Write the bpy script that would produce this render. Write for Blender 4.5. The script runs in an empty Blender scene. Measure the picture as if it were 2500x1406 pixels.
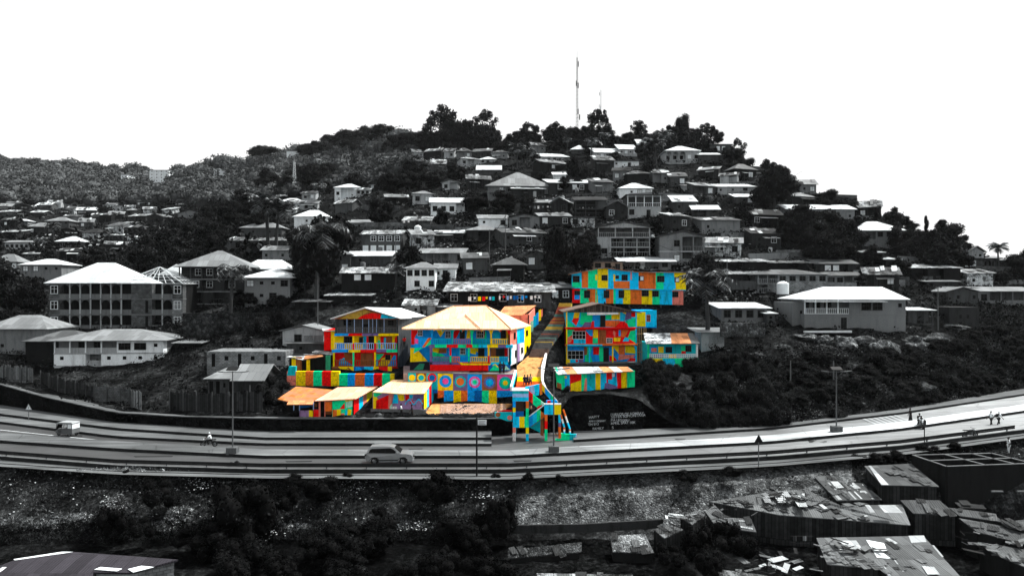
import bpy, bmesh, math, random
import numpy as np
from mathutils import Vector, Matrix
R = math.radians
S = bpy.context.scene
C = S.collection
# ------------------------------------------------------------------ camera, sky, sun, exposure
F = 1785.0          # focal length in pixels of the 2500 px wide photograph
CZ = 24.0           # camera height
cam = bpy.data.cameras.new('camera'); co = bpy.data.objects.new('camera', cam); C.objects.link(co)
co.location = (0, 0, CZ); co.rotation_euler = (R(90), 0, 0)
cam.sensor_width = 36; cam.lens = 36 * F / 2500; cam.clip_start = .5; cam.clip_end = 9000
S.camera = co
SUN_FROM = Vector((.50, .26, .86)).normalized()
w = bpy.data.worlds.new('World'); S.world = w; w.use_nodes = True
nt = w.node_tree; bg = nt.nodes['Background']
sk = nt.nodes.new('ShaderNodeTexSky'); sk.sky_type = 'NISHITA'; sk.sun_disc = False
sk.sun_elevation = math.asin(SUN_FROM.z); sk.sun_rotation = math.atan2(SUN_FROM.x, SUN_FROM.y)
sk.dust_density = 6; sk.air_density = 1.5
hs = nt.nodes.new('ShaderNodeHueSaturation'); hs.inputs['Saturation'].default_value = .06
nt.links.new(sk.outputs[0], hs.inputs['Color'])
# bright white haze round the horizon, darker overhead
tc = nt.nodes.new('ShaderNodeTexCoord'); sp = nt.nodes.new('ShaderNodeSeparateXYZ'); nt.links.new(tc.outputs['Generated'], sp.inputs[0])
mr_ = nt.nodes.new('ShaderNodeMapRange'); nt.links.new(sp.outputs[2], mr_.inputs[0]); mr_.inputs[1].default_value = .38; mr_.inputs[2].default_value = .7; mr_.inputs[3].default_value = 5.1; mr_.inputs[4].default_value = .8
lt = nt.nodes.new('ShaderNodeMix'); lt.data_type = 'RGBA'; lt.blend_type = 'LIGHTEN'; lt.inputs[0].default_value = 1; lt.clamp_result = False
nt.links.new(hs.outputs[0], lt.inputs[6]); nt.links.new(mr_.outputs[0], lt.inputs[7]); nt.links.new(lt.outputs[2], bg.inputs[0])
bg.inputs[1].default_value = .15
sl = bpy.data.lights.new('sun', 'SUN'); sl.energy = 5; sl.angle = R(.5); sl.color = (1, .97, .93)
so = bpy.data.objects.new('sun', sl); C.objects.link(so)
so.rotation_euler = (-SUN_FROM).to_track_quat('-Z', 'Y').to_euler()
S.view_settings.view_transform = 'Standard'; S.view_settings.look = 'None'
S.view_settings.exposure = .45; S.view_settings.gamma = 1
S.cycles.max_bounces = 5; S.cycles.diffuse_bounces = 3; S.cycles.volume_bounces = 0
S.cycles.transparent_max_bounces = 4

rnd = random.Random(7)
# ------------------------------------------------------------------ pixel helpers (photo pixels -> points in the world)
def P(px, py, Y): return Vector(((px - 1250) / F * Y, Y, CZ - (py - 703) / F * Y))
def PZ(px, py, Z):                       # Z below the camera
    Y = -Z * F / (py - 703); return Vector(((px - 1250) / F * Y, Y, CZ + Z))
def lerp(a, b, t): return a + (b - a) * t
def poly1(tab, x):
    if x <= tab[0][0]: a, b = tab[0], tab[1]
    elif x >= tab[-1][0]: a, b = tab[-2], tab[-1]
    else:
        for i in range(len(tab) - 1):
            if x <= tab[i + 1][0]: a, b = tab[i], tab[i + 1]; break
    return lerp(a[1], b[1], (x - a[0]) / (b[0] - a[0]))

# ------------------------------------------------------------------ materials
MATS = {}
def g(v): return (v * .93, v, v * 1.03)
def mk(key, col=None, kind='plain', rough=.85, **k):
    if key in MATS: return MATS[key]
    m = bpy.data.materials.new(key); m.use_nodes = True; MATS[key] = m
    N = m.node_tree.nodes; L = m.node_tree.links; b = N['Principled BSDF']
    b.inputs['Roughness'].default_value = rough
    b.inputs['Specular IOR Level'].default_value = k.get('spec', 0 if kind in ('leaf', 'earth', 'stone') else .06)
    b.inputs['Metallic'].default_value = k.get('metal', 0)
    c = (*col, 1)
    geo = N.new('ShaderNodeNewGeometry'); uv = N.new('ShaderNodeUVMap')
    def noise(sc, vec=None, det=4, rg=.6):
        n = N.new('ShaderNodeTexNoise'); n.inputs['Scale'].default_value = sc; n.inputs['Detail'].default_value = det
        n.inputs['Roughness'].default_value = rg
        L.new(vec or geo.outputs['Position'], n.inputs['Vector']); return n.outputs['Fac']
    def ramp(f, pts):
        r = N.new('ShaderNodeValToRGB'); e = r.color_ramp.elements
        while len(e) < len(pts): e.new(.5)
        for q, (p_, v) in zip(e, pts): q.position = p_; q.color = (v, v, v, 1) if not isinstance(v, tuple) else (*v, 1)
        L.new(f, r.inputs[0]); return r.outputs[0]
    def mul(a, bb, mode='MULTIPLY', fac=1):
        x = N.new('ShaderNodeMix'); x.data_type = 'RGBA'; x.blend_type = mode; x.inputs[0].default_value = fac
        for s, v in ((6, a), (7, bb)):
            if isinstance(v, tuple): x.inputs[s].default_value = v
            else: L.new(v, x.inputs[s])
        return x.outputs[2]
    def bump(h, d, st=1):
        x = N.new('ShaderNodeBump'); x.inputs['Distance'].default_value = d; x.inputs['Strength'].default_value = st
        L.new(h, x.inputs['Height']); L.new(x.outputs[0], b.inputs['Normal'])
    out = None
    if kind == 'plain':
        out = mul(c, ramp(noise(1.5), [(.3, .85), (.7, 1.1)]))
    elif kind == 'plaster':
        st = N.new('ShaderNodeVectorMath'); st.operation = 'MULTIPLY'; st.inputs[1].default_value = (1.2, 1.2, .25)
        L.new(geo.outputs['Position'], st.inputs[0])
        v = k.get('var', .45)
        out = mul(c, ramp(noise(1.1, st.outputs[0], 6, .7), [(.32, 1 - v), (.5, 1), (.72, 1 + v * .3)]))
        out = mul(out, ramp(noise(9), [(.3, .8), (.7, 1.12)]))
        bump(noise(12), .02, .4)
    elif kind == 'paint':
        st = N.new('ShaderNodeVectorMath'); st.operation = 'MULTIPLY'; st.inputs[1].default_value = (1.6, 1.6, .22)
        L.new(geo.outputs['Position'], st.inputs[0])
        out = mul(c, ramp(noise(2.2, None, 6, .7), [(.30, .62), (.5, 1), (.7, 1.06)]))
        out = mul(out, ramp(noise(1.3, st.outputs[0], 6, .75), [(.34, .5), (.46, 1)]))
        out = mul(out, ramp(noise(7, None, 3, .8), [(.30, .3), (.39, 1)]))
        bump(noise(10), .02, .3)
    elif kind == 'rough':            # rough painted masonry: dark joints and stones
        v = N.new('ShaderNodeTexVoronoi'); v.feature = 'DISTANCE_TO_EDGE'; v.inputs['Scale'].default_value = 1.7
        L.new(geo.outputs['Position'], v.inputs['Vector'])
        out = mul(c, ramp(v.outputs['Distance'], [(.0, .25), (.06, 1)]), fac=.55)
        out = mul(out, ramp(noise(3, None, 6, .8), [(.33, .4), (.52, 1), (.7, 1.1)]))
        bump(v.outputs['Distance'], .1, .8)
    elif kind in ('tin', 'tinp'):
        br = N.new('ShaderNodeTexBrick'); L.new(uv.outputs[0], br.inputs['Vector'])
        br.inputs['Scale'].default_value = 1; br.inputs['Mortar Size'].default_value = .018
        br.inputs['Brick Width'].default_value = k.get('bw', .95); br.inputs['Row Height'].default_value = k.get('rh', 2.6)
        br.offset = .37; br.inputs['Mortar'].default_value = (.35, .35, .35, 1)
        lo = k.get('lo', .75) * .8
        br.inputs['Color1'].default_value = (lo, lo, lo, 1); br.inputs['Color2'].default_value = (1.08, 1.08, 1.08, 1)
        out = mul(c, br.outputs['Color'])
        if kind == 'tinp':
            out = mul(out, ramp(noise(.9, None, 6, .75), [(.38, .06), (.47, .35), (.54, 1)]))
            out = mul(out, ramp(noise(3.0, None, 3, .8), [(.36, .1), (.46, 1)]))
        else:
            out = mul(out, ramp(noise(.7, None, 5, .7), [(.3, .6), (.55, 1)]), fac=k.get('dirt', .6))
        if 'rust' in k:
            rr = ramp(noise(.8, None, 5, .7), [(.42, 0.), (.55, 1.)])
            x = N.new('ShaderNodeMix'); x.data_type = 'RGBA'; L.new(rr, x.inputs[0]); L.new(out, x.inputs[6])
            x.inputs[7].default_value = (*k['rust'], 1); out = x.outputs[2]
        wv = N.new('ShaderNodeTexWave'); wv.wave_type = 'BANDS'; wv.bands_direction = 'X'; wv.inputs['Scale'].default_value = 1.6
        L.new(uv.outputs[0], wv.inputs['Vector']); bump(wv.outputs['Fac'], .035, .7)
    elif kind == 'block':
        br = N.new('ShaderNodeTexBrick'); L.new(uv.outputs[0], br.inputs['Vector'])
        br.inputs['Scale'].default_value = 1; br.inputs['Mortar Size'].default_value = .02
        br.inputs['Brick Width'].default_value = .45; br.inputs['Row Height'].default_value = .23
        br.inputs['Color1'].default_value = (.7, .7, .7, 1); br.inputs['Color2'].default_value = (1.15, 1.15, 1.15, 1)
        br.inputs['Mortar'].default_value = (.4, .4, .4, 1)
        out = mul(c, br.outputs['Color']); out = mul(out, ramp(noise(.8, None, 6, .7), [(.32, .45), (.6, 1.2)]))
    elif kind == 'board':
        br = N.new('ShaderNodeTexBrick'); L.new(uv.outputs[0], br.inputs['Vector'])
        br.inputs['Scale'].default_value = 1; br.inputs['Mortar Size'].default_value = .02; br.inputs['Brick Width'].default_value = .3
        br.inputs['Row Height'].default_value = 4; br.inputs['Color1'].default_value = (.4, .4, .4, 1)
        br.inputs['Color2'].default_value = (1.3, 1.3, 1.3, 1); br.inputs['Mortar'].default_value = (.1, .1, .1, 1)
        out = mul(c, br.outputs['Color']); out = mul(out, ramp(noise(2, None, 6, .7), [(.3, .5), (.65, 1.2)]))
    elif kind == 'stone':
        v = N.new('ShaderNodeTexVoronoi'); v.inputs['Scale'].default_value = k.get('sc', 2.2); L.new(geo.outputs['Position'], v.inputs['Vector'])
        v2 = N.new('ShaderNodeTexVoronoi'); v2.feature = 'DISTANCE_TO_EDGE'; v2.inputs['Scale'].default_value = k.get('sc', 2.2)
        L.new(geo.outputs['Position'], v2.inputs['Vector'])
        out = mul(c, ramp(v.outputs['Color'], [(.2, .5), (.6, 1), (.9, 1.8)]))
        out = mul(out, ramp(v2.outputs['Distance'], [(.0, .2), (.08, 1)]))
        out = mul(out, ramp(noise(.35, None, 6, .75), [(.38, .25), (.6, 1.4)]))
        bump(v2.outputs['Distance'], .25, 1)
    elif kind == 'earth':
        out = mul(c, ramp(noise(.22, None, 7, .75), [(.36, .25), (.5, .9), (.62, 2.8)]))
        out = mul(out, ramp(noise(2.5, None, 6, .8), [(.35, .2), (.52, 1), (.66, 4)]))
        bump(noise(1.2, None, 8, .75), .5, .9)
    elif kind == 'asphalt':
        st = N.new('ShaderNodeVectorMath'); st.operation = 'MULTIPLY'; st.inputs[1].default_value = (.04, 1.2, 1)
        L.new(geo.outputs['Position'], st.inputs[0])
        out = mul(c, ramp(noise(1.3, st.outputs[0], 5, .75), [(.34, .5), (.5, .95), (.66, 1.45)]))
        out = mul(out, ramp(noise(6, None, 5, .8), [(.3, .8), (.7, 1.15)]))
        out = mul(out, ramp(noise(.12, None, 3, .6), [(.3, .7), (.7, 1.2)]))
        if k.get('worn'):  # worn: sun glare put into the colour, plus cracks
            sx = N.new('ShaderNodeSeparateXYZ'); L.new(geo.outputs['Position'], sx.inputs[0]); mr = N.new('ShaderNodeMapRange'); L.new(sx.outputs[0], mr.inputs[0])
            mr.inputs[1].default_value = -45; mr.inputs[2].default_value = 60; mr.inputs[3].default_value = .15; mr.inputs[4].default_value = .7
            out = mul(out, ramp(mr.outputs[0], [(.15, .42), (.33, .62), (.45, 1.15), (.7, 2.9)]))  # sun glare put into the colour: paler towards the right
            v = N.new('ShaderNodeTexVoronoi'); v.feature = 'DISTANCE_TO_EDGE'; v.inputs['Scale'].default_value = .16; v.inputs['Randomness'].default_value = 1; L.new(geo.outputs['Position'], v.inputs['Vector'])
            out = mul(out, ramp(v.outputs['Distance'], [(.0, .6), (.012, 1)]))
    elif kind == 'leaf':
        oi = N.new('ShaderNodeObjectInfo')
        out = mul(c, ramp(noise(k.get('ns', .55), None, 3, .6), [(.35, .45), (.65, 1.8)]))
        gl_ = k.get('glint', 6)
        out = mul(out, ramp(geo.outputs['Random Per Island'], [(0, k.get('lowv', .25)), (.6, .8), (.86, max(.9, gl_ * .35)), (1, gl_)]))  # glints and self-shade put into the leaf tones, card by card
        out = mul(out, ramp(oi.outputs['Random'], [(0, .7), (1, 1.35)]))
    L.new(out, b.inputs['Base Color'])
    return m

white = mk('white_plaster', g(.78), 'plaster', var=.3)
pale = mk('pale_plaster', g(.34), 'plaster')
grey = mk('grey_plaster', g(.17), 'plaster')
villa = mk('villa_grey', g(.17), 'plaster', var=.2)
dim = mk('weathered_plaster', g(.062), 'plaster', var=.6)
dark = mk('dark_plaster', g(.028), 'plaster', var=.6)
vdark = mk('sooty_wall', g(.011), 'plaster', var=.6)
board = mk('dark_boards', g(.03), 'board')
block = mk('grey_blocks', g(.085), 'block')
blockp = mk('pale_blocks', g(.2), 'block')
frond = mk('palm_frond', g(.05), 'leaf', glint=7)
peel = mk('peeling_white', g(.75), 'tinp')
tinw = mk('bright_tin', g(.62), 'tin', lo=.88, dirt=.3, rough=.5)
tinl = mk('light_tin', g(.22), 'tin', lo=.8, dirt=.4, rough=.5)
ting = mk('grey_tin', g(.11), 'tin', lo=.7, rough=.55)
tind = mk('dark_tin', g(.04), 'tin', lo=.6)
tinp = mk('patchy_tin', g(.6), 'tinp', lo=.35)
tinq = mk('old_patchy_tin', g(.25), 'tinp', lo=.35)
slateish = mk('plum_tin', (.036, .034, .041), 'tin', lo=.8)
glass = mk('window_glass', g(.004), rough=.4, spec=.05)
black = mk('black_iron', g(.012), rough=.6)
framew = mk('white_frame', g(.7))
framed = mk('dark_frame', g(.05))
wood = mk('door_wood', g(.035), 'board')
concrete = mk('concrete', g(.14), 'plaster')
kerbk = mk('dark_kerb', g(.018), 'plaster')
steel = mk('dull_steel', g(.10), rough=.5)
leafd = mk('leaf_dark', g(.009), 'leaf')
leafm = mk('leaf_mid', g(.018), 'leaf')
leafl = mk('leaf_light', g(.06), 'leaf')
barkm = mk('bark', g(.04), 'plaster')
PAL = dict(y=(.95, .70, .0), b=(.0, .34, .95), c=(.0, .58, .95), r=(.85, .004, .004), o=(.80, .16, .02), g=(.0, .82, .34),
           p=(.16, .12, .30), k=(.88, .08, .38), t=(.0, .48, .55), n=(.012, .012, .02), w=(.85, .85, .85), d=(.0, .12, .45),
           s=(.80, .22, .16), m=(.30, .10, .03), l=(.35, .55, .9), e=(.02, .25, .14), v=(.35, .22, .42), a=(.40, .80, .60))
PM = {k_: mk('paint_' + k_, v, 'paint', rough=.7) for k_, v in PAL.items()}
RM = {k_: mk('masonry_' + k_, v, 'rough') for k_, v in PAL.items()}

# ------------------------------------------------------------------ mesh builder
class MB:
    def __init__(s): s.v = []; s.f = []; s.m = []; s.mats = []
    def mi(s, m):
        if m not in s.mats: s.mats.append(m)
        return s.mats.index(m)
    def face(s, pts, m):
        n = len(s.v); s.v += [tuple(p) for p in pts]; s.f.append(tuple(range(n, n + len(pts)))); s.m.append(s.mi(m)); return s
    def box(s, x0, x1, y0, y1, z0, z1, m):
        n = len(s.v); i = s.mi(m)
        s.v += [(x, y, z) for z in (z0, z1) for y in (y0, y1) for x in (x0, x1)]
        for q in ((0, 2, 3, 1), (4, 5, 7, 6), (0, 1, 5, 4), (1, 3, 7, 5), (3, 2, 6, 7), (2, 0, 4, 6)):
            s.f.append(tuple(n + a for a in q)); s.m.append(i)
        return s
    def prism(s, pts, off, m, m2=None):          # polygon (front) pushed along a vector
        pts = [Vector(p) for p in pts]; off = Vector(off); n = len(s.v); k = len(pts)
        s.v += [tuple(p) for p in pts] + [tuple(p + off) for p in pts]
        s.f.append(tuple(range(n, n + k))); s.m.append(s.mi(m))
        s.f.append(tuple(range(n + 2 * k - 1, n + k - 1, -1))); s.m.append(s.mi(m2 or m))
        for i in range(k):
            j = (i + 1) % k; s.f.append((n + j, n + i, n + k + i, n + k + j)); s.m.append(s.mi(m2 or m))
        return s
    def tube(s, a, b, r0, r1, m, n=6):
        a = Vector(a); b = Vector(b); d = (b - a).normalized()
        u = d.orthogonal().normalized(); w_ = d.cross(u); k = len(s.v); i = s.mi(m)
        for c_, r in ((a, r0), (b, r1)):
            for q in range(n):
                t = 2 * math.pi * q / n; s.v.append(tuple(c_ + u * math.cos(t) * r + w_ * math.sin(t) * r))
        for q in range(n):
            j = (q + 1) % n; s.f.append((k + q, k + j, k + n + j, k + n + q)); s.m.append(i)
        s.f.append(tuple(k + q for q in range(n - 1, -1, -1))); s.m.append(i)
        s.f.append(tuple(k + n + q for q in range(n))); s.m.append(i)
        return s
    def path(s, pts, r, m, n=5):
        for a, b in zip(pts, pts[1:]): s.tube(a, b, r, r, m, n)
        return s
    def build(s, name, parent=None, uv=True, smooth=False):
        me = bpy.data.meshes.new(name); me.from_pydata(s.v, [], s.f)
        for m in s.mats: me.materials.append(m)
        me.polygons.foreach_set('material_index', s.m)
        if smooth: me.polygons.foreach_set('use_smooth', [True] * len(s.f))
        if uv:
            L = me.uv_layers.new(name='UVMap').data; V = me.vertices
            for p in me.polygons:
                nn = p.normal
                if abs(nn.z) > .985: u = Vector((1, 0, 0)); v = Vector((0, 1, 0))
                else: u = Vector((0, 0, 1)).cross(nn).normalized(); v = nn.cross(u)
                for li in p.loop_indices:
                    q = V[me.loops[li].vertex_index].co; L[li].uv = (q.dot(u), q.dot(v))
        me.update()
        o = bpy.data.objects.new(name, me); C.objects.link(o)
        if parent: o.parent = parent
        return o
def tag(o, label=None, cat=None, group=None, kind=None):
    if label: o['label'] = label
    if cat: o['category'] = cat
    if group: o['group'] = group
    if kind: o['kind'] = kind
    return o
def empty(name, loc=(0, 0, 0), rz=0, label=None, cat=None, group=None):
    o = bpy.data.objects.new(name, None); C.objects.link(o); o.location = loc; o.rotation_euler = (0, 0, rz); o.empty_display_size = .3
    return tag(o, label, cat, group)
def kids(o): return KID.get(o.name, [])

# ------------------------------------------------------------------ terrain: depth of the hillside at a pixel
COL = [(-400, [(880, 125), (800, 145), (700, 175), (640, 225), (560, 310), (480, 440), (400, 760), (350, 1000)]),
 (0, [(939, 109.3), (880, 118), (800, 130), (720, 150), (650, 190), (600, 240), (540, 330), (480, 450), (430, 650), (375, 950)]),
 (300, [(1008, 95.5), (930, 110), (820, 128), (740, 145), (680, 165), (620, 215), (560, 290), (500, 420), (450, 600), (405, 900)]),
 (640, [(1022, 89), (950, 98), (880, 108), (780, 125), (700, 142), (620, 170), (560, 205), (500, 260), (450, 380), (400, 600), (375, 750)]),
 (695, [(1022, 89), (950, 98), (880, 108), (780, 122), (700, 140), (620, 167), (560, 200), (500, 250), (450, 350), (400, 520), (375, 640)]),
 (705, [(1022, 89), (946, 100.5), (942, 101.6), (908, 104), (898, 107), (850, 113), (780, 121), (700, 140), (620, 167), (560, 200), (500, 250), (450, 350), (400, 520), (375, 640)]),
 (960, [(1022, 89), (946, 100.5), (942, 101.6), (913, 104), (900, 107.4), (850, 113), (780, 119), (720, 129), (640, 149), (560, 176), (480, 217), (420, 273), (380, 340), (345, 410)]),
 (1000, [(1022, 89.2), (1012, 91), (985, 96), (980, 97.2), (914, 98.3), (906, 101), (893, 107), (830, 112.5), (750, 120.5), (660, 139), (560, 170), (480, 205), (420, 260), (380, 320), (345, 380)]),
 (1246, [(1022, 89.3), (1012, 91.2), (985, 96), (980, 97.2), (914, 98.3), (906, 101), (893, 107), (830, 112.5), (750, 121), (660, 138), (560, 165), (480, 195), (420, 235), (370, 290), (345, 330)]),
 (1256, [(1022, 92.6), (985, 96), (980, 97.2), (914, 98.3), (893, 103), (830, 111), (750, 121), (660, 138), (560, 165), (480, 195), (420, 235), (370, 290), (345, 330)]),
 (1345, [(1010, 92.6), (955, 96), (920, 99.5), (880, 105.5), (860, 107.5), (830, 111.5), (750, 123.5), (660, 138), (560, 163), (480, 190), (420, 225), (370, 270), (345, 310)]),
 (1382, [(985, 89.6), (958, 95), (950, 99), (905, 106), (892, 113), (850, 116.5), (800, 120), (748, 127.5), (660, 138), (560, 162), (480, 188), (420, 218), (370, 255), (345, 290)]),
 (1560, [(985, 89.6), (956, 95), (946, 99), (905, 106), (892, 113), (850, 116.5), (800, 120), (748, 129.2), (660, 138), (560, 160), (480, 185), (420, 209), (345, 265)]),
 (1600, [(1030, 89.6), (950, 96), (898, 107.5), (850, 113), (800, 119), (748, 129.2), (660, 139), (560, 160), (480, 185), (400, 219), (345, 262)]),
 (1690, [(1050, 89.8), (950, 96), (898, 107.5), (850, 112), (800, 118), (748, 129.2), (660, 140), (560, 161), (480, 185), (400, 218), (345, 262)]),
 (1880, [(1042, 90.6), (980, 94), (900, 101), (810, 113), (740, 128), (660, 143), (560, 163), (480, 185), (400, 215)]),
 (2200, [(1004, 96.7), (950, 101), (880, 107), (795, 117), (720, 132), (640, 150), (560, 175)]),
 (2500, [(953, 110.7), (900, 116), (840, 122), (780, 130), (720, 142), (660, 160)]),
 (2900, [(890, 125), (840, 132), (780, 142), (700, 165)])]
COL = [(a, sorted(b)) for a, b in COL]
def D(px, py):
    px = max(-400, min(2900, px))
    for i in range(len(COL) - 1):
        if px <= COL[i + 1][0]: break
    (xa, A), (xb, B) = COL[i], COL[i + 1]
    t = (px - xa) / (xb - xa)
    return max(85, lerp(poly1(A, py), poly1(B, py), t))
def G(px, py): return P(px, py, D(px, py))
SKY = [(-400, 380), (0, 398), (300, 425), (480, 425), (640, 405), (830, 375), (1000, 362), (1240, 352), (1500, 348), (1700, 355), (1820, 400), (1900, 412),
       (1960, 455), (2050, 485), (2120, 515), (2200, 555), (2300, 592), (2400, 622), (2500, 655), (2900, 770)]
WTOP = [(-400, 855), (0, 939), (100, 968), (282, 1008), (450, 1018), (640, 1022), (1150, 1024), (1240, 1022), (1370, 1000), (1395, 966), (1480, 961), (1560, 975), (1620, 1020),
        (1700, 1054), (1880, 1043), (2200, 1004), (2500, 953), (2900, 880)]
# road lines, photo rows at photo columns
def zr(px): return poly1([(-400, -18), (1250, -18), (1880, -17.2), (2200, -16.3), (2500, -15.5), (2900, -14.6)], px)
XS = [-400, 0, 282, 640, 1240, 1880, 2200, 2500, 2900]
ROW = dict(wb=[935, 998, 1042, 1065, 1063, 1043, 1004, 953, 870], k1=[955, 1020, 1056, 1080, 1080, 1049, 1011, 965, 884],
 k2=[965, 1034, 1070, 1088, 1089, 1050, 1012, 966, 885], wl=[985, 1049, 1078, 1099, 1101, 1066, 1031, 988, 912],
 mf=[1000, 1062, 1083, 1103, 1106, 1069, 1036, 993, 920],
 mb=[1020, 1081, 1101, 1119, 1119, 1084, 1052, 1008, 938], ne=[1058, 1114, 1136, 1146, 1146, 1115, 1088, 1049, 990],
 pb=[1075, 1130, 1149, 1158, 1161, 1130, 1102, 1061, 1005])
def row(k, px): return poly1(list(zip(XS, ROW[k])), px)
def rp(k, px, dz=0, dy=0):                    # point on a road line
    q = PZ(px, row(k, px), zr(px)); q.z += dz; q.y += dy; return q
# ------------------------------------------------------------------ hill, road and embankment
earth = mk('dark_earth', g(.010), 'earth'); asphalt = mk('asphalt', g(.08), 'asphalt', rough=.5, spec=.4, worn=1); paving = mk('median_paving', g(.22), 'asphalt', worn=1)  # worn=1 paints sun glare and cracks into the colour
pathm = mk('verge_concrete', g(.10), 'asphalt'); cobble = mk('cobbled_slope', g(.11), 'stone', sc=3.6)
wallk = mk('blackened_stone', g(.007), 'stone', sc=2.0); linem = mk('road_line_paint', g(.45)); brush = mk('brushy_earth', g(.016), 'earth')
mh = MB(); nx, ny = 230, 110; base = len(mh.v); rr = random.Random(3)
for i in range(nx + 1):
    px = -400 + 3300 * i / nx
    a, b = poly1(WTOP, px), poly1(SKY, px)
    for j in range(ny + 1):
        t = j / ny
        if t <= .86:
            py = lerp(a, b, t / .86); q = G(px, py); Y = q.y
            if j: q.z += (math.sin(px * .05 + py * .09) + math.sin(px * .021 - py * .06)) * .0012 * Y + rr.uniform(-1, 1) * .0014 * Y
        else:
            q0 = G(px, b); u = (t - .86) / .14; q = q0 + Vector((q0.x / q0.y * 150 * u, 150 * u, -60 * u * u - 12 * u))
            q.z = max(q.z, -2)
        mh.v.append(tuple(q))
for i in range(nx):
    for j in range(ny):
        k = i * (ny + 1) + j; mh.f.append((k, k + ny + 1, k + ny + 2, k + 1)); mh.m.append(mh.mi(earth))
tag(mh.build('hill', uv=False), kind='structure')
gm = MB().face([(-6000, -500, -2.5), (6000, -500, -2.5), (6000, 6000, -2.5), (-6000, 6000, -2.5)], brush); tag(gm.build('ground', uv=False), kind='structure')

PXS = list(range(-400, 2901, 50))
def ribbon(name, A, B, mat, kind='structure', face=None, pxs=PXS):
    m = MB()
    for a, b in zip(pxs, pxs[1:]):
        m.face([B(a), B(b), A(b), A(a)], mat)
        if face: m.face([B(a) + face, B(b) + face, B(b), B(a)][::-1] if 0 else [B(a) + face, B(b) + face, B(b), B(a)], kerbk)
    return tag(m.build(name), kind=kind)
PXL = [p for p in PXS if p <= 1200]
ribbon('pavement', lambda p: rp('wb', p, .62), lambda p: rp('k1', p, .62), pathm, face=Vector((0, 0, -.32)), pxs=PXL)
ribbon('drain_strip', lambda p: rp('k1', p, .3), lambda p: rp('k2', p, .3), pathm, face=Vector((0, 0, -.31)), pxs=PXL)
PXR = [p for p in PXS if p >= 1400]
ribbon('verge', lambda p: rp('wb', p, .3), lambda p: rp('k2', p, .3), pathm, face=Vector((0, 0, -.3)), pxs=PXR)
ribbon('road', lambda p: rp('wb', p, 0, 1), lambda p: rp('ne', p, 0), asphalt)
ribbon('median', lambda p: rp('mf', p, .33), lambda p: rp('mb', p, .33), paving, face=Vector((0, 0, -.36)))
ribbon('footpath', lambda p: rp('ne', p, -.36), lambda p: rp('pb', p, -.34), pathm)
ribbon('kerb', lambda p: rp('ne', p, .04, .3), lambda p: rp('ne', p, .04), concrete, face=Vector((0, 0, -.42)))
# painted lines
lm = MB()
for a, b in zip(range(-400, 1000, 40), range(-360, 1041, 40)):
    lm.face([rp('wl', a, .008, -.10), rp('wl', b, .008, -.10), rp('wl', b, .008, .10), rp('wl', a, .008, .10)], linem)
for a, b in ((1000, 1060), (1190, 1250), (1310, 1430), (1545, 1605), (1725, 1785), (1890, 1950), (2040, 2100), (2180, 2240)):
    lm.face([rp('wl', a, .008, -.10), rp('wl', b, .008, -.10), rp('wl', b, .008, .10), rp('wl', a, .008, .10)], linem)
for i in range(7):                             # zebra crossing on the right
    a = 2135 + i * 13
    lm.face([rp('wl', a, .008, -4.5), rp('wl', a + 6, .008, -4.5), rp('wl', a + 16, .008, 4), rp('wl', a + 10, .008, 4)], mk('worn_zebra', g(.32)))
tag(lm.build('road_marking'), kind='structure')
pm_ = MB(); dk = mk('tar_and_shadow', g(.025), 'asphalt')
for x0_, x1_, y0_, y1_ in ((1256, 1296, 1123, 1127), (1976, 2018, 1074, 1080), (1500, 1530, 1100, 1103), (700, 760, 1124, 1128), (330, 420, 1112, 1116), (1650, 1672, 1070, 1073), (2120, 2150, 1030, 1034), (1000, 1030, 1094, 1097), (140, 200, 1062, 1066)):  # first two patches are lamp-post shadows painted on the road
    pm_.face([PZ(x0_, y1_, zr(x0_) + .006), PZ(x1_, y1_ - 1, zr(x1_) + .006), PZ(x1_ + 3, y0_, zr(x1_) + .006), PZ(x0_ - 4, y0_ + .5, zr(x0_) + .006)], dk)
tag(pm_.build('road_patch_shadow'), kind='structure')

# embankment below the road
ER = [(0, None), (1, (0, -18.9)), (2, None)]
def emb(px, k):
    pb = row('pb', px)
    if k == 0: q = PZ(px, pb, zr(px) - .28); return q
    rows_ = {1: (pb + 14, zr(px) - 1.0), 2: (lerp(pb, 1300, .45), zr(px) - 2.3), 3: (max(1290, pb + 120), -22.0), 4: (1330, -22.8), 5: (1600, -23), 6: (9000, -23.2)}
    py, z = rows_[k]; q = PZ(px, py, z); return q
floor_ = mk('shaded_floor', g(.004), 'earth'); me_ = MB(); rr = random.Random(11); RW = 12; rows_all = []  # near ground darkened in its colour for the shadow lying there
for px in range(-400, 2901, 25):
    colp = []
    for k in range(6):
        a, b = emb(px, k), emb(px, k + 1)
        n = 6 if k < 3 else 3
        for q in range(n):
            p_ = a.lerp(b, q / n)
            if k or q: p_.z += rr.uniform(-.12, .12)
            colp.append(p_)
    colp.append(emb(px, 6)); rows_all.append(colp)
nc = len(rows_all[0]); me_.v = [tuple(p) for c_ in rows_all for p in c_]
for i in range(len(rows_all) - 1):
    for j in range(nc - 1):
        k = i * nc + j; me_.f.append((k + 1, k + nc + 1, k + nc, k)); me_.m.append(me_.mi(brush if j < 20 else floor_))
tag(me_.build('embankment', uv=False), kind='structure')
ms = MB(); n0 = 0; xs_ = list(range(1195, 2081, 15)); grid = []
for px in xs_:
    c_ = []
    for j in range(13):
        t = j / 12; k = 1 + (0 if t < .5 else 1); a = emb(px, 1).lerp(emb(px, 2), t * 2) if t < .5 else emb(px, 2).lerp(emb(px, 3), t * 2 - 1)
        a = a.copy(); a.z += .16 + rr.uniform(-.04, .04); c_.append(a)
    grid.append(c_)
ms.v = [tuple(p) for c_ in grid for p in c_]
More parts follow.
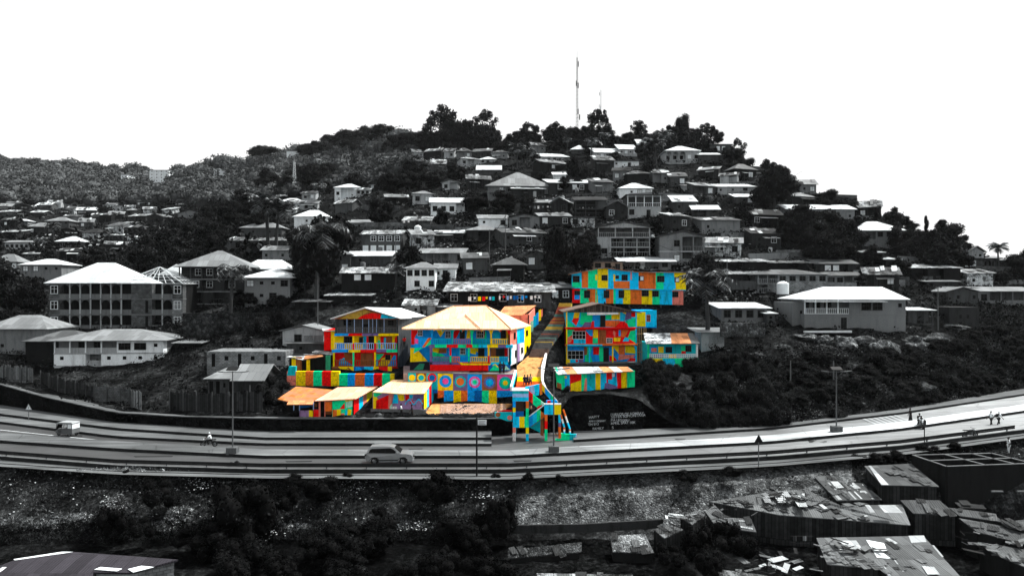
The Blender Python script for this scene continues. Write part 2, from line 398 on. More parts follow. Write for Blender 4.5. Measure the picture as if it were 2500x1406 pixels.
for i in range(len(grid) - 1):
    for j in range(12):
        k = i * 13 + j; ms.f.append((k + 1, k + 14, k + 13, k)); ms.m.append(ms.mi(cobble))
tag(ms.build('cobbled_slope', uv=False), kind='structure')

# retaining walls by the road
def wall_run(name, x0, x1, step, mat, label, cat, top=None, dz=0, cope=None):
    m = MB(); pts = []
    px = x0
    while px <= x1 + .1:
        b_ = rp('wb', px, .5); yt = poly1(top or WTOP, px); t_ = P(px, yt, b_.y); pts.append((b_, t_)); px += step
    for (b0, t0), (b1, t1) in zip(pts, pts[1:]):
        o_ = Vector((0, .5, 0)); q = [b0 - Vector((0, 0, .6)), b1 - Vector((0, 0, .6)), t1, t0]
        m.prism(q, o_, mat)
    r = m.build(name) if not cope else None
    if cope:
        r = empty(name, pts[0][0]); w_ = m.build('wall_face', r); w_.location = -r.location
        m2 = MB()
        for (b0, t0), (b1, t1) in zip(pts, pts[1:]):
            q = [t0 + Vector((0, -.08, 0)), t1 + Vector((0, -.08, 0)), t1 + Vector((0, -.08, .12)), t0 + Vector((0, -.08, .12))]
            m2.prism(q, (0, .9, 0), cope)
        c_ = m2.build('coping', r); c_.location = -r.location
    return tag(r, label, cat)
wall_run('retaining_wall', -400, 1250, 30, wallk, 'long black stone retaining wall behind the far pavement left of the painted stairs', 'wall', cope=pathm)
wall_run('retaining_wall', 1374, 1570, 14, wallk, 'tall dark wall with white chalked writing right of the painted stairs', 'wall')
m = MB(); q = [P(1246, 1060, 92.4), P(1376, 1056, 92.4), P(1376, 985, 92.4), P(1246, 1010, 92.4)]; m.prism(q, (0, .5, 0), wallk)
tag(m.build('retaining_wall'), 'dark wall directly behind the painted stair tower', 'wall')
# white writing on that wall: (text, px, py, height px)
yw = rp('wb', 1480, 0).y
def text(body, px, py, hpx, Y, mat, parent, name='lettering', al='LEFT', ext=.01, rot=0):
    cu = bpy.data.curves.new(name, 'FONT'); cu.body = body; cu.size = hpx / F * Y * 1.35; cu.align_x = al; cu.extrude = ext; cu.offset = .0
    cu.materials.append(mat); o = bpy.data.objects.new(name, cu); C.objects.link(o)
    p_ = P(px, py, Y); o.rotation_euler = (R(90), rot, 0)
    bpy.context.view_layer.update(); me = bpy.data.meshes.new_from_object(o); r_ = o.rotation_euler.copy(); bpy.data.objects.remove(o)
    o = bpy.data.objects.new(name, me); C.objects.link(o); o.rotation_euler = r_
    if parent: o.parent = parent; o.location = Vector(p_) - Vector(parent.location)
    else: o.location = p_
    return o
graff = empty('wall_writing', P(1437, 1050, yw - .1), 0, 'white hand painted writing on the dark wall right of the stairs', 'graffiti')
wp = mk('wall_chalk', g(.5), 'plaster', var=.9)
for tx, a, b, h in (('HAPPY', 1438, 1022, 7), ('ANNIVERSARY', 1438, 1030, 6), ('TH SIQ', 1437, 1039, 8), ('FAMILY', 1447, 1049, 8), ('FRIENDS OF BOMBAY', 1490, 1014, 7),
        ('SISTER SUMONTARA', 1491, 1021, 7), ('MA LEGGERY', 1492, 1028, 7), ('APRIL 5PAT 50K', 1492, 1036, 7), ('5', 1494, 1047, 9)):
    text(tx, a + rnd.uniform(-1, 1), b + rnd.uniform(-.6, .6), h * rnd.uniform(.75, 1.0), yw - .12, wp, graff, rot=R(rnd.uniform(-6, 3)))
# ------------------------------------------------------------------ house builder (local frame: x right, y away, z up; origin at base centre of front wall)
OBJS = []      # (root, px, py, look, landmark?) for automatic labels
def roof_mesh(kind, W, d, z0, hr, ov, mat, rl=None, th=.1, cx=0, yoff=0, rx=0):
    m = MB(); x0, x1 = cx - W / 2 - ov, cx + W / 2 + ov; y0, y1 = yoff - ov, yoff + d + ov; ym = yoff + d / 2
    zt = z0 + th; zr_ = z0 + hr
    def thick(p): 
        m.prism([Vector(q) for q in p], (0, 0, -th), mat)
    if kind == 'hip':
        hl = (rl if rl is not None else max(.0, W - d)) / 2; a = (cx + rx - hl, ym, zr_); b = (cx + rx + hl, ym, zr_)
        p = [(x0, y0, zt), (x1, y0, zt), (x1, y1, zt), (x0, y1, zt)]
        if hl > .05:
            m.face([p[0], p[1], b, a], mat); m.face([p[2], p[3], a, b], mat)
        else: m.face([p[0], p[1], a], mat); m.face([p[2], p[3], a], mat); b = a
        m.face([p[1], p[2], b], mat); m.face([p[3], p[0], a], mat)
        m.box(x0, x1, y0, y1, z0, zt - .004, mat)
    elif kind == 'gs':
        a, b = (x0, ym, zr_), (x1, ym, zr_)
        thick([(x0, y0, zt), (x1, y0, zt), b, a]); thick([b, (x1, y1, zt), (x0, y1, zt), a])
    elif kind == 'gf':
        a, b = (cx, y0, zr_), (cx, y1, zr_)
        thick([(x0, y0, zt), a, b, (x0, y1, zt)][::-1]); thick([a, (x1, y0, zt), (x1, y1, zt), b][::-1])
    elif kind == 'shed': thick([(x0, y0, zt), (x1, y0, zt), (x1, y1, zr_), (x0, y1, zr_)])
    elif kind == 'shedl': thick([(x0, y0, zt), (x1, y0, zr_), (x1, y1, zr_), (x0, y1, zt)])
    elif kind == 'flat': m.box(x0, x1, y0, y1, z0, z0 + .18, mat)
    return m
def arch_mb(m, x0, x1, y0, y1, zs, zt, mat, n=8):
    cx = (x0 + x1) / 2; rx = (x1 - x0) / 2; rz = (zt - zs) * .85
    pr = [(x0, zs)]
    for i in range(n + 1):
        t = math.pi * (1 - i / n); pr.append((cx + rx * math.cos(t), zs + rz * math.sin(t)))
    for (xa, za), (xb, zb) in zip(pr[1:], pr[2:]):
        m.prism([(xa, y0, za), (xb, y0, zb), (xb, y0, zt), (xa, y0, zt)], (0, y1 - y0, 0), mat)
def window(root, x, z, w, h, det, glassm=glass, fr=framed, y=0, bars=True):
    o = MB().box(x - w / 2, x + w / 2, y - .012, y + .06, z, z + h, glassm).build('window', root)
    if det:
        m = MB(); t = .08 if det > 1 else .1; ya, yb = y - .05, y + .04
        m.box(x - w / 2 - t, x + w / 2 + t, ya, yb, z + h, z + h + t, fr); m.box(x - w / 2 - t, x + w / 2 + t, ya - .05, yb, z - t, z, fr)
        m.box(x - w / 2 - t, x - w / 2, ya, yb, z, z + h, fr); m.box(x + w / 2, x + w / 2 + t, ya, yb, z, z + h, fr)
        if bars:
            m.box(x - .025, x + .025, ya + .01, yb - .03, z, z + h, fr); m.box(x - w / 2, x + w / 2, ya + .012, yb - .032, z + h * .6, z + h * .6 + .05, fr)
        m.build('frame', o)
    return o
def house(x0, x1, ye, yb, roof, yp, fl, wm, rm, label=None, cat='house', name='house', yaw=0, d=None, Y=None, ov=.45, rail='bars', fr=None, rl=None, look=None,
          post=None, slab=None, group=None, found=3.0, railm=None, rx=0, gl=None, rec=1.4, backm=None, det=None, dz=0, win=(1.0, 1.1), gm=None, up=False):
    px = (x0 + x1) / 2; Y = Y or D(px, yb); s = F / Y; W = (x1 - x0) / s; H = (yb - ye) / s; O = P(px, yb, Y)
    d = d or max(4.5, min(9, W * .75))
    root = empty(name, O, R(yaw), label, cat, group)
    if det is None: det = 2 if s > 12 else 1 if s > 8.5 else 0
    nf = len(fl); fh = H / nf; fr = fr or (framew if wm in (dark, dim, vdark, block) else framed); post = post or wm; slab = slab or wm; railm = railm or post; gl = gl or glass
    backm = backm or wm
    wl = MB(); wl.box(-W / 2 + .02, W / 2 - .02, .02, d - .02, -found, 0, wm)
    wt = rnd.random()
    for k, fs in enumerate(fl):
        z0 = H - (k + 1) * fh; z1 = z0 + fh; n = len(fs); cw = W / n; op = any(c in 'oOvaA' for c in fs)
        if not op: wl.box(-W / 2, W / 2, 0, d, z0, z1, wm)
        else:
            wl.box(-W / 2, W / 2, rec, d, z0, z1, backm)
            wl.box(-W / 2 - .06, W / 2 + .06, -.06, rec, z0 - .1, z0 + .1, slab)
            if k == 0 and roof == 'flat' or up: wl.box(-W / 2, W / 2, 0.01, rec, z1 - .3, z1, wm)
        for j, c in enumerate(fs):
            xa = -W / 2 + j * cw; xb = xa + cw; xm = (xa + xb) / 2; ww = min(win[0], cw * .62); wh = min(win[1], fh * .48); wz = z0 + fh * .36
            if op and c not in 'oOvaA': wl.box(xa, xb, 0, rec, z0 + .1, z1, wm)
            if c == 'W': window(root, xm, wz, ww, wh, det, gl, fr)
            elif c == 'B': window(root, xm, wz - .1, min(1.7, cw * .8), wh, det, gl, fr)
            elif c == 'w': window(root, xm, wz + wh * .3, ww * .55, wh * .55, 0, gl, fr)
            elif c == 'n': window(root, xm, z0 + .3, .5, fh - .6, 0, gl, fr)
            elif c == 'S': window(root, xm, wz, ww, wh, det, framew, fr)
            elif c == 'D': MB().box(xm - .45, xm + .45, -.03, .05, z0 + .05, z0 + min(2.05, fh * .8), wood).build('door', root)
            elif c == 'G':
                m = MB(); gw = cw * .85; a_ = xm - gw / 2; zz = z0 + fh * .3; hh = fh * .45; m.box(a_, a_ + gw, .0, .02, zz, zz + hh, black); 
                for q in range(9): m.box(a_ + gw * q / 8 - .03, a_ + gw * q / 8 + .03, -.04, -.002, zz, zz + hh, wm)
                for q in range(5): m.box(a_, a_ + gw, -.05, -.004, zz + hh * q / 4 - .03, zz + hh * q / 4 + .03, wm)
                m.build('vent_grille', root)
            elif c in 'oOvaA':
                if c == 'o': window(root, xm, wz, ww, wh, min(det, 1), gl, fr, rec)
                if c == 'O' or c == 'A': MB().box(xm - .45, xm + .45, rec - .03, rec + .05, z0 + .1, z0 + min(2.1, fh * .8), wood).build('door', root)
                if c == 'a': window(root, xm, wz, ww, wh, 0, gl, fr, rec)
                if c in 'aA': arch_mb(wl, xa + .1, xb - .1, 0.02, .2, z0 + fh * .62, z1 - .02, wm)
                # posts
                if det:
                    for xx, nb in ((xa, fs[j - 1] if j else '|'), (xb, fs[j + 1] if j + 1 < n else '|')):
                        if xx == xa and nb in 'oOvaA': continue
                        if xx == xb and nb not in 'oOvaA|': continue
                        if xx == xa and nb not in '|': continue
                        xq = xx + (.09 if nb == '|' and xx == xa else -.09 if nb == '|' else 0)
                        MB().box(xq - .09, xq + .09, .0, .18, z0 + .1, z1, post).build('post', root)
                else: wl.box(xb - .15, xb, 0, .15, z0 + .1, z1, post)
                if rail == 'wall': wl.box(xa, xb, .02, .14, z0 + .1, z0 + .9, slab)
        if op and rail in ('bars', 'bal'):
            m = MB(); run = []
            for j, c in enumerate(fs):
                if c in 'oOvaA': run.append((-W / 2 + j * cw, -W / 2 + (j + 1) * cw))
            for xa, xb in run:
                xa += .1; xb -= .1
                m.box(xa, xb, .05, .13, z0 + .92, z0 + 1.0, railm)
                if det:
                    nb = max(2, int((xb - xa) / (.28 if rail == 'bal' else .4))); t = .07 if rail == 'bal' else .03
                    for q in range(nb + 1):
                        xq = lerp(xa, xb, q / nb); m.box(xq - t / 2, xq + t / 2, .06, .12, z0 + .1, z0 + .92, railm)
                if rail == 'bal': m.box(xa, xb, .05, .13, z0 + .1, z0 + .2, railm)
            m.build('railing', root)
    if roof == 'gf':
        dr = 0
    elif roof == 'shed': dr = d
    else: dr = d / 2
    hr = 0.2
    if roof in ('hip', 'gs', 'gf', 'shed', 'shedl'):
        zt = CZ + (703 - yp) / F * (Y + dr); hr = max(.25, zt - O.z - H)
    if roof == 'gf': wl.prism([(-W / 2, 0.0, H), (W / 2, 0.0, H), (0, 0.0, H + hr * W / (W + 2 * ov) - .12)], (0, .2, 0), gm or wm); wl.prism([(-W / 2, d - .2, H), (W / 2, d - .2, H), (0, d - .2, H + hr * .85)], (0, .2, 0), wm)
    if roof == 'gs':
        for xx in (-W / 2, W / 2 - .2): wl.prism([(xx, 0.0, H), (xx, d, H), (xx, d / 2, H + hr * .8)], (.2, 0, 0), wm)
    if roof == 'shed':
        for xx in (-W / 2, W / 2 - .2): wl.prism([(xx, 0, H), (xx, d, H), (xx, d, H + hr * .85)], (.2, 0, 0), wm)
        wl.box(-W / 2, W / 2, d - .2, d, H, H + hr * .85, wm)
    wl.build('wall', root)
    if roof:
        rmb = roof_mesh(roof, W, d, H, hr, ov, rm, rl=(rl / s if rl is not None else None), rx=rx / s)
        if look and roof in ('shed', 'gs'):           # overlapping, lifted and mismatched sheets on poor roofs
            sl_ = hr / (d if roof == 'shed' else d / 2); dd = d if roof == 'shed' else d / 2
            for _ in range(int(W * 1.1)):
                xx = rnd.uniform(-W / 2 - ov, W / 2 - .6); y_ = rnd.uniform(-ov - .3, dd * .5); w_ = rnd.uniform(.6, 1.3); l_ = rnd.uniform(1, dd * .6); z_ = H + .13 + (y_ + ov) * hr / (dd + ov) + rnd.uniform(.0, .06)
                t_ = rnd.uniform(0, .12); rmb.prism([(xx, y_, z_), (xx + w_, y_, z_ + t_), (xx + w_ + rnd.uniform(-.1, .1), y_ + l_, z_ + l_ * sl_ + t_), (xx, y_ + l_, z_ + l_ * sl_)], (0, 0, -.02), rnd.choice([tinw, tinl, ting, tind, rm]))
        rmb.build('roof', root)
    if look and W > 5 and rnd.random() < .55 and det is not None and roof:
        aw = rnd.uniform(.3, .6) * W; ax = rnd.uniform(-W / 2, W / 2 - aw); m = MB(); ad = rnd.uniform(1.0, 1.8); az = min(H - .15, 2.1); m.prism([(ax, -ad, az - .35), (ax + aw, -ad, az - .3), (ax + aw, 0, az), (ax, 0, az + .05)], (0, 0, -.05), rnd.choice([tinp, tinl, ting, tinw]))
        m.build('awning', root)
        for xq in (ax + .1, ax + aw - .1): MB().tube((xq, -ad + .1, -2), (xq, -ad + .1, az - .3), .05, .04, dim, 4).build('awning_post', root)
    OBJS.append((root, px, yb, look)); root['_b'] = (x0, x1, min(ye, yp or ye), yb)
    return root

# traced slab helpers for the painted quarter: everything on real vertical planes
class Plane:
    def __init__(s, px, py, Y, yaw=0): s.o = P(px, py, Y); s.n = Vector((math.sin(R(yaw)), -math.cos(R(yaw)), 0)); s.c = Vector((0, 0, CZ))
    def at(s, px, py, off=0):
        dr = Vector(((px - 1250) / F, 1, -(py - 703) / F)); t = (s.o + s.n * off - s.c).dot(s.n) / dr.dot(s.n); return s.c + dr * t
    def slab(s, mb, pts, mat, th=.25, off=0, m2=None):
        mb.prism([s.at(x, y, off) for x, y in pts], -s.n * th, mat, m2); return mb
    def paint(s, mb, pts, mat, off=.012): mb.face([s.at(x, y, off) for x, y in pts], mat); return mb
    def rect(s, mb, x0, x1, y0, y1, mat, th=.25, off=0, m2=None): return s.slab(mb, [(x0, y1), (x1, y1), (x1, y0), (x0, y0)], mat, th, off, m2)
    def disc(s, mb, cx, cy, r, mat, off=.012, n=18, a0=0, a1=360, ry=None):
        ry = ry or r; pts = [(cx + r * math.cos(R(lerp(a0, a1, i / n))), cy - ry * math.sin(R(lerp(a0, a1, i / n)))) for i in range(n + (a1 - a0 < 360))]
        return s.paint(mb, pts, mat, off)
def roof_pts(mb, pts, mat, th=.1):              # pts: (px, py, Y)
    q = [P(*p) for p in pts]; mb.prism(q, (0, 0, -th), mat); return mb
def rel(o, root):
    o.location = -Vector(root.location); return o

# ------------------------------------------------------------------ foliage
def np_mesh(name, V, Fq, mats, mi=None, smooth=False):
    me = bpy.data.meshes.new(name); V = np.asarray(V, 'f'); Fq = np.asarray(Fq, 'i')
    me.vertices.add(len(V)); me.vertices.foreach_set('co', V.ravel()); me.loops.add(Fq.size); me.loops.foreach_set('vertex_index', Fq.ravel())
    me.polygons.add(len(Fq)); me.polygons.foreach_set('loop_start', np.arange(0, Fq.size, Fq.shape[1], dtype='i'))
    for m in mats: me.materials.append(m)
    if mi is not None: me.polygons.foreach_set('material_index', np.asarray(mi, 'i'))
    me.update(calc_edges=True); return me
def cards(rg, cen, nor, size, asp=.6):
    n = len(cen); nor = nor / np.linalg.norm(nor, axis=1, keepdims=True)
    a = rg.normal(size=(n, 3)); u = np.cross(nor, a); u /= np.linalg.norm(u, axis=1, keepdims=True); v = np.cross(nor, u)
    sz = size.reshape(-1, 1) * rg.uniform(.6, 1.3, (n, 1)); u = u * sz; v = v * sz * asp
    V = np.stack([cen - u, cen - v * rg.uniform(.6, 1.2, (n, 1)), cen + u, cen + v * rg.uniform(.6, 1.2, (n, 1))], 1).reshape(-1, 3)
    return V, np.arange(4 * n).reshape(-1, 4)
def core(lobe, k=.78, n=8):
    cx, cy, cz, rx, ry, rz = lobe; V = []; Fq = []
    for i in range(n + 1):
        ph = math.pi * (i + .001) / (n + .002)
        for j in range(n): th = 2 * math.pi * j / n; V.append((cx + rx * k * math.sin(ph) * math.cos(th), cy + ry * k * math.sin(ph) * math.sin(th), cz + rz * k * math.cos(ph)))
    for i in range(n):
        for j in range(n): Fq.append((i * n + j, (i + 1) * n + j, (i + 1) * n + (j + 1) % n, i * n + (j + 1) % n))
    return V, Fq
def lobemesh(name, lobes, n, size, seed, mat, k=.78, jit=.7, stray=.12):
    rg = np.random.default_rng(seed); L = np.array(lobes, 'f'); ar = (L[:, 3] * L[:, 5]); ix = rg.choice(len(L), n, p=ar / ar.sum())
    d = rg.normal(size=(n, 3)); d /= np.linalg.norm(d, axis=1, keepdims=True); d[:, 2] = np.where((d[:, 2] < -.4) & (rg.random(n) < .6), -d[:, 2], d[:, 2])
    rad = rg.uniform(.8, 1.06, (n, 1)); rad = np.where(rg.random((n, 1)) < stray, rad * rg.uniform(1, 1.28, (n, 1)), rad)
    cen = L[ix, :3] + d * L[ix, 3:] * rad
    V, Fq = cards(rg, cen, d + rg.normal(size=(n, 3)) * jit, np.full(n, size)); Vs = [V]; Fs = [Fq]; b = len(V)
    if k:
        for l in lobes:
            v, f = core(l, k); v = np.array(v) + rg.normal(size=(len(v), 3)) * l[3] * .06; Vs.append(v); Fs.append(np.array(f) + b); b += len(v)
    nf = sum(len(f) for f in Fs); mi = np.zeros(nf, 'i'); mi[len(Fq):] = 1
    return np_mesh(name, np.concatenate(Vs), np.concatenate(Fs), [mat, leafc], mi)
def lobes_round(rg, n=12, spread=.33, r=(.14, .24), zc=.55, zs=.36):
    L = []
    for i in range(n):
        a = rg.uniform(0, 2 * math.pi); q = rg.random() ** .5; x = math.cos(a) * spread * q; y = math.sin(a) * spread * q; z = zc + rg.uniform(-1, 1) * zs * math.sqrt(max(0.05, 1 - q * q * .8))
        rr_ = rg.uniform(*r); L.append((x, y, z, rr_ * rg.uniform(.9, 1.2), rr_ * rg.uniform(.9, 1.2), rr_ * rg.uniform(.7, .95)))
    return L
CROWN = {}
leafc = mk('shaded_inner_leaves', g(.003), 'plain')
def mkcrowns():
    for i in range(5):
        rg = random.Random(20 + i); CROWN['round%d' % i] = lobemesh('crown_mesh', lobes_round(rg, 15), 3000, .034, 50 + i, leafd, stray=.2)
    for i in range(3):
        rg = random.Random(40 + i); L = lobes_round(rg, 30, .42, (.06, .15), .6, .36); CROWN['airy%d' % i] = lobemesh('crown_mesh', L, 3000, .032, 60 + i, leafd, k=.42, stray=.35)
    for i in range(2):
        rg = random.Random(60 + i); L = [(rg.uniform(-.3, .3), rg.uniform(-.3, .3), .8 + rg.uniform(-.08, .1), rg.uniform(.16, .24), rg.uniform(.16, .24), .11) for _ in range(11)]
        CROWN['umbrella%d' % i] = lobemesh('crown_mesh', L, 2000, .03, 70 + i, leafd)
    for i in range(4):
        rg = random.Random(80 + i); L = [(rg.uniform(-.32, .32), rg.uniform(-.3, .3), rg.uniform(.15, .62), rg.uniform(.14, .24), rg.uniform(.14, .24), rg.uniform(.16, .28)) for _ in range(12)]
        CROWN['bush%d' % i] = lobemesh('crown_mesh', L, 3200, .026, 90 + i, leafd, stray=.3)
    rg = random.Random(99); L = [(rg.uniform(-.2, .2), rg.uniform(-.2, .2), .1 + .8 * j / 11, .24, .24, .12) for j in range(12)]
    CROWN['column0'] = lobemesh('crown_mesh', L, 1500, .04, 99, leafd)
mkcrowns()
def trunk_mesh():
    m = MB(); m.tube((0, 0, -.15), (.02, 0, .3), .035, .026, barkm); m.tube((.02, 0, .3), (-.02, .02, .7), .026, .012, barkm)
    for a in range(6):
        t = a * 1.05; m.tube((.01, 0, .26 + a * .05), (.24 * math.cos(t), .24 * math.sin(t), .56 + a * .04), .016, .006, barkm, 5)
    return m
TRUNK = None
def tree(px, py, h, w, kind='round', label=None, Y=None, cat='tree', name='tree', mat=None, group=None, look=None):
    """px,py: foot; h,w in photo pixels"""
    global TRUNK
    Y = Y or D(px, py); s = Y / F; keys = [k for k in CROWN if k.startswith(kind)]; me = CROWN[rnd.choice(keys)]
    if mat is not None and mat != leafd:
        kk = me.name + mat.name
        if kk not in VAR: VAR[kk] = me.copy(); VAR[kk].materials[0] = mat
        me = VAR[kk]
    r = empty(name, P(px, py, Y), rnd.uniform(0, 6.28), label, cat, group); r.scale = (w * s, w * s, h * s)
    c = bpy.data.objects.new('crown', me); C.objects.link(c); c.parent = r
    if kind != 'bush':
        if TRUNK is None:
            t = trunk_mesh().build('trunk', r, uv=False); TRUNK = t.data
        else: t = bpy.data.objects.new('trunk', TRUNK); C.objects.link(t); t.parent = r
    OBJS.append((r, px, py, look or ('dark bushy shrub' if kind == 'bush' else 'dark leafy tree'))); r['_b'] = (px - w / 2, px + w / 2, py - h, py)
    return r
VAR = {}
PALM = {}
def palm_parts(seed, droop):
    rg = random.Random(seed); tr = MB(); pts = [(0, 0, -.1), (.01, 0, .3), (.03, .01, .6), (.05, .01, .82)]
    for i, (a, b) in enumerate(zip(pts, pts[1:])): tr.tube(a, b, .026 - .004 * i, .022 - .004 * i, barkm, 6)
    cr = MB(); top = Vector((.05, .01, .82))
    for i in range(26):
        t = i * 2.399 + rg.uniform(-.2, .2); el = rg.uniform(-.35, 1.25); L = rg.uniform(.26, .36); prev = top; n = 8; dirh = Vector((math.cos(t), math.sin(t), 0)); side = Vector((-math.sin(t), math.cos(t), 0))
        pt = []
        for j in range(n + 1):
            u = j / n; ang = el - droop * u * u * 1.9; q = prev + (dirh * math.cos(ang) + Vector((0, 0, math.sin(ang)))) * (L / n if j else 0); pt.append(q); prev = q
        for j in range(n):
            a, b = pt[j], pt[j + 1]; cr.tube(a, b, .004, .003, frond, 3)
            for q in range(3):
                c_ = a.lerp(b, q / 3); wd = .085 * math.sin(math.pi * min(.97, (j + q / 3 + .6) / n)) + .012; dr = Vector((0, 0, -wd * .75)); fw = (b - a).normalized() * .03
                for sg in (-1, 1): cr.face([c_, c_ + fw * .5, c_ + side * wd * sg + dr + fw], frond)
    return tr.build('trunk', uv=False).data, cr.build('fronds', uv=False).data
for i in range(3):
    PALM[i] = palm_parts(i, .8 + .25 * i)
for o_ in list(C.objects):
    if o_.name.split('.')[0] in ('trunk', 'fronds') and o_.parent is None: bpy.data.objects.remove(o_)
def palm(px, py, h, label=None, Y=None, w=None, look='coconut palm', mat=None):
    Y = Y or D(px, py); s = Y / F; k = rnd.randrange(3); r = empty('palm_tree', P(px, py, Y), rnd.uniform(0, 6.28), label, 'palm'); w = w or h * .85
    r.scale = (w * s / .62, w * s / .62, h * s / 1.02)
    for nm, me in zip(('trunk', 'fronds'), PALM[k]):
        if mat and nm == 'fronds':
            kk = me.name + mat.name
            if kk not in VAR: VAR[kk] = me.copy(); VAR[kk].materials[0] = mat
            me = VAR[kk]
        o = bpy.data.objects.new(nm, me); C.objects.link(o); o.parent = r
    OBJS.append((r, px, py, look)); r['_b'] = (px - w / 2, px + w / 2, py - h, py)
    return r
def scatter_mesh(name, items, per, mat, seed, asp=.6, jit=1.0, flat=.7, corek=0, r0=.5, r1=1.1, cm=1):
    """items: (x,y,z,radius,cardsize) -> one mesh of leaf clumps"""
    rg = np.random.default_rng(seed); A = np.array(items, 'f'); n = len(A) * per; ix = np.repeat(np.arange(len(A)), per)
    d = rg.normal(size=(n, 3)); d /= np.linalg.norm(d, axis=1, keepdims=True); d[:, 2] = np.abs(d[:, 2]) * 1.0 - .15
    cen = A[ix, :3] + d * A[ix, 3:4] * rg.uniform(r0, r1, (n, 1)) * np.array([1, 1, flat])
    V, Fq = cards(rg, cen, d + rg.normal(size=(n, 3)) * jit, A[ix, 4], asp); Vs = [V]; Fs = [Fq]; b = len(V)
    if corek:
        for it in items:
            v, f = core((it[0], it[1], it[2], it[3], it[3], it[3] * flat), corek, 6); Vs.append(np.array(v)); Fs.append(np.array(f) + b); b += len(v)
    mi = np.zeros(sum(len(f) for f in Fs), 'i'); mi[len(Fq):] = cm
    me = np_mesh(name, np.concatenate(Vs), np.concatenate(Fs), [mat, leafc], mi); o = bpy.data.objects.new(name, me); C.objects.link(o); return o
# ------------------------------------------------------------------ the painted quarter
def U(ox, oy, k): return lambda x, y: (ox + x / k, oy + y / k)
Z6 = U(680, 730, 4.687); Z7 = U(960, 700, 4.687); Z8 = U(1300, 620, 4.687); ZS = U(1160, 860, 5.208); ZF = U(640, 900, 5.208)
def zp(Z, *a): return [Z(a[i], a[i + 1]) for i in range(0, len(a), 2)]
def strips(pl, mb, y0, y1, xs, cols, pal=PM, th=.25, off=0):        # adjoining coloured pieces of one wall
    for a, b, c_ in zip(xs, xs[1:], cols): pl.rect(mb, a, b, y0, y1, pal[c_], th, off)
def prect(pl, mb, Z, x0, x1, y0, y1, c_, off=.012):
    pl.paint(mb, zp(Z, x0, y1, x1, y1, x1, y0, x0, y0), PM[c_], off)
def pwin(pl, root, Z, x0, x1, y0, y1, m=glass, fr=framew, off=.03, name='window', bars=2):
    a = MB(); pl.slab(a, zp(Z, x0, y1, x1, y1, x1, y0, x0, y0), m, .08, off); o = a.build(name, root); rel(o, root)
    b = MB(); t = 5
    for q in ((x0 - t, x1 + t, y0 - t, y0), (x0 - t, x1 + t, y1, y1 + t), (x0 - t, x0, y0, y1), (x1, x1 + t, y0, y1)): pl.slab(b, zp(Z, q[0], q[3], q[1], q[3], q[1], q[2], q[0], q[2]), fr, .1, off + .03)
    for i in range(1, bars + 1):
        xx = lerp(x0, x1, i / (bars + 1)); pl.slab(b, zp(Z, xx - 1.5, y1, xx + 1.5, y1, xx + 1.5, y0, xx - 1.5, y0), fr, .05, off + .02)
    if bars: ym = (y0 + y1) / 2; pl.slab(b, zp(Z, x0, ym + 1.5, x1, ym + 1.5, x1, ym - 1.5, x0, ym - 1.5), fr, .05, off + .021)
    f = b.build('frame', o); return o
def block_body(pl, mb, x0, x1, y0, y1, d, mat, off=-.25):           # solid mass behind a facade
    a = [pl.at(x0, y1, off), pl.at(x1, y1, off), pl.at(x1, y0, off), pl.at(x0, y0, off)]
    mb.prism(a, Vector((0, d, 0)), mat)
def prail(pl, root, x0, x1, yt, yb, m, off=.0, n=None, name='railing', t=.05):
    a = MB(); pl.rect(a, x0, x1, yt, yt + 1.6, m, .12, off); pl.rect(a, x0, x1, yb - 1.2, yb, m, .12, off)
    n = n or max(2, int((x1 - x0) / 4.2)); 
    for i in range(n + 1):
        x = lerp(x0 + .6, x1 - .6, i / n); pl.rect(a, x - .75, x + .75, yt + 1.6, yb - 1.2, m, .08, off - .02)
    return rel(a.build(name, root), root)
def post(pl, root, x0, x1, y0, y1, m, off=0, name='post', th=.25): 
    a = MB(); pl.rect(a, x0, x1, y0, y1, m, th, off); return rel(a.build(name, root), root)

# E: long two-storey striped building
Yb = 128; pe = Plane(1535, 740, Yb); r = empty('apartment_house', P(1535, 742, Yb), 0, 'long two storey house painted in tall stripes of blue, orange, green and yellow', 'house')
m = MB(); zx = [450, 565, 635, 745, 865, 925, 1115, 1215, 1410, 1500, 1620, 1755]
tops = {450: 226, 565: 205, 635: 190, 745: 168, 865: 170, 925: 178, 1115: 200, 1215: 205, 1410: 205, 1500: 205, 1620: 207, 1755: 209}
bots = lambda x: lerp(385, 410, (x - 450) / 1305)
for a, b, c_ in zip(zx, zx[1:], 'bogybbcogcy'): pe.slab(m, zp(Z8, a, bots(a), b, bots(b), b, tops[b], a, tops[a]), PM[{'b': 'c'}.get(c_, c_)], .3, 0)
pe.paint(m, zp(Z8, 455, 386, 560, 388, 560, 322, 455, 322), PM['g']); pe.paint(m, zp(Z8, 930, 396, 1112, 398, 1112, 312, 930, 312), PM['o'])
prect(pe, m, Z8, 718, 742, 235, 300, 'y'); prect(pe, m, Z8, 926, 946, 235, 312, 'y'); prect(pe, m, Z8, 1120, 1137, 208, 295, 's')
pe.paint(m, zp(Z8, 1618, 400, 1640, 400, 1632, 300, 1612, 215, 1600, 215), PM['c'], .014)
lx = [455, 545, 620, 720, 745, 840, 925, 950, 1035, 1120, 1250, 1370, 1455, 1600, 1725]
for a, b, c_ in zip(lx, lx[1:], 'rgogbogbyoygcs'): pe.slab(m, zp(Z8, a, lerp(560, 583, (a - 455) / 1270), b, lerp(560, 583, (b - 455) / 1270), b, bots(b), a, bots(a)), PM[{'b': 'c'}.get(c_, c_)], .3, -.25)
pe.paint(m, zp(Z8, 620, 556, 650, 556, 625, 400, 600, 480), PM['g'], -.235); prect(pe, m, Z8, 480, 540, 470, 520, 'b', -.235)
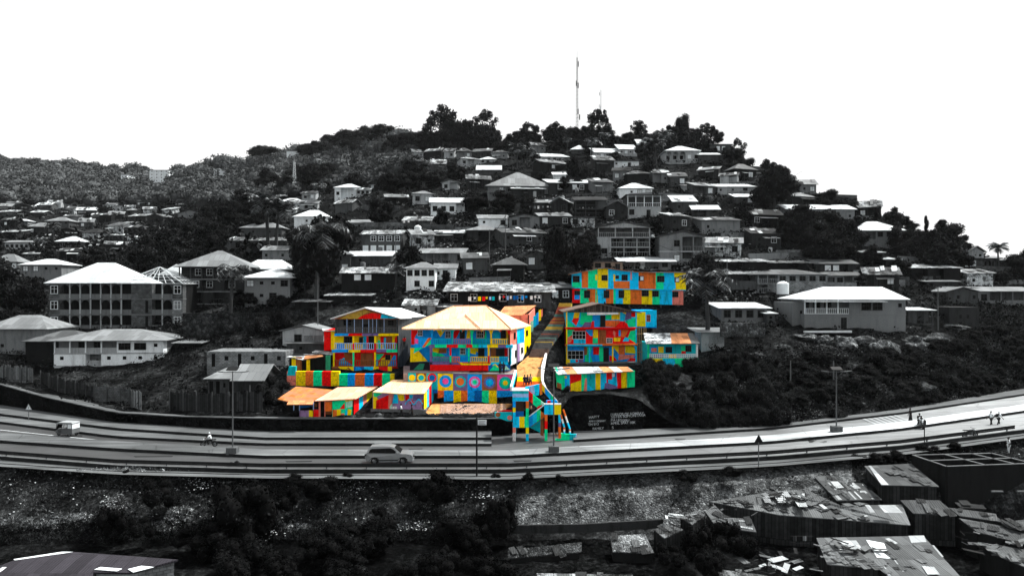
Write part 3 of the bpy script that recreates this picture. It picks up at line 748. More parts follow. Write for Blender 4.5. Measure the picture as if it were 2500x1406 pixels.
pe.paint(m, zp(Z8, 735, 556, 748, 556, 748, 480, 728, 440, 735, 400), PM['y'], -.234)
block_body(pe, m, 1397, 1670, 663, 739, 8, dim, -.55); rel(m.build('wall', r), r)
pe.slab(m2 := MB(), zp(Z8, 450, 394, 1755, 418, 1755, 410, 450, 385), PM['c'], .5, .1); rel(m2.build('ledge', r), r)
for q in ((465, 535, 255, 320), (795, 855, 245, 300), (955, 985, 250, 280), (1025, 1085, 240, 300), (1430, 1505, 255, 318)): pwin(pe, r, Z8, *q, fr=framed)
for q in ((1220, 1270, 255, 305), (1630, 1675, 270, 320)): pwin(pe, r, Z8, *q, fr=framed, bars=0); pe.slab(t := MB(), zp(Z8, q[1] - 35, q[3] - 3, q[1], q[3] - 3, q[1], q[2] + 3, q[1] - 35, q[2] + 3), framew, .04, .12); rel(t.build('shutter', r), r)
for q in ((595, 655, 420, 500), (820, 875, 420, 500), (990, 1045, 420, 500), (1255, 1325, 420, 480), (1375, 1440, 425, 485), (1605, 1665, 435, 490), (485, 540, 425, 465)): pwin(pe, r, Z8, *q, fr=framed, off=-.2)
m = MB(); th = .12
for a, b in (((1389, 669), (1471, 653)), ((1471, 653), (1553, 663)), ((1553, 663), (1678, 664))):
    f0, f1 = P(a[0], a[1], Yb - .7), P(b[0], b[1], Yb - .7); m.prism([f0, f1, f1 + Vector((0, 9.5, 0)), f0 + Vector((0, 9.5, 0))], (0, 0, -.14), mk('rusty_tin', g(.3), 'tin', rust=(.25, .12, .06)))
rel(m.build('roof', r), r)
for x in (1500, 1535, 1575, 1612, 1655): post(pe, r, x, x + 3.5, 741, 770, dim, -.5, 'stilt', .3)
OBJS.append((r, 1535, 742, None)); r['_b'] = (1390, 1680, 653, 745)

# F: three storey painted house under a brown gable
Yb = 112; pf = Plane(1465, 888, Yb); r = empty('apartment_house', P(1468, 888, Yb), 0, 'three storey balcony house with busy mural patches and a brown gable', 'house')
m = MB(); fl = [(761, 800), (803, 840), (845, 888)]
pb_ = Plane(1465, 888, Yb + 1.1)
for (ya, yb_), seed in zip(fl, (1, 2, 3)): block_body(pf, m, 1383, 1553, ya, yb_ + 2, 8, PM['c' if seed == 1 else 'r' if seed == 2 else 'b'], -1.1)
def patch(Z, c_, *pts, off=.01, pl=None, mb=None): (pl or pb_).paint(mb or m, zp(Z, *pts), PM[c_], off)
OFFS = [0]
def ptc(c_, *pts):
    OFFS[0] += .0025; pb_.paint(m, zp(Z8, *pts), PM[c_], .01 + OFFS[0])
# top floor
ptc('c', 385, 840, 540, 840, 440, 740, 385, 690); ptc('g', 385, 840, 500, 840, 440, 790, 395, 740); ptc('r', 450, 770, 490, 690, 535, 740, 500, 820)
ptc('y', 465, 735, 480, 670, 540, 670, 530, 730); ptc('g', 540, 800, 560, 670, 690, 690, 680, 780, 600, 820); ptc('b', 680, 840, 690, 690, 770, 700, 770, 840)
ptc('p', 560, 840, 600, 780, 690, 780, 690, 840); ptc('r', 665, 840, 680, 770, 705, 765, 705, 840); ptc('o', 835, 830, 835, 760, 1060, 760, 1060, 800, 960, 838)
ptc('y', 905, 750, 905, 700, 1000, 660, 1000, 750); ptc('g', 835, 745, 845, 680, 905, 680, 905, 745); ptc('r', 940, 840, 1010, 765, 1080, 790, 1100, 840)
ptc('c', 1000, 770, 1000, 690, 1055, 690, 1055, 770); ptc('p', 1055, 760, 1070, 670, 1130, 665, 1130, 740); ptc('g', 1060, 770, 1185, 725, 1185, 835, 1110, 830); ptc('r', 1130, 720, 1130, 665, 1185, 665, 1185, 720)
ptc('y', 1010, 660, 1010, 635, 1070, 635, 1070, 690)
# middle floor
ptc('g', 400, 960, 400, 865, 480, 865, 450, 930); ptc('s', 400, 1020, 400, 950, 460, 950, 440, 1010); ptc('c', 470, 1025, 470, 975, 610, 975, 610, 1025)
ptc('b', 610, 930, 610, 865, 690, 865, 690, 940); ptc('r', 610, 1020, 610, 880, 680, 960, 640, 1020); ptc('y', 690, 960, 700, 865, 750, 865, 750, 960); ptc('g', 690, 1030, 690, 960, 750, 960, 750, 1030)
ptc('m', 765, 1025, 760, 870, 840, 870, 840, 1025); ptc('s', 920, 910, 930, 870, 950, 900, 945, 960); ptc('y', 930, 1000, 930, 955, 1010, 955, 1000, 1000); ptc('b', 985, 940, 985, 870, 1010, 870, 1010, 940)
ptc('c', 1030, 1000, 1060, 950, 1105, 960, 1105, 1000); ptc('g', 1090, 960, 1120, 880, 1185, 870, 1185, 1020, 1150, 1000); ptc('o', 1015, 950, 1020, 870, 1100, 870, 1060, 950)
# lower floor
ptc('g', 600, 1230, 600, 1060, 680, 1060, 660, 1150, 690, 1240); ptc('m', 590, 1160, 590, 1065, 625, 1065, 625, 1150); ptc('r', 695, 1150, 695, 1065, 765, 1065, 765, 1150); ptc('g', 770, 1230, 760, 1160, 765, 1060, 810, 1060, 810, 1230)
ptc('o', 985, 1150, 985, 1050, 1055, 1050, 1055, 1150); ptc('s', 980, 1215, 990, 1155, 1180, 1150, 1150, 1190); ptc('y', 1060, 1130, 1060, 1050, 1160, 1050, 1185, 1140); ptc('r', 880, 1225, 880, 1160, 930, 1170, 970, 1220); ptc('r', 1080, 1225, 1120, 1190, 1185, 1190, 1185, 1225)
ptc('y', 920, 1060, 920, 1050, 985, 1050, 985, 1140)
block_body(pf, m, 1383, 1553, 889, 893, 6, dim, 0.0)
rel(m.build('wall', r), r)
pb_2 = pb_
for q, nm in (((780, 830, 705, 830), 'door'), ((815, 870, 1075, 1228), 'door')): pwin(pb_2, r, Z8, *q, m=black, fr=wood, name=nm, bars=0, off=.06)
for q in ((460, 605, 885, 970), (405, 580, 1110, 1200), (850, 910, 965, 1015)): pwin(pb_2, r, Z8, *q, fr=framew, bars=3, off=.06)
m = MB(); pf.slab(m, zp(Z8, 375, 855, 1190, 855, 1190, 842, 375, 842), PM['r'], 1.2, .05); pf.slab(m, zp(Z8, 375, 1050, 1205, 1045, 1205, 1028, 375, 1034), PM['o'], 1.2, .05)
pf.slab(m, zp(Z8, 400, 1262, 1200, 1252, 1200, 1235, 400, 1245), concrete, 1.2, .05)
pf.slab(m, zp(Z8, 400, 1052, 800, 1052, 800, 1034, 400, 1034), PM['c'], .02, .08); rel(m.build('floor_slab', r), r)
prect(pf, m2 := MB(), Z8, 395, 580, 1205, 1265, 'c', 0); pf.paint(m2, zp(Z8, 395, 1265, 430, 1265, 430, 1205, 395, 1205), PM['y'], .01); pf.paint(m2, zp(Z8, 530, 1265, 580, 1265, 580, 1205, 530, 1205), PM['p'], .01)
pf.disc(m2, *Z8(508, 1222), 3.3, PM['r'], .012); rel(m2.build('parapet', r), r)
for x, c_ in ((385, 'y'), (1180, 'c')):
    for (ya, yb_) in fl: post(pf, r, Z8(x, 0)[0], Z8(x + 14, 0)[0], ya, yb_, PM[c_])
for x, c_ in ((645, 'c'), (912, 'y')): post(pf, r, Z8(x, 0)[0], Z8(x + 15, 0)[0], 845, 888, PM[c_])
m = MB(); pf.slab(m, zp(Z8, 385, 668, 1185, 668, 775, 578), mk('brown_boards', (.10, .08, .07), 'board'), .2, .0); rel(m.build('gable', r), r)
m = MB(); rb = mk('brown_tin', (.16, .12, .10), 'tin')
for a, b in (((1374, 761), (1464, 740)), ((1464, 740), (1566, 763))):
    f0, f1 = P(a[0], a[1], Yb - 1), P(b[0], b[1], Yb - 1); m.prism([f0, f1, f1 + Vector((0, 10, 0)), f0 + Vector((0, 10, 0))], (0, 0, -.14), rb)
rel(m.build('roof', r), r)
m = MB(); pf.slab(m, zp(Z8, 630, 700, 985, 690, 985, 672, 630, 668), white, .5, .4); rel(m.build('awning', r), r)
OBJS.append((r, 1468, 888, None)); r['_b'] = (1374, 1566, 741, 892)

# yellow and blue annex beside it
pa = Plane(1578, 797, 116); r = empty('annex', P(1578, 797, 116), 0, 'small flat annex painted half yellow and half bright blue', 'house')
m = MB(); pa.rect(m, 1553, 1576, 762, 797, PM['y']); pa.rect(m, 1576, 1603, 757, 798, PM['c']); block_body(pa, m, 1553, 1603, 758, 800, 5, PM['b']); rel(m.build('wall', r), r)
pwin(pa, r, Z8, 1310, 1345, 700, 770, fr=PM['s']); OBJS.append((r, 1578, 797, None)); r['_b'] = (1553, 1603, 757, 800)
r = empty('bamboo_scaffold', P(1567, 880, 111), 0, 'bamboo pole scaffold standing between the two painted houses', 'scaffold'); m = MB(); bam = mk('bamboo', (.28, .20, .10), 'plaster')
for x in (1557, 1562, 1567, 1572, 1577): m.tube(P(x, 884, 111), P(x + rnd.uniform(-2, 2), 799, 111.4), .07, .05, bam)
for y in (815, 838, 860): m.tube(P(1554, y, 111), P(1578, y - 1, 111), .05, .05, bam)
rel(m.build('poles', r), r); OBJS.append((r, 1567, 880, None)); r['_b'] = (1555, 1580, 800, 884)

# G: low house with breeze block parapet and rusty roof
Yb = 106; pg = Plane(1640, 895, Yb); r = empty('painted_cottage', P(1640, 895, Yb), 0, 'painted cottage with breeze block porch wall under a half rusty tin roof', 'house')
m = MB(); pg2 = Plane(1640, 895, Yb + 1.6); block_body(pg2, m, 1579, 1703, 838, 893, 5, PM['t'], 0)
for q in ((1350, 1430, 1060, 1130, 'b'), (1360, 1420, 1075, 1120, 's'), (1440, 1500, 1060, 1130, 'y'), (1700, 1750, 1050, 1130, 'g'), (1705, 1755, 1110, 1140, 'r')): prect(pg2, m, Z8, *q[:4], q[4], .01 + rnd.random() * .01)
pg.rect(m, 1579, 1705, 874, 895, PM['g'], .25)
pg.paint(m, zp(Z8, 1345, 1290, 1345, 1198, 1480, 1198, 1500, 1230, 1440, 1290), PM['y']); pg.paint(m, zp(Z8, 1440, 1292, 1500, 1230, 1490, 1198, 1625, 1198, 1640, 1292), PM['c'], .014)
pg.paint(m, zp(Z8, 1740, 1280, 1760, 1198, 1890, 1198, 1880, 1262), PM['w'], .016); pg.paint(m, zp(Z8, 1615, 1292, 1625, 1255, 1665, 1292), PM['s'], .018); rel(m.build('wall', r), r)
pwin(pg2, r, Z8, 1755, 1815, 1050, 1115, fr=framed); pwin(pg2, r, Z8, 1520, 1600, 1060, 1130, m=black, fr=PM['c'], name='door', bars=0)
m = MB(); 
for j in range(3): pg.rect(m, 1586, 1703, 864 + j * 4.6, 865.4 + j * 4.6, framew, .2, 0)
for i in range(26): pg.rect(m, 1586 + i * 4.6, 1587.4 + i * 4.6, 864, 874, framew, .18, -.01)
pg.rect(m, 1597, 1619, 865.5, 873.4, PM['p'], .1, -.04); pg.rect(m, 1632, 1652, 865.5, 873.4, PM['y'], .1, -.04); rel(m.build('breeze_block_parapet', r), r)
for x, c_ in ((1581, 'g'), (1700, 'w')): post(pg, r, x, x + 4, 840, 874, PM[c_])
rr1 = mk('white_rust_tin', g(.8), 'tinp', lo=.8); rr2 = mk('orange_tin', (.62, .27, .12), 'tin', lo=.7, bw=.8, rh=1.7)
m = MB(); roof_pts(m, [(1577, 838, Yb - .6), (1640, 838, Yb - .6), (1636, 813, Yb + 5), (1571, 813, Yb + 5)], rr1); roof_pts(m, [(1640, 838, Yb - .6), (1688, 838, Yb - .6), (1678, 813, Yb + 5), (1636, 813, Yb + 5)], rr2)
roof_pts(m, [(1688, 838, Yb - .6), (1709, 838, Yb - .6), (1692, 813, Yb + 5), (1678, 813, Yb + 5)], ting); rel(m.build('roof', r), r); OBJS.append((r, 1640, 895, None)); r['_b'] = (1571, 1709, 813, 895)

# H: low painted shed under patchwork roof
Yb = 98; ph = Plane(1455, 950, Yb, 3); r = empty('painted_shed', P(1455, 952, Yb), 0, 'long low shed with bold mural stripes under a patchwork rusty roof', 'shed')
ph.o = P(1455, 950, Yb); m = MB()
bt = lambda x: lerp(513, 440, max(0, (x - 1150)) / 880) if x > 1150 else lerp(505, 513, (x - 1000) / 150)
tp = lambda x: lerp(270, 235, (x - 1040) / 975)
hx = [1035, 1140, 1165, 1205, 1350, 1420, 1530, 1595, 1670, 1745, 1800, 1860, 1930, 2030]
for a, b, c_ in zip(hx, hx[1:], 'gbcrgtycrbryg'): ph.slab(m, zp(ZS, a, bt(a), b, bt(b), b, tp(b), a, tp(a)), PM[c_], .25)
for c_, pts in (('m', (1040, 480, 1040, 380, 1095, 400, 1100, 490)), ('y', (1215, 495, 1215, 400, 1345, 355, 1350, 495)), ('s', (1380, 490, 1400, 330, 1420, 330, 1420, 490)), ('p', (1640, 470, 1650, 390, 1720, 385, 1810, 440, 1810, 458)),
          ('c', (1690, 390, 1690, 340, 1800, 310, 1810, 430)), ('w', (1740, 310, 1740, 262, 1775, 262, 1775, 310)), ('r', (1675, 345, 1675, 290, 1740, 290, 1740, 345)), ('y', (1140, 330, 1140, 300, 1165, 300, 1165, 330)), ('c', (1430, 490, 1430, 400, 1520, 480, 1520, 490))):
    OFFS[0] += .002; ph.paint(m, zp(ZS, *pts), PM[c_], .01 + (OFFS[0] % .03))
a = [ph.at(1362, 955, -.25), ph.at(1549, 945, -.25), ph.at(1549, 906, -.25), ph.at(1362, 914, -.25)]; m.prism(a, (0, 5, 0), PM['t']); rel(m.build('wall', r), r)
ps = MB(); q0, q1 = ph.at(1361, 955), ph.at(1361, 914)   # left end wall
ps.prism([q0, q0 + Vector((-.05, 4.2, .5)), q1 + Vector((-.05, 4.2, .6)), q1], (.2, 0, 0), PM['g']); rel(ps.build('end_wall', r), r)
m = MB(); xs4 = [1362, 1385, 1410, 1450, 1475, 1500, 1520, 1547]; 
for a, b, mm in zip(xs4, xs4[1:], (rr1, rr2, tinw, rr1, rr2, tinw, rr2)):
    f = lambda x: (x - 1362) / 185
    roof_pts(m, [(a, lerp(913.5, 905.5, f(a)), Yb - .7 + f(a) * -.2), (b, lerp(913.5, 905.5, f(b)), Yb - .7 - f(b) * .2), (lerp(1349, 1532, f(b)), 895, Yb + 5), (lerp(1349, 1532, f(a)), 895, Yb + 5)], mm)
rel(m.build('roof', r), r); OBJS.append((r, 1455, 950, None)); r['_b'] = (1349, 1551, 895, 956)

# A: three storey painted house with the white gable roof
Yb = 106; pA = Plane(890, 897, Yb, 0); r = empty('apartment_house', P(890, 897, Yb), 0, 'three storey painted balcony house under a plain white gable roof', 'house')
pA2 = Plane(890, 897, Yb + 1.1); m = MB()
for ya, yb_, c_ in ((777, 814, 'x'), (818, 853, 'y'), (859, 897, 'r')): block_body(pA, m, 818, 972, ya, yb_ + 2, 10, dim if c_ == 'x' else PM[c_], -1.1)
m.prism([pA.at(972, 897, 0), pA.at(972, 897, 0) + Vector((4, 10, 0)), P(972, 777, Yb) + Vector((4, 10, 0)), P(972, 777, Yb)], (-.2, 0, 0), dim)
def pta(c_, *pts, pl=pA2, Z=Z6):
    OFFS[0] += .002; pl.paint(m, zp(Z, *pts), PM[c_] if isinstance(c_, str) else c_, .01 + (OFFS[0] % .06))
for q in (('y', 670, 570, 670, 425, 745, 425, 745, 570), ('n', 745, 500, 745, 425, 850, 425, 850, 500), ('b', 665, 570, 665, 505, 750, 505, 750, 570), ('c', 970, 570, 970, 425, 1005, 425, 1005, 570), ('r', 1005, 570, 1005, 425, 1090, 425, 1090, 570),
          ('g', 1135, 570, 1135, 470, 1165, 470, 1165, 570), ('r', 1165, 520, 1165, 425, 1240, 425, 1240, 520), ('c', 1205, 570, 1205, 440, 1230, 440, 1230, 570), ('m', 1235, 570, 1235, 425, 1300, 425, 1300, 570), ('r', 1330, 570, 1330, 440, 1365, 440, 1365, 570),
          ('r', 650, 700, 650, 610, 700, 610, 700, 700), ('b', 690, 760, 700, 690, 740, 680, 850, 760), ('c', 700, 740, 740, 670, 780, 680, 790, 740), ('m', 760, 700, 750, 610, 840, 610, 840, 700), ('r', 870, 700, 870, 615, 930, 615, 930, 700), ('m', 940, 760, 940, 620, 1080, 620, 1080, 760),
          ('g', 1115, 760, 1115, 625, 1210, 625, 1150, 700), ('y', 1140, 760, 1180, 680, 1290, 640, 1290, 760), ('b', 1250, 765, 1320, 640, 1370, 650, 1370, 765), ('c', 1115, 760, 1115, 680, 1140, 680, 1140, 760)): pta(*q)
rel(m.build('wall', r), r)
for q in ((760, 840, 435, 500), (925, 960, 440, 510), (1225, 1275, 640, 690), (745, 830, 240, 300), (1255, 1315, 245, 300)): pwin(pA2, r, Z6, *q, fr=framed, off=.08)
for q in ((1035, 1090, 430, 565), (960, 1020, 290, 384)): pwin(pA2, r, Z6, *q, m=black, fr=wood, name='door', bars=0, off=.08)
m = MB()
for x0_, x1_, c_ in ((640, 800, 'b'), (800, 955, 'r'), (955, 1140, 'p'), (1140, 1370, 'y')): pA.slab(m, zp(Z6, x0_, 423, x1_, 418, x1_, 395, x0_, 397), PM[c_], 1.2, .05)
for x0_, x1_, c_ in ((610, 800, 'b'), (800, 935, 'y'), (935, 1120, 'r'), (1120, 1235, 'p'), (1235, 1360, 'g')): pA.slab(m, zp(Z6, x0_, 612, x1_, 608, x1_, 578, x0_, 580), PM[c_], 1.2, .05)
rel(m.build('floor_slab', r), r)
m = MB()
for x0_, x1_, c_ in ((610, 685, 'm'), (685, 860, 'y'), (860, 980, 'd'), (980, 1085, 'c'), (1085, 1145, 'y'), (1145, 1250, 'r'), (1250, 1295, 'y')): pA.slab(m, zp(Z6, x0_, 856, x1_, 856, x1_, 772, x0_, 772), PM[c_], .3, .02)
zz = [(685, 790), (735, 835), (795, 785), (845, 830)]
for a, b in zip(zz, zz[1:]): pA.paint(m, zp(Z6, a[0] - 4, a[1] + 8, b[0] - 4, b[1] + 8, b[0] + 4, b[1] - 6, a[0] + 4, a[1] - 6), PM['m'], .04)
pA.paint(m, zp(Z6, 870, 850, 990, 850, 930, 780, 880, 775), PM['b'], .042); rel(m.build('base_wall', r), r)
for x, c1, c2 in ((622, 'y', 'y'), (846, 'y', 'r'), (1095, 'y', 'r'), (1345, 'r', 'g')):
    x_ = Z6(x, 0)[0]; post(pA, r, x_, x_ + 4.5, 820, 838, PM[c1]); post(pA, r, x_ + .2, x_ + 4.3, 838, 854, PM[c2]); post(pA, r, x_, x_ + 4, 860, 895, PM[c1 if x != 846 else 'g'])
for x in (780, 865, 960, 1030, 1075, 1120, 1205, 1355): x_ = Z6(x, 0)[0]; post(pA, r, x_, x_ + .9, 777, 813, PM['l'], th=.1)
for x0_, x1_ in ((640, 850), (865, 1090), (1110, 1360)):
    a, b = Z6(x0_, 0)[0], Z6(x1_, 0)[0]; prail(pA, r, a, b, 837, 853, PM['l'], n=9); prail(pA, r, a, b, 879, 895, PM['m'], n=9)
prail(pA, r, 823, 972, 799, 813, steel, n=40)
m = MB(); gb = zp(Z6, 640, 230, 1380, 230, 985, 112)
pA.slab(m, gb, PM['m'], .2); pA.paint(m, zp(Z6, 700, 225, 900, 225, 1000, 160, 1060, 150, 985, 118, 800, 172), mk('mural_ochre', (.45, .32, .05), 'paint'), .012); pA.paint(m, zp(Z6, 905, 225, 1180, 225, 1160, 165, 1060, 160, 960, 190), PM['r'], .014)
pA.paint(m, zp(Z6, 1165, 222, 1365, 222, 1180, 172), PM['c'], .016); rel(m.build('gable', r), r)
m = MB(); f = lambda p, Yq: P(p[0], p[1], Yq)
wg = mk('white_tin', g(.85), 'plaster', var=.05)
rg_ = [f((890, 750), Yb - .8), f((976, 776), Yb - .8), f((1048, 774), Yb + 11), f((980, 752), Yb + 11)]; m.prism(rg_, (0, 0, -.12), wg)
m.prism([f((806, 777), Yb - .8), f((890, 750), Yb - .8), f((980, 752), Yb + 11), f((900, 776), Yb + 11)], (0, 0, -.12), wg); rel(m.build('roof', r), r)
OBJS.append((r, 890, 897, None)); r['_b'] = (806, 1047, 750, 911)
pw = Plane(800, 853, 108); r = empty('painted_lean_to', P(800, 853, 108), 0, 'narrow red and yellow painted lean-to left of the white gabled painted house', 'lean-to')
m = MB(); pw.rect(m, 791, 808, 806, 854, PM['r']); pw.rect(m, 808, 817, 806, 854, PM['y']); block_body(pw, m, 791, 817, 806, 856, 5, PM['r']); rel(m.build('wall', r), r)
rel(roof_pts(MB(), [(788, 807, 107.6), (819, 807, 107.6), (819, 802, 113), (786, 802, 113)], tinw).build('roof', r), r); OBJS.append((r, 800, 853, None)); r['_b'] = (786, 819, 800, 856)

# patchwork retaining wall below it, and wall of circles
pc = Plane(830, 942, 101); r = empty('patchwork_wall', P(830, 944, 101), 0, 'rough retaining wall painted in plain upright colour blocks, left of the circle wall', 'wall')
m = MB(); xs5 = [95, 200, 308, 395, 497, 600, 692, 790, 875, 985, 1088, 1185, 1275, 1320]
for i, (a, b, c_) in enumerate(zip(xs5, xs5[1:], 'syogrygbobrgy')): pc.slab(m, zp(Z6, a, 985 + (i * 7) % 13, b, 988 + (i * 5) % 11, b, 828 + (30 if a > 680 else 0), a, 828 + (30 if a > 680 else 0)), RM[c_], .8, (i % 3) * .03)
pc.slab(m, zp(Z6, 95, 875, 190, 875, 200, 770, 120, 770), PM['t'], .5, .02); rel(m.build('wall_face', r), r); OBJS.append((r, 830, 944, None)); r['_b'] = (700, 962, 895, 944)
pr_ = Plane(1120, 950, 96.5, 0); r = empty('circle_wall', P(1120, 955, 96.5), 0, 'retaining wall painted with a row of large ringed circles over colour squares', 'wall'); m = MB()
cx_ = [170, 260, 380, 510, 685, 850, 1015, 1190, 1375]
pl_ = [('t', 'y', None, None), ('m', 'y', 't', None), ('t', 'r', 'd', None), ('y', 'b', 'k', 'k'), ('p', 't', 'o', 'o'), ('b', 'k', 'l', 'g'), ('m', 'p', 'b', 'c'), ('k', 't', 'g', 'y')]
for i, (a, b) in enumerate(zip(cx_, cx_[1:])):
    c0, c1, c2, c3 = pl_[i]; ty = lambda x: lerp(983, 1008, (x - 380) / 995) if x > 380 else 983
    yb_ = 1160 if i > 2 else 1150; pr_.slab(m, zp(Z7, a, yb_ + 25, b, yb_ + 25, b, ty(b), a, ty(a)), PM[c0], .7)
    X, Yc = Z7((a + b) / 2, (1065 + i * 5) if i > 2 else 1040); rad = (b - a) / 4.687 * .40
    pr_.disc(m, X, Yc, rad, PM[c1], .012)
    if c2: pr_.disc(m, X, Yc, rad * (.66 if i != 3 else .5), PM[c2], .020)
    if c3: pr_.disc(m, X, Yc, rad * .38, PM[c3], .028)
for a, b, c_, yb_ in zip((380, 510, 580, 690, 775, 850, 930, 1015, 1095, 1185), (510, 580, 690, 775, 850, 930, 1015, 1095, 1185, 1375), 'dobyobdgyb', (1200, 1250, 1290, 1300, 1290, 1295, 1310, 1312, 1325, 1240)):
    pr_.slab(m, zp(Z7, a, yb_ + 25, b, yb_ + 12, b, 1160, a, 1160), RM[c_], .7, -.05)
rel(m.build('wall_face', r), r); m = MB(); pr_.slab(m, zp(Z7, 170, 984, 1375, 1008, 1375, 1000, 170, 976), tinl, 1.2, .06); rel(m.build('coping', r), r); OBJS.append((r, 1120, 955, None)); r['_b'] = (995, 1254, 908, 982)
m = MB(); m.prism([P(985, 912, 96.6), P(1258, 917, 96.6), P(1262, 893, 106), P(985, 893, 106)], (0, 0, -1.2), mk('pink_earth', (.30, .22, .20), 'plaster')); tag(m.build('terrace'), kind='structure')

# C: house with the big peach hipped roof
Yb = 99.5; pC = Plane(1125, 905, Yb); pC2 = Plane(1125, 905, Yb + 1.4); r = empty('painted_villa', P(1125, 905, Yb), 0, 'large two storey painted house with arched balconies under a wide peach hipped roof', 'house'); m = MB()
block_body(pC2, m, 1003, 1246, 803, 905, 8.5, PM['b'], 0)
Ys = Yb + 10
sx = [1246, 1262, 1269, 1280, 1296]
for (a, b), c_, c2 in zip(zip(sx, sx[1:]), 'scby', 'wvwy'):
    ta, tb_ = (a - 1246) / 50, (b - 1246) / 50; Pa = lambda t, y0: P(lerp(1246, 1296, t), y0(t), lerp(Yb, Ys, t))
    yt = lambda t: lerp(803, 796, t); ym = lambda t: lerp(843, 832, t); yb2 = lambda t: lerp(893, 868, t)
    m.prism([Pa(ta, ym), Pa(tb_, ym), Pa(tb_, yt), Pa(ta, yt)], (-.3, 0, 0), PM[c_]); m.prism([Pa(ta, yb2), Pa(tb_, yb2), Pa(tb_, ym), Pa(ta, ym)], (-.3, 0, 0), PM[c2])
for c_, pts in (('r', (205, 660, 205, 488, 300, 488, 250, 570, 250, 660)), ('b', (335, 575, 335, 490, 450, 490, 450, 590)), ('y', (490, 490, 600, 490, 540, 575)), ('p', (590, 590, 600, 505, 660, 490, 660, 590)), ('r', (690, 590, 690, 490, 770, 490, 720, 590)),
                ('n', (765, 590, 765, 500, 815, 500, 815, 590)), ('y', (835, 590, 850, 490, 880, 490, 880, 590)), ('m', (950, 590, 950, 500, 1050, 500, 1050, 590)), ('g', (1040, 590, 1060, 490, 1070, 590)), ('c', (1145, 590, 1145, 520, 1215, 520, 1215, 590)),
                ('n', (1230, 590, 1235, 500, 1285, 500, 1285, 590)), ('y', (1290, 590, 1290, 490, 1330, 490, 1330, 590)), ('y', (450, 800, 450, 700, 560, 700, 530, 760)), ('g', (450, 800, 450, 740, 560, 770, 600, 800)), ('m', (520, 760, 530, 700, 610, 700, 610, 760)),
                ('b', (680, 800, 680, 730, 745, 720, 745, 800)), ('c', (750, 800, 750, 690, 860, 690, 860, 800)), ('y', (880, 760, 880, 700, 975, 700, 970, 780)), ('b', (940, 800, 950, 740, 985, 760, 985, 800)), ('m', (1110, 800, 1110, 700, 1180, 700, 1180, 800)),
                ('r', (1270, 800, 1270, 700, 1310, 700, 1310, 800)), ('b', (1040, 800, 1040, 700, 1080, 700, 1080, 800)), ('t', (450, 860, 450, 800, 700, 800, 700, 860))):
    OFFS[0] += .002; pC2.paint(m, zp(Z7, *pts), PM[c_], .01 + (OFFS[0] % .06))
rel(m.build('wall', r), r)
# front skirts
m = MB()
strips(pC, m, 890, 905, [1050, 1192, 1246], 'rd', off=.02)
pC.slab(m, zp(Z7, 415, 892, 770, 892, 740, 862, 415, 862), PM['p'], .25, .0); pC.slab(m, zp(Z7, 770, 892, 1110, 892, 1120, 862, 740, 862), PM['o'], .25, .0); pC.slab(m, zp(Z7, 1110, 892, 1340, 892, 1340, 862, 1120, 862), PM['c'], .25, .0)
pC.paint(m, zp(Z7, 760, 870, 780, 895, 1110, 895, 1110, 880, 800, 878, 775, 862), PM['y'], .045)
pC.paint(m, zp(Z7, 1100, 960, 1165, 885, 1240, 960), PM['g'], .04); pC.paint(m, zp(Z7, 1240, 950, 1290, 900, 1340, 950), PM['a'], .042); pC.paint(m, zp(Z7, 1130, 905, 1165, 878, 1205, 915, 1195, 925, 1165, 893), PM['y'], .05)
pC.slab(m, zp(Z7, 245, 690, 245, 580, 435, 580, 435, 660, 350, 700, 235, 760), PM['b'], .2, .03); pC.paint(m, zp(Z7, 330, 692, 400, 585, 440, 585, 360, 692), PM['o'], .05); pC.paint(m, zp(Z7, 360, 690, 430, 600, 435, 655), PM['g'], .055)
pC.paint(m, zp(Z7, 248, 650, 248, 590, 285, 600, 285, 650), PM['k'], .05); pC.paint(m, zp(Z7, 235, 755, 240, 700, 345, 695), PM['g'], .052)
pC.slab(m, zp(Z7, 190, 960, 190, 860, 420, 860, 420, 960), PM['n'], .2, -.9); pC.paint(m, zp(Z7, 230, 950, 300, 880, 360, 880, 340, 950), PM['e'], -.88); pC.slab(m, zp(Z7, 195, 860, 195, 700, 260, 700, 390, 850), PM['y'], .2, -1.0)
rel(m.build('front_mural_panels', r), r)
m = MB(); gsx = [(405, 475, 'p'), (475, 610, 'g'), (610, 740, 'r'), (740, 835, 'g'), (835, 905, 'r'), (905, 975, 'g'), (975, 1075, 'c'), (1075, 1200, 'y'), (1200, 1290, 'p'), (1290, 1370, 'c')]
for a, b, c_ in gsx: pC.slab(m, zp(Z7, a, 696, b, 696, b, 664, a, 664), PM[c_], 1.4, .05)
rel(m.build('floor_slab', r), r)
for a, b, c_ in ((440, 672, 'c'), (680, 895, 'v'), (905, 1118, 't'), (1130, 1318, 'y')): prail(pC, r, Z7(a, 0)[0], Z7(b, 0)[0], 827, 840.5, PM[c_])
for a, b, c_ in ((445, 640, 'p'), (672, 760, 'o'), (760, 885, 'b'), (885, 1080, 'y'), (1110, 1210, 'y'), (1210, 1335, 'c')): prail(pC, r, Z7(a, 0)[0], Z7(b, 0)[0], 870.5, 883.5, PM[c_])
cols_ = [(440, 'b'), (675, 't'), (900, 'g'), (1120, 'y'), (1325, 'r')]
for x, c_ in cols_:
    X = Z7(x, 0)[0]; post(pC, r, X - 2, X + 2, 815, 841, PM[c_]); o = MB(); pC.slab(o, [(X - 2, 816), (X + 2, 816), (X + 5.5, 804), (X - 5.5, 804)], PM[c_], .25, .01); rel(o.build('column_capital', r), r)
m = MB()
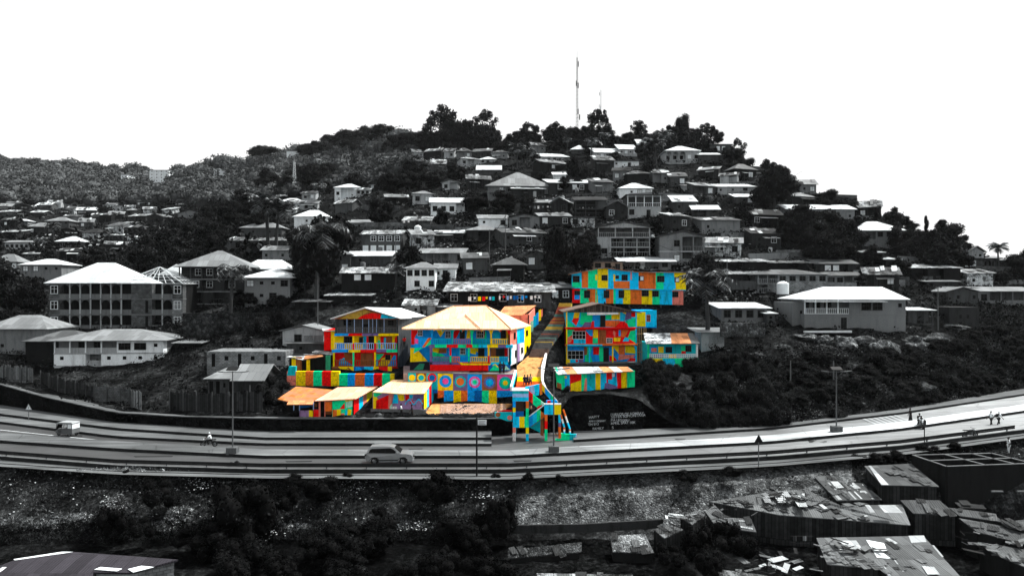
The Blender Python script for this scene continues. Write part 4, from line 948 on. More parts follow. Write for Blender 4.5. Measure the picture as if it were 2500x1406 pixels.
for (a, ca), (b, cb) in zip(cols_, cols_[1:]):
    xa, xb = Z7(a, 0)[0] + 2, Z7(b, 0)[0] - 2; n = 8; mid = (xa + xb) / 2
    for h0, h1, cc in ((xa, mid, ca), (mid, xb, cb)):
        cxx = (h0 + h1) / 2; rx_ = (h1 - h0) / 2; pts = [(cxx + rx_ * math.cos(math.pi * (1 - q / n)), 812 - 6.5 * math.sin(math.pi * q / n)) for q in range(n + 1)]
        for p0, p1 in zip(pts, pts[1:]): pC.slab(m, [(p0[0], p0[1]), (p1[0], p1[1]), (p1[0], 803), (p0[0], 803)], PM[{'b': 'y', 'g': 'o'}.get(cc, cc)], .2, -.01)
rel(m.build('arches', r), r)
for x, c_, w_ in ((432, 'p', 3), (655, 'r', 2), (865, 'g', 1.8), (1092, 'y', 2.2), (1338, 'c', 3.5)): X = Z7(x, 0)[0]; post(pC, r, X - w_, X + w_, 849, 868, PM[c_]); post(pC, r, X - w_ + .2, X + w_ - .2, 868, 890, PM[{'y': 'r', 'r': 'g'}.get(c_, c_)])
for q in ((975, 1040, 705, 805), (1180, 1270, 710, 805), (765, 815, 500, 590), (1235, 1285, 500, 590)): pwin(pC2, r, Z7, *q, m=black, fr=framed, name='door', bars=0, off=.1)
for q in ((285, 330, 500, 560), (960, 1030, 510, 580), (600, 650, 510, 580), (770, 820, 705, 770)): pwin(pC2, r, Z7, *q, off=.1)
m = MB(); sw = [(1254, 1258, 812, 828), (1284, 1288, 806, 820), (1257, 1261, 855, 872), (1272, 1276, 848, 862), (1285, 1289, 845, 858)]
for a, b, y0_, y1_ in sw:
    t0, t1 = (a - 1246) / 50, (b - 1246) / 50; q = [P(a, y1_, lerp(Yb, Ys, t0)), P(b, y1_ - .5, lerp(Yb, Ys, t1)), P(b, y0_ - .5, lerp(Yb, Ys, t1)), P(a, y0_, lerp(Yb, Ys, t0))]
    rel(MB().prism([p + Vector((.03, -.02, 0)) for p in q], (.05, 0, 0), glass).build('window', r), r)
peach = mk('peach_tin', (.88, .58, .36), 'tin', lo=.9, dirt=.35, bw=1.0, rh=2.2)
m = MB(); FL, FR, BR, BL = P(981, 802, Yb - 1), P(1247, 803, Yb - 1), P(1297, 794.5, Yb + 10.8), P(1040, 794, Yb + 10.8); RL, RR_ = P(1108, 747.5, Yb + 5), P(1187, 746, Yb + 5)
dn = Vector((0, 0, .0))
for q in ([FL, FR, RR_, RL], [FR, BR, RR_], [BR, BL, RL, RR_], [BL, FL, RL]): m.face(q, peach)
m.prism([FL, FR, BR, BL], (0, 0, -.15), peach)
ga, gb_, gc = P(1072, 802, Yb - 1.5), P(1171, 803, Yb - 1.5), P(1136, 771, Yb + 1.6); m.prism([ga, gb_, gc], (0, 1.2, .5), peach)
rm_ = mk('ridge_cap', (.55, .25, .14), 'plain')
for a, b in ((FR, RR_), (RL, RR_), (FL, RL), (gb_ + Vector((0, 0, .1)), gc + Vector((0, 0, .1)))): m.tube(a + Vector((0, 0, .04)), b + Vector((0, 0, .04)), .07, .07, rm_ if a is not FL else peach)
rel(m.build('roof', r), r)
OBJS.append((r, 1125, 905, None)); r['_b'] = (981, 1297, 746, 907)
# small orange lean-to behind it
ro = empty('orange_roofed_shed', P(1262, 792, 112), 0, 'small red walled shed with an orange tin roof behind the peach roof', 'shed')
m = MB(); pz = Plane(1262, 792, 112); pz.rect(m, 1222, 1292, 768, 792, PM['s']); block_body(pz, m, 1222, 1292, 768, 795, 4.5, PM['m']); m.prism([P(1292, 792, 112), P(1306, 786, 117), P(1306, 752, 117), P(1292, 768, 112)], (-.2, 0, 0), PM['s']); rel(m.build('wall', ro), ro)
m = MB(); roof_pts(m, [(1214, 770, 111.5), (1275, 769, 111.5), (1309, 745, 117), (1232, 748, 117)], rr2); rel(m.build('roof', ro), ro); OBJS.append((ro, 1262, 792, None)); ro['_b'] = (1214, 1309, 745, 795)
# blue / yellow / green fence pieces up the left of the steps
ro = empty('painted_fence', P(1305, 800, 111), 0, 'blue and yellow painted fence panels climbing beside the long steps', 'fence'); m = MB()
for a, b, y0_, y1_, c_ in ((1295, 1302, 785, 812, 'a'), (1302, 1309, 772, 800, 'c'), (1309, 1315, 765, 795, 'b'), (1315, 1321, 758, 785, 'y'), (1321, 1325, 757, 775, 's')): pz.slab(m, [(a, y1_), (b, y1_ - 4), (b, y0_ - 3), (a, y0_)], PM[c_], .15, 0)
rel(m.build('panels', ro), ro); OBJS.append((ro, 1305, 800, None)); ro['_b'] = (1295, 1325, 757, 812)

# D: long steps, dirt landing, lower steps, painted concrete stair
def strip_pt(t, s_, tab):      # tab rows: (py, xl, xr, Y)
    i = min(len(tab) - 2, int(t * (len(tab) - 1))); u = t * (len(tab) - 1) - i; a, b = tab[i], tab[i + 1]
    py, xl, xr, Y = [lerp(p, q, u) for p, q in zip(a, b)]; return P(lerp(xl, xr, s_), py, Y)
r = empty('long_steps', P(1320, 868, 104), 0, 'long hillside stairway with faded colour bands climbing past the striped house', 'stairs'); m = MB()
tab = [(870, 1291, 1331, 102), (835, 1306, 1350, 108), (805, 1330, 1372, 113), (775, 1352, 1383, 118), (740, 1366, 1397, 124)]
n = 62; sc = [mk('step_brown', (.10, .065, .05), 'plaster', var=.7), mk('step_grey', (.07, .07, .07), 'plaster', var=.7), mk('step_red', (.30, .08, .05), 'plaster'), mk('step_teal', (.10, .22, .20), 'plaster'), mk('step_yellow', (.40, .28, .05), 'plaster')]
for i in range(n):
    a0, a1 = strip_pt(i / n, 0, tab), strip_pt(i / n, 1, tab); b0, b1 = strip_pt((i + 1) / n, 0, tab), strip_pt((i + 1) / n, 1, tab); u = i / n
    mt = sc[0] if u < .12 else sc[1] if u < .5 else sc[4] if u < .55 else sc[3] if u < .6 else sc[2 if i % 4 else 4] if u < .75 else sc[3] if u < .8 else sc[2] if u < .93 else sc[4]
    if .18 < u < .5 and i % 5 == 0: mt = sc[rnd.randrange(5)]
    z = b0.z; v = [Vector((a0.x, a0.y, z - .5)), Vector((a1.x, a1.y, z - .5)), Vector((a1.x, a1.y, z)), Vector((a0.x, a0.y, z))]
    m.prism(v, (b0.x - a0.x, max(.3, b0.y - a0.y), 0), mt)
rel(m.build('treads', r), r); OBJS.append((r, 1335, 868, None)); r['_b'] = (1290, 1398, 740, 870)
om = mk('orange_earth', (.52, .26, .09), 'plaster', var=.7)
m = MB(); m.prism([P(1263, 920, 96.4), P(1322, 920, 96.4), P(1331, 868, 102.5), P(1290, 868, 102.5), P(1262, 893, 99.4)], (0, 0, -.8), om); tag(m.build('dirt_landing'), kind='structure')
r = empty('lower_steps', P(1290, 951, 93), 0, 'short flight of yellow, orange and red steps where three people sit', 'stairs'); m = MB(); n = 14
tab = [(952, 1258, 1306, 92.6), (936, 1261, 1318, 94.4), (920, 1264, 1321, 96.3)]
for i in range(n):
    a0, a1 = strip_pt(i / n, 0, tab), strip_pt(i / n, 1, tab); b0 = strip_pt((i + 1) / n, 0, tab); mt = PM['r'] if i < 4 else PM['o'] if i < 9 else PM['y']; z = b0.z
    m.prism([Vector((a0.x, a0.y, z - .5)), Vector((a1.x, a1.y, z - .5)), Vector((a1.x, a1.y, z)), Vector((a0.x, a0.y, z))], (0, b0.y - a0.y, 0), mt)
rel(m.build('treads', r), r)
def wallseg(pts, mat, name, th=.22, mat2=None):     # pts (px,py,Y) polygon given thickness sideways
    q = [P(*p) for p in pts]; o = MB().prism(q, (th, .0, 0), mat, mat2).build(name, r); return rel(o, r)
wallseg([(1251, 954, 92.4), (1262, 913, 96.6), (1262, 903, 96.6), (1251, 943, 92.4)], PM['c'], 'side_wall', -.3, PM['w'])
wallseg([(1331, 950, 93), (1323, 936, 94.4), (1322, 905, 97), (1331, 868, 102), (1331, 862, 102), (1321, 896, 97), (1321, 926, 94.4)][::-1], PM['c'], 'side_wall', .25, PM['w'])
OBJS.append((r, 1285, 951, None)); r['_b'] = (1251, 1325, 912, 952)
r = empty('painted_staircase', P(1310, 1080, 91), 0, 'concrete zigzag staircase tower painted in cyan, yellow, green and orange blocks by the road', 'stairs')
Yq = 86.0; q1 = Plane(1270, 1080, Yq); q2 = Plane(1310, 1080, Yq + .6); q3 = Plane(1350, 1080, Yq - .3)
def S2(mb, pl, mat, *pts, th=.25, off=0): pl.slab(mb, zp(ZS, *pts), mat, th, off)
m = MB(); S2(m, q1, PM['c'], 475, 620, 680, 620, 680, 570, 475, 570); S2(m, q1, PM['l'], 475, 570, 680, 570, 680, 525, 475, 525); S2(m, q1, PM['t'], 475, 525, 680, 525, 680, 487, 475, 487)
S2(m, q1, PM['w'], 470, 490, 682, 490, 682, 482, 470, 482, th=2.4, off=.04); rel(m.build('landing_parapet', r), r)
m = MB(); S2(m, q1, concrete, 475, 625, 680, 625, 680, 618, 475, 618, th=2.4, off=-.02); S2(m, q1, concrete, 475, 950, 680, 950, 680, 942, 475, 942, th=2.4, off=-.3); rel(m.build('landing', r), r)
m = MB(); 
for c_, a, b in (('c', 480, 562), ('y', 562, 627), ('g', 627, 682)): S2(m, q1, PM[c_], a, 955, b, 955, b, 820, a, 820, off=.02)
rel(m.build('middle_parapet', r), r); m = MB(); S2(m, q1, PM['d'], 515, 818, 618, 818, 618, 752, 515, 752, off=-.3); rel(m.build('inner_panel', r), r); m = MB(); S2(m, q1, mk('stair_back', (.10, .05, .03), 'plaster'), 515, 752, 618, 752, 618, 622, 515, 622, off=-1.8); rel(m.build('back_wall', r), r)
for nm, a, b, segs in (('column', 478, 515, (('b', 620, 700), ('y', 700, 760), ('c', 760, 820), ('s', 955, 1020), ('w', 1020, 1145))), ('column', 645, 683, (('o', 620, 710), ('g', 710, 820), ('y', 955, 1035), ('c', 1035, 1145))),
                       ('column', 885, 920, (('o', 790, 870), ('r', 870, 975), ('g', 975, 1140))), ('column', 1060, 1092, (('c', 790, 895), ('p', 895, 945), ('o', 945, 1090)))):
    o = MB()
    for c_, y0_, y1_ in segs: S2(o, q1 if a < 800 else q3, PM[c_], a, y1_, b, y1_, b, y0_, a, y0_, th=.3, off=.01)
    rel(o.build(nm, r), r)
    if a < 500:
        o = MB(); S2(o, q1, PM['t'], a + 8, 1110, b + 6, 1110, b + 6, 622, a + 8, 622, th=.3, off=-2.1); rel(o.build('column', r), r)
def flight(mb, pts, cols, pl, th=.18):
    (x0, t0, b0), (x1, t1, b1) = pts; n_ = len(cols)
    for i, c_ in enumerate(cols):
        u, v = i / n_, (i + 1) / n_; pl.slab(mb, zp(ZS, lerp(x0, x1, u), lerp(b0, b1, u), lerp(x0, x1, v), lerp(b0, b1, v), lerp(x0, x1, v), lerp(t0, t1, v), lerp(x0, x1, u), lerp(t0, t1, u)), PM[c_], th)
m = MB(); flight(m, ((682, 492, 610), (890, 655, 790)), 'rgga', q2); rel(m.build('upper_flight', r), r)
m = MB(); flight(m, ((682, 810, 955), (885, 660, 820)), 'bcgo', q2); S2(m, q2, PM['r'], 790, 720, 850, 690, 850, 665, 790, 690, off=.03, th=.1); rel(m.build('lower_flight', r), r)
m = MB(); S2(m, q2, PM['t'], 690, 950, 830, 860, 830, 1020, off=-.9, th=.3); S2(m, q2, PM['m'], 830, 1050, 870, 1065, 870, 840, 830, 860, off=-.9, th=.3); S2(m, q2, PM['w'], 682, 812, 690, 818, 890, 668, 885, 655, off=.04, th=.3); rel(m.build('stair_underside', r), r)
m = MB(); S2(m, q2, PM['c'], 630, 470, 720, 560, 810, 545, 825, 402, 640, 440, off=-.6); S2(m, q2, PM['o'], 825, 545, 855, 530, 850, 395, 815, 405, off=-.58); S2(m, q2, PM['l'], 700, 520, 760, 540, 745, 420, 690, 430, off=-.57, th=.1); rel(m.build('upper_parapet', r), r)
m = MB(); a, b = P(1323, 936, 94), P(1368, 987, Yq + .2); q = [a, b, b + Vector((0, 0, 1.0)), a + Vector((0, 0, .9))]
q2b = Plane(1345, 960, 92.5)
for i, c_ in enumerate('ybcgct'):
    u, v = i / 6, (i + 1) / 6; S2(m, q2b, PM[c_], lerp(850, 1075, u), lerp(480, 740, u), lerp(850, 1075, v), lerp(480, 740, v), lerp(850, 1075, v), lerp(395, 655, v), lerp(850, 1075, u), lerp(395, 655, u))
S2(m, q2b, PM['w'], 848, 400, 1078, 662, 1078, 650, 848, 386, off=.03, th=.3); rel(m.build('outer_parapet', r), r)
m = MB(); S2(m, q3, PM['c'], 880, 790, 1005, 790, 1005, 655, 880, 655); S2(m, q3, PM['y'], 1005, 790, 1092, 790, 1092, 655, 1005, 655); S2(m, q3, PM['w'], 876, 664, 1094, 664, 1094, 652, 876, 652, off=.03, th=.3)
S2(m, q3, PM['b'], 900, 655, 1060, 655, 1040, 610, 905, 610, off=-2.0); S2(m, q3, PM['r'], 918, 655, 958, 655, 958, 612, 918, 612, off=-1.9, th=.1); S2(m, q3, concrete, 880, 792, 1092, 792, 1092, 786, 880, 786, off=-.02, th=2.2); rel(m.build('right_landing', r), r)
m = MB()
for pts in ((1120, 725, 1205, 975, 1205, 1030), (1090, 795, 1133, 950, 1133, 1030)):
    pp = zp(ZS, *pts)
    for i, (a, b) in enumerate(zip(pp, pp[1:])):
        for k in range(3):
            u, v = k / 3, (k + 1) / 3; m.tube(P(lerp(a[0], b[0], u), lerp(a[1], b[1], u), Yq - .3), P(lerp(a[0], b[0], v), lerp(a[1], b[1], v), Yq - .3), .11, .11, PM['owc'[k]])
rel(m.build('handrail', r), r)
m = MB(); S2(m, q3, PM['g'], 1090, 1130, 1200, 1130, 1205, 1038, 1090, 1032); S2(m, q3, PM['t'], 1200, 1130, 1245, 1130, 1290, 1038, 1200, 1038); S2(m, q3, PM['l'], 1245, 1130, 1292, 1130, 1290, 1038, 1286, 1038, off=.01); S2(m, q3, PM['g'], 1020, 1132, 1092, 1132, 1092, 1100, 1020, 1100, off=.02); rel(m.build('foot_wall', r), r)
m = MB(); S2(m, q1, PM['t'], 250, 815, 400, 870, 470, 875, 470, 760, 250, 762, off=-.5, th=.3); q1.disc(m, *ZS(440, 830), 6, PM['s'], -.48, n=14); q1.disc(m, *ZS(290, 790), 6, PM['m'], -.48, n=14); S2(m, q1, PM['r'], 270, 762, 470, 762, 470, 735, 370, 735, off=-1.2, th=.3); rel(m.build('side_mural_wall', r), r)
m = MB(); n = 9
for i in range(n):   # treads of both flights
    for (xa, ya, xb, yb_) in ((690, 615, 885, 785), (690, 940, 885, 800)):
        p_ = q2.at(*ZS(lerp(xa, xb, i / n), lerp(ya, yb_, i / n)), -.1); m.box(p_.x, p_.x + .42, p_.y, p_.y + 1.4, p_.z, p_.z + .18, concrete)
rel(m.build('treads', r), r); OBJS.append((r, 1310, 1080, None)); r['_b'] = (1208, 1410, 936, 1082)

# I: orange roofed roadside sheds
Yr = 92
def Yt(t): return lerp(90.5, 97, t)
r = empty('orange_roofed_shed', P(770, 1018, 91.5), 0, 'open fronted roadside shed with rusty orange patchwork roof and purple counter', 'shed'); rust = mk('rust_orange_tin', (.60, .22, .05), 'tin', lo=.65, bw=.7, rh=1.5, rust=(.36, .15, .08))
m = MB(); roof_pts(m, [(678, 973, 90), (700, 979, 90), (765, 977, 90), (813, 951, 96), (723, 943, 97)], rust); roof_pts(m, [(700, 987, 88.8), (764, 986, 88.8), (766, 977, 90), (705, 977, 90)], rr2); rel(m.build('roof', r), r)
p1 = Plane(750, 1018, 90); m = MB(); p1.rect(m, 730, 754, 1002, 1019, PM['v'], .2); p1.rect(m, 754, 764, 1002, 1019, PM['y'], .2); p1.rect(m, 764, 778, 1000, 1019, PM['r'], .2)
p1b = Plane(750, 1018, 93); block_body(p1b, m, 700, 800, 975, 1019, 3, vdark, 0); prect(p1b, m, ZF, 480, 630, 465, 530, 'd'); prect(p1b, m, ZF, 640, 700, 440, 525, 'm'); rel(m.build('wall', r), r)
for x in (716, 730, 764, 778): post(p1, r, x, x + 1.6, 982, 1020, PM['l' if x != 778 else 's'], th=.15)
OBJS.append((r, 750, 1018, None)); r['_b'] = (678, 800, 943, 1020)
r = empty('peach_roofed_shed', P(850, 1020, 90), 0, 'middle roadside shed with smooth peach roof and green yellow mural', 'shed')
m = MB(); roof_pts(m, [(767, 978, 89.4), (868, 973, 89.4), (922, 943, 97), (824, 945, 97)], mk('salmon_tin', (.85, .42, .28), 'tin', lo=.92, dirt=.2)); rel(m.build('roof', r), r)
p2 = Plane(838, 1020, 90); m = MB(); p2.slab(m, zp(ZF, 890, 625, 1165, 625, 1165, 385, 890, 415), PM['g'], .2)
for c_, pts in (('g', (895, 510, 895, 430, 1050, 420, 980, 510)), ('r', (985, 510, 1050, 430, 1050, 510)), ('o', (895, 620, 895, 520, 950, 520, 950, 620)), ('y', (950, 620, 950, 515, 1000, 515, 1000, 620)), ('a', (1065, 500, 1065, 420, 1150, 400, 1150, 480)), ('c', (1050, 622, 1060, 500, 1110, 620)),
                ('y', (1080, 600, 1090, 510, 1140, 520, 1120, 620)), ('s', (1000, 620, 1000, 565, 1045, 565, 1045, 620)), ('y', (1055, 420, 1060, 385, 1160, 385, 1160, 400)), ('o', (800, 540, 800, 420, 885, 420, 885, 540))):
    OFFS[0] += .002; p2.paint(m, zp(ZF, *pts), PM[c_], .01 + (OFFS[0] % .03))
seg = [(0, .28, 'r'), (.28, .5, 'c'), (.5, .7, 's'), (.7, 1, 'y')]
for a, b, c_ in seg:
    fa = lambda t: P(lerp(864, 909, t), lerp(1020, 994, t), lerp(90, 97, t)); ft = lambda t: P(lerp(864, 909, t), lerp(973, 950, t), lerp(90, 97, t))
    m.prism([fa(a), fa(b), ft(b), ft(a)], (-.2, 0, 0), PM[c_])
block_body(Plane(790, 1020, 91), m, 793, 811, 978, 1018, 3, PM['m'], 0); m.prism([p2.at(811, 1019, -.2), p2.at(863, 1019, -.2), p2.at(863, 976, -.2), p2.at(811, 980, -.2)], (0, 6, 0), PM['t']); rel(m.build('wall', r), r)
for x in (780, 792): post(p2, r, x, x + 1.8, 978, 1020, PM['s'], th=.15)
OBJS.append((r, 840, 1020, None)); r['_b'] = (767, 922, 943, 1020)
r = empty('peach_roofed_shed', P(975, 1002, 92), 0, 'right roadside shed with pale peach roof and wavy blue mural band', 'shed')
m = MB(); roof_pts(m, [(910, 956, 91.2), (985, 961, 91), (1036, 960, 91), (1061, 925, 97.5), (959, 927, 97.5)], mk('peach_sheet', (.88, .58, .33), 'tin', lo=.95, dirt=.25)); rel(m.build('roof', r), r)
p3 = Plane(975, 1000, 92); m = MB(); p3.slab(m, zp(ZF, 1405, 520, 2058, 525, 2058, 312, 1405, 292), PM['v'], .2)
for c_, pts in (('y', (1410, 512, 1410, 305, 1480, 390, 1440, 515)), ('g', (1415, 350, 1415, 300, 1540, 305, 1450, 360)), ('r', (1445, 515, 1450, 400, 1620, 325, 1620, 515)), ('s', (1600, 515, 1610, 320, 1660, 320, 1650, 440)), ('c', (1655, 440, 1680, 320, 1720, 320, 1730, 440)), ('y', (1740, 400, 1720, 330, 1800, 320, 1810, 400, 1770, 410)),
                ('r', (1820, 400, 1820, 315, 1870, 315, 1870, 400)), ('p', (1910, 410, 1930, 325, 2050, 325, 2050, 380)), ('a', (1580, 515, 1580, 445, 1660, 445, 1660, 515)), ('w', (1640, 522, 1640, 478, 1715, 478, 1715, 522)), ('c', (1870, 370, 1870, 320, 1920, 320, 1910, 380)), ('r', (1870, 440, 1900, 395, 1940, 440)), ('o', (2000, 440, 2050, 390, 2050, 440))):
    OFFS[0] += .002; p3.paint(m, zp(ZF, *pts), PM[c_], .01 + (OFFS[0] % .04))
wv = [(1815 + i * 12, 420 - 32 * math.sin((i - 2) * .62)) for i in range(20)]
for i, (a, b) in enumerate(zip(wv, wv[1:])): p3.paint(m, zp(ZF, a[0], a[1] + 10, b[0], b[1] + 10, b[0], b[1] - 10, a[0], a[1] - 10), PM['c'], .06)
p3.disc(m, *ZF(1482, 510), 6.5, PM['a'], .03, 12, 0, 180)
for a, b, c_ in ((0, .3, 'y'), (.3, .5, 'c'), (.5, .75, 'r'), (.75, 1, 'c')):
    fa = lambda t: P(lerp(1035, 1060, t), lerp(1008, 984, t), lerp(92, 97.5, t)); ft = lambda t: P(lerp(1035, 1060, t), lerp(960, 930, t), lerp(92, 97.5, t)); m.prism([fa(a), fa(b), ft(b), ft(a)], (-.2, 0, 0), PM[c_])
m.prism([p3.at(911, 1000, -.2), p3.at(1033, 1002, -.2), p3.at(1033, 961, -.2), p3.at(911, 957, -.2)], (0, 5, 0), PM['t']); rel(m.build('wall', r), r)
m = MB(); p3.slab(m, [(905, 1012), (1040, 1014), (1040, 1000), (905, 998)], concrete, 6, .3); rel(m.build('plinth', r), r); OBJS.append((r, 975, 1005, None)); r['_b'] = (910, 1061, 925, 1010)
m = MB(); m.prism([P(1035, 1012, 91), P(1215, 1012, 91), P(1250, 985, 95.5), P(1055, 985, 95.5)], (0, 0, -.5), om); tag(m.build('bare_earth'), kind='structure')
# J: small stall at far left of the painted quarter
r = empty('painted_stall', P(748, 905, 103), 0, 'little open stall with striped rusty roof at the left end of the painted houses', 'stall'); p4 = Plane(748, 905, 103); m = MB()
block_body(Plane(748, 905, 105), m, 706, 800, 868, 905, 3, vdark, 0); p4.rect(m, 712, 722, 872, 905, PM['y']); p4.rect(m, 722, 736, 872, 906, PM['m'], off=.01); p4.rect(m, 748, 756, 878, 905, PM['y']); p4.rect(m, 795, 806, 868, 905, PM['e']); rel(m.build('wall', r), r)
m = MB(); roof_pts(m, [(699, 871, 102.4), (740, 878, 102.4), (788, 869, 102.6), (780, 863, 107), (716, 866, 107)], rr1); roof_pts(m, [(742, 876, 102.2), (789, 869, 102.4), (786, 865, 105), (745, 868, 105)], rr2); rel(m.build('roof', r), r)
m = MB(); roof_pts(m, [(762, 859, 106), (812, 866, 106), (816, 858, 109), (770, 855, 109)], rr1); rel(m.build('rear_awning', r), r); OBJS.append((r, 748, 905, None)); r['_b'] = (699, 816, 857, 906)
# ------------------------------------------------------------------ the grey houses, one by one
H = house
# left: unfinished arcaded block
r = H(120, 446, 692, 806, None, 636, ['WaaavaavN.vaW', 'WaaavaavNnvaW', 'WaaavaavNnvaW'], block, None, 'unfinished three storey arcaded block with white hip roof and bare rafters on its right half', 'apartment block', 'apartment_block', rail='wall', fr=framew, post=pale, d=11, backm=vdark, slab=mk('stained_slab', g(.12), 'plaster'), win=(1.3, 1.5))
Yh = D(283, 806); m = MB(); s_ = F / Yh
mr = roof_mesh('hip', 197 / s_, 11, 114 / s_, (692 - 636) / s_ - 1.0 + .8, .6, tinw, rl=44 / s_, cx=(218 - 283) / s_); ro = mr.build('roof', r)
m = MB(); Z0 = 114 / s_; xl, xr_ = (290 - 283) / s_, (450 - 283) / s_; cx0 = (354 - 283) / s_; pk = Vector((cx0, 5.5, Z0 + 3.1)); raf = mk('bare_rafter', g(.55))
c4 = [Vector((xl, -.6, Z0)), Vector((xr_, -.6, Z0)), Vector((xr_, 11.6, Z0)), Vector((xl, 11.6, Z0))]
for a, b in zip(c4, c4[1:] + c4[:1]):
    m.tube(a, b, .08, .08, raf, 4); m.tube(a, pk, .1, .1, raf, 4)
    for i in range(1, 8): m.tube(a.lerp(b, i / 8), a.lerp(b, i / 8).lerp(pk, min(i, 8 - i) / 4) + Vector((0, 0, 0)), .05, .05, raf, 4)
    for t in (.2, .4, .6, .8): m.tube(a.lerp(pk, t), b.lerp(pk, t), .05, .05, raf, 4)
m.build('rafters', r)
m = MB(); Wm = 326 / s_; m.box(-Wm / 2 + Wm * 12 / 13, Wm / 2 + .02, -.03, .0, -1.5, 114 / s_ * .66, blockp); m.build('block_patch', r)
H(440, 600, 652, 742, 'hip', 612, ['vooooo', '.Wo.o.', 'vv.v..'], dark, tinl, 'dark three storey house under a tall pale pyramid roof behind the unfinished block', yaw=6, ov=.8, rl=10, slab=grey, post=dim)
H(392, 446, 672, 700, 'hip', 645, ['...'], dim, tinw, 'house with a plain pale hip roof just right of the bare rafters')
H(597, 708, 679, 740, 'hip', 656, ['SwwW', 'WwW.'], mk('blue_grey_wall', g(.20), 'plaster', var=.15), tinw, 'blue grey two storey house with bright white hip roof beside the dark palm', ov=.7, d=9, win=(1.2, 1.0), rl=8)
H(590, 700, 658, 690, 'hip', 634, ['....'], dim, tinw, 'low house with broad pale roofs directly behind the blue grey house', rl=60)
H(-40, 112, 804, 862, 'hip', 769, ['.....', '.w.w.'], grey, tinl, 'large grey walled house with speckled pale hip roof cut by the left edge', ov=.6, rl=55)
H(62, 210, 834, 884, 'hip', 806, ['.w.w', 'w.w.'], vdark, ting, 'dark house with low grey hip roof left of the white balcony house', rl=30)
H(137, 395, 832, 893, 'hip', 803, ['voovBBw', 'w.vwwww'], white, tinl, 'white two storey house with front balcony and two white porch columns', ov=.8, d=9, rl=90, rail='wall', yaw=4, slab=pale, backm=grey)
H(505, 697, 858, 900, None, 856, ['nwnwnw'], blockp, tinw, 'roofless pale block shell with empty window openings on the dirt slope', d=6)
H(508, 572, 925, 966, 'shed', 892, ['nnwn'], dim, tinl, 'boarded hut with a mono-pitch pale tin roof above the plank fence', 'hut', 'hut', d=9, ov=.5)
H(572, 640, 930, 960, 'gs', 888, ['....'], dark, tinl, 'low tin roofed outbuilding joined to the boarded hut', 'shed', 'shed', d=7)
H(690, 790, 808, 850, 'gf', 793, ['.WGG'], pale, tinl, 'pale gable fronted house with a breeze block grille left of the painted houses', d=9, det=1)
H(700, 792, 839, 868, 'shed', 830, ['.w..'], dim, ting, 'dim annex below the breeze block grille house', 'annex', 'annex')
H(427, 488, 838, 856, 'shed', 827, ['vvvv'], vdark, tinl, 'open tin canopy hut right of the white balcony house', 'shed', 'shed', d=5)
H(50, 150, 647, 692, 'hip', 632, ['SSww', '.w..'], grey, tinw, 'grey bungalow with white hip roof above the dark trees at far left', rl=20)
H(-20, 42, 640, 662, 'hip', 620, ['WWWW'], dim, tinl, 'small house with row of white shutters at the left edge', gl=framew)
H(600 - 12, 688, 557, 580, 'hip', 539, ['.w.w.'], dim, tinl, 'wide grey hip roofed house in front of the twin palms', rl=14)
H(718, 800, 530, 553, 'hip', 513, ['.w..'], white, tinw, 'white walled house with broad white hip roof on the left shoulder of the hill', rl=22)
H(817, 880, 459, 486, 'hip', 449, ['Wvvw'], white, tinw, 'white house with bright hip roof and dark veranda below the wooded ridge', rl=10)
H(870, 902, 464, 478, 'shed', 458, ['WWW'], pale, tinw, None, look='pale low house with bright roof')
H(12, 82, 592, 612, 'gs', 587, ['WWWWWW'], pale, tinl, 'long pale two storey house with a row of windows at far left', win=(.9, 1))
H(138, 196, 590, 608, 'hip', 577, ['oooo'], grey, tinw, 'far bungalow with a bright white hip roof among the left trees', rl=8)
H(112, 168, 540, 560, 'hip', 530, ['WWWW', 'w.w.'], dim, tinl, 'far two storey house with pale hip roof and a bright side wall', rl=10)
H(36, 68, 540, 552, 'hip', 535, ['wwww'], grey, tinw, None, look='tiny far house with white roof')
for a in ((235, 268, 494, 500), (258, 282, 500, 508), (75, 98, 505, 512), (300, 330, 505, 512), (370, 400, 488, 494), (310, 338, 514, 520), (395, 430, 490, 498), (430, 458, 500, 506), (60, 75, 490, 496), (500, 560, 482, 490), (300, 330, 545, 552), (255, 300, 575, 586), (310, 345, 580, 597), (100, 128, 575, 584), (215, 245, 600, 612), (60, 95, 620, 632)):
    H(a[0], a[1], a[2], a[3], rnd.choice(['hip', 'gs', 'shed']), a[2] - 4, ['wwww'], rnd.choice([pale, dim, grey, white]), rnd.choice([tinw, tinl]), None, look='tiny far house with pale roof')
# blocks on the far ridge
for a, b, c, e, fl, lb in ((365, 412, 416, 446, ['wwww', 'wwww', 'wwww', 'wwww'], 'pale four storey apartment block standing in the far left wood'), (512, 534, 412, 438, ['ww', 'ww', 'ww', 'ww'], 'bright white apartment block on the far ridge with dark windows'), (530, 553, 414, 440, ['ww', 'ww', 'ww', 'ww'], 'grey half of the apartment blocks on the far ridge'), (295, 311, 427, 438, ['ww'], 'tiny white house high in the far left wood'), (700, 735, 370, 392, ['....'], 'roofless shell standing against the sky on the wooded ridge')):
    H(a, b, c, e, 'flat', c - 2, fl, white, pale, lb, 'apartment block' if 'block' in lb else 'house', 'apartment_block' if 'block' in lb else 'house', d=12, win=(1.6, 1.3), gm=None, found=14, Y=535 if a < 600 else 470)
H(882, 980, 573, 620, 'gs', 562, ['.WWWW', 'SSSSS'], dim, tinp, 'dark two storey house with small white arched ground floor windows', yaw=-4, slab=dim)
H(1052, 1134, 496, 526, 'gs', 483, ['WWWv'], white, tinw, 'long white house with four square windows and a pale verandah end', yaw=6)
H(1192, 1342, 456, 484, 'hip', 421, ['.SaaaW.', 'v.aa.W.'], grey, tinl, 'large two storey house with pale pyramid roof and small arches, mid hill', rl=6, yaw=4, ov=.8)
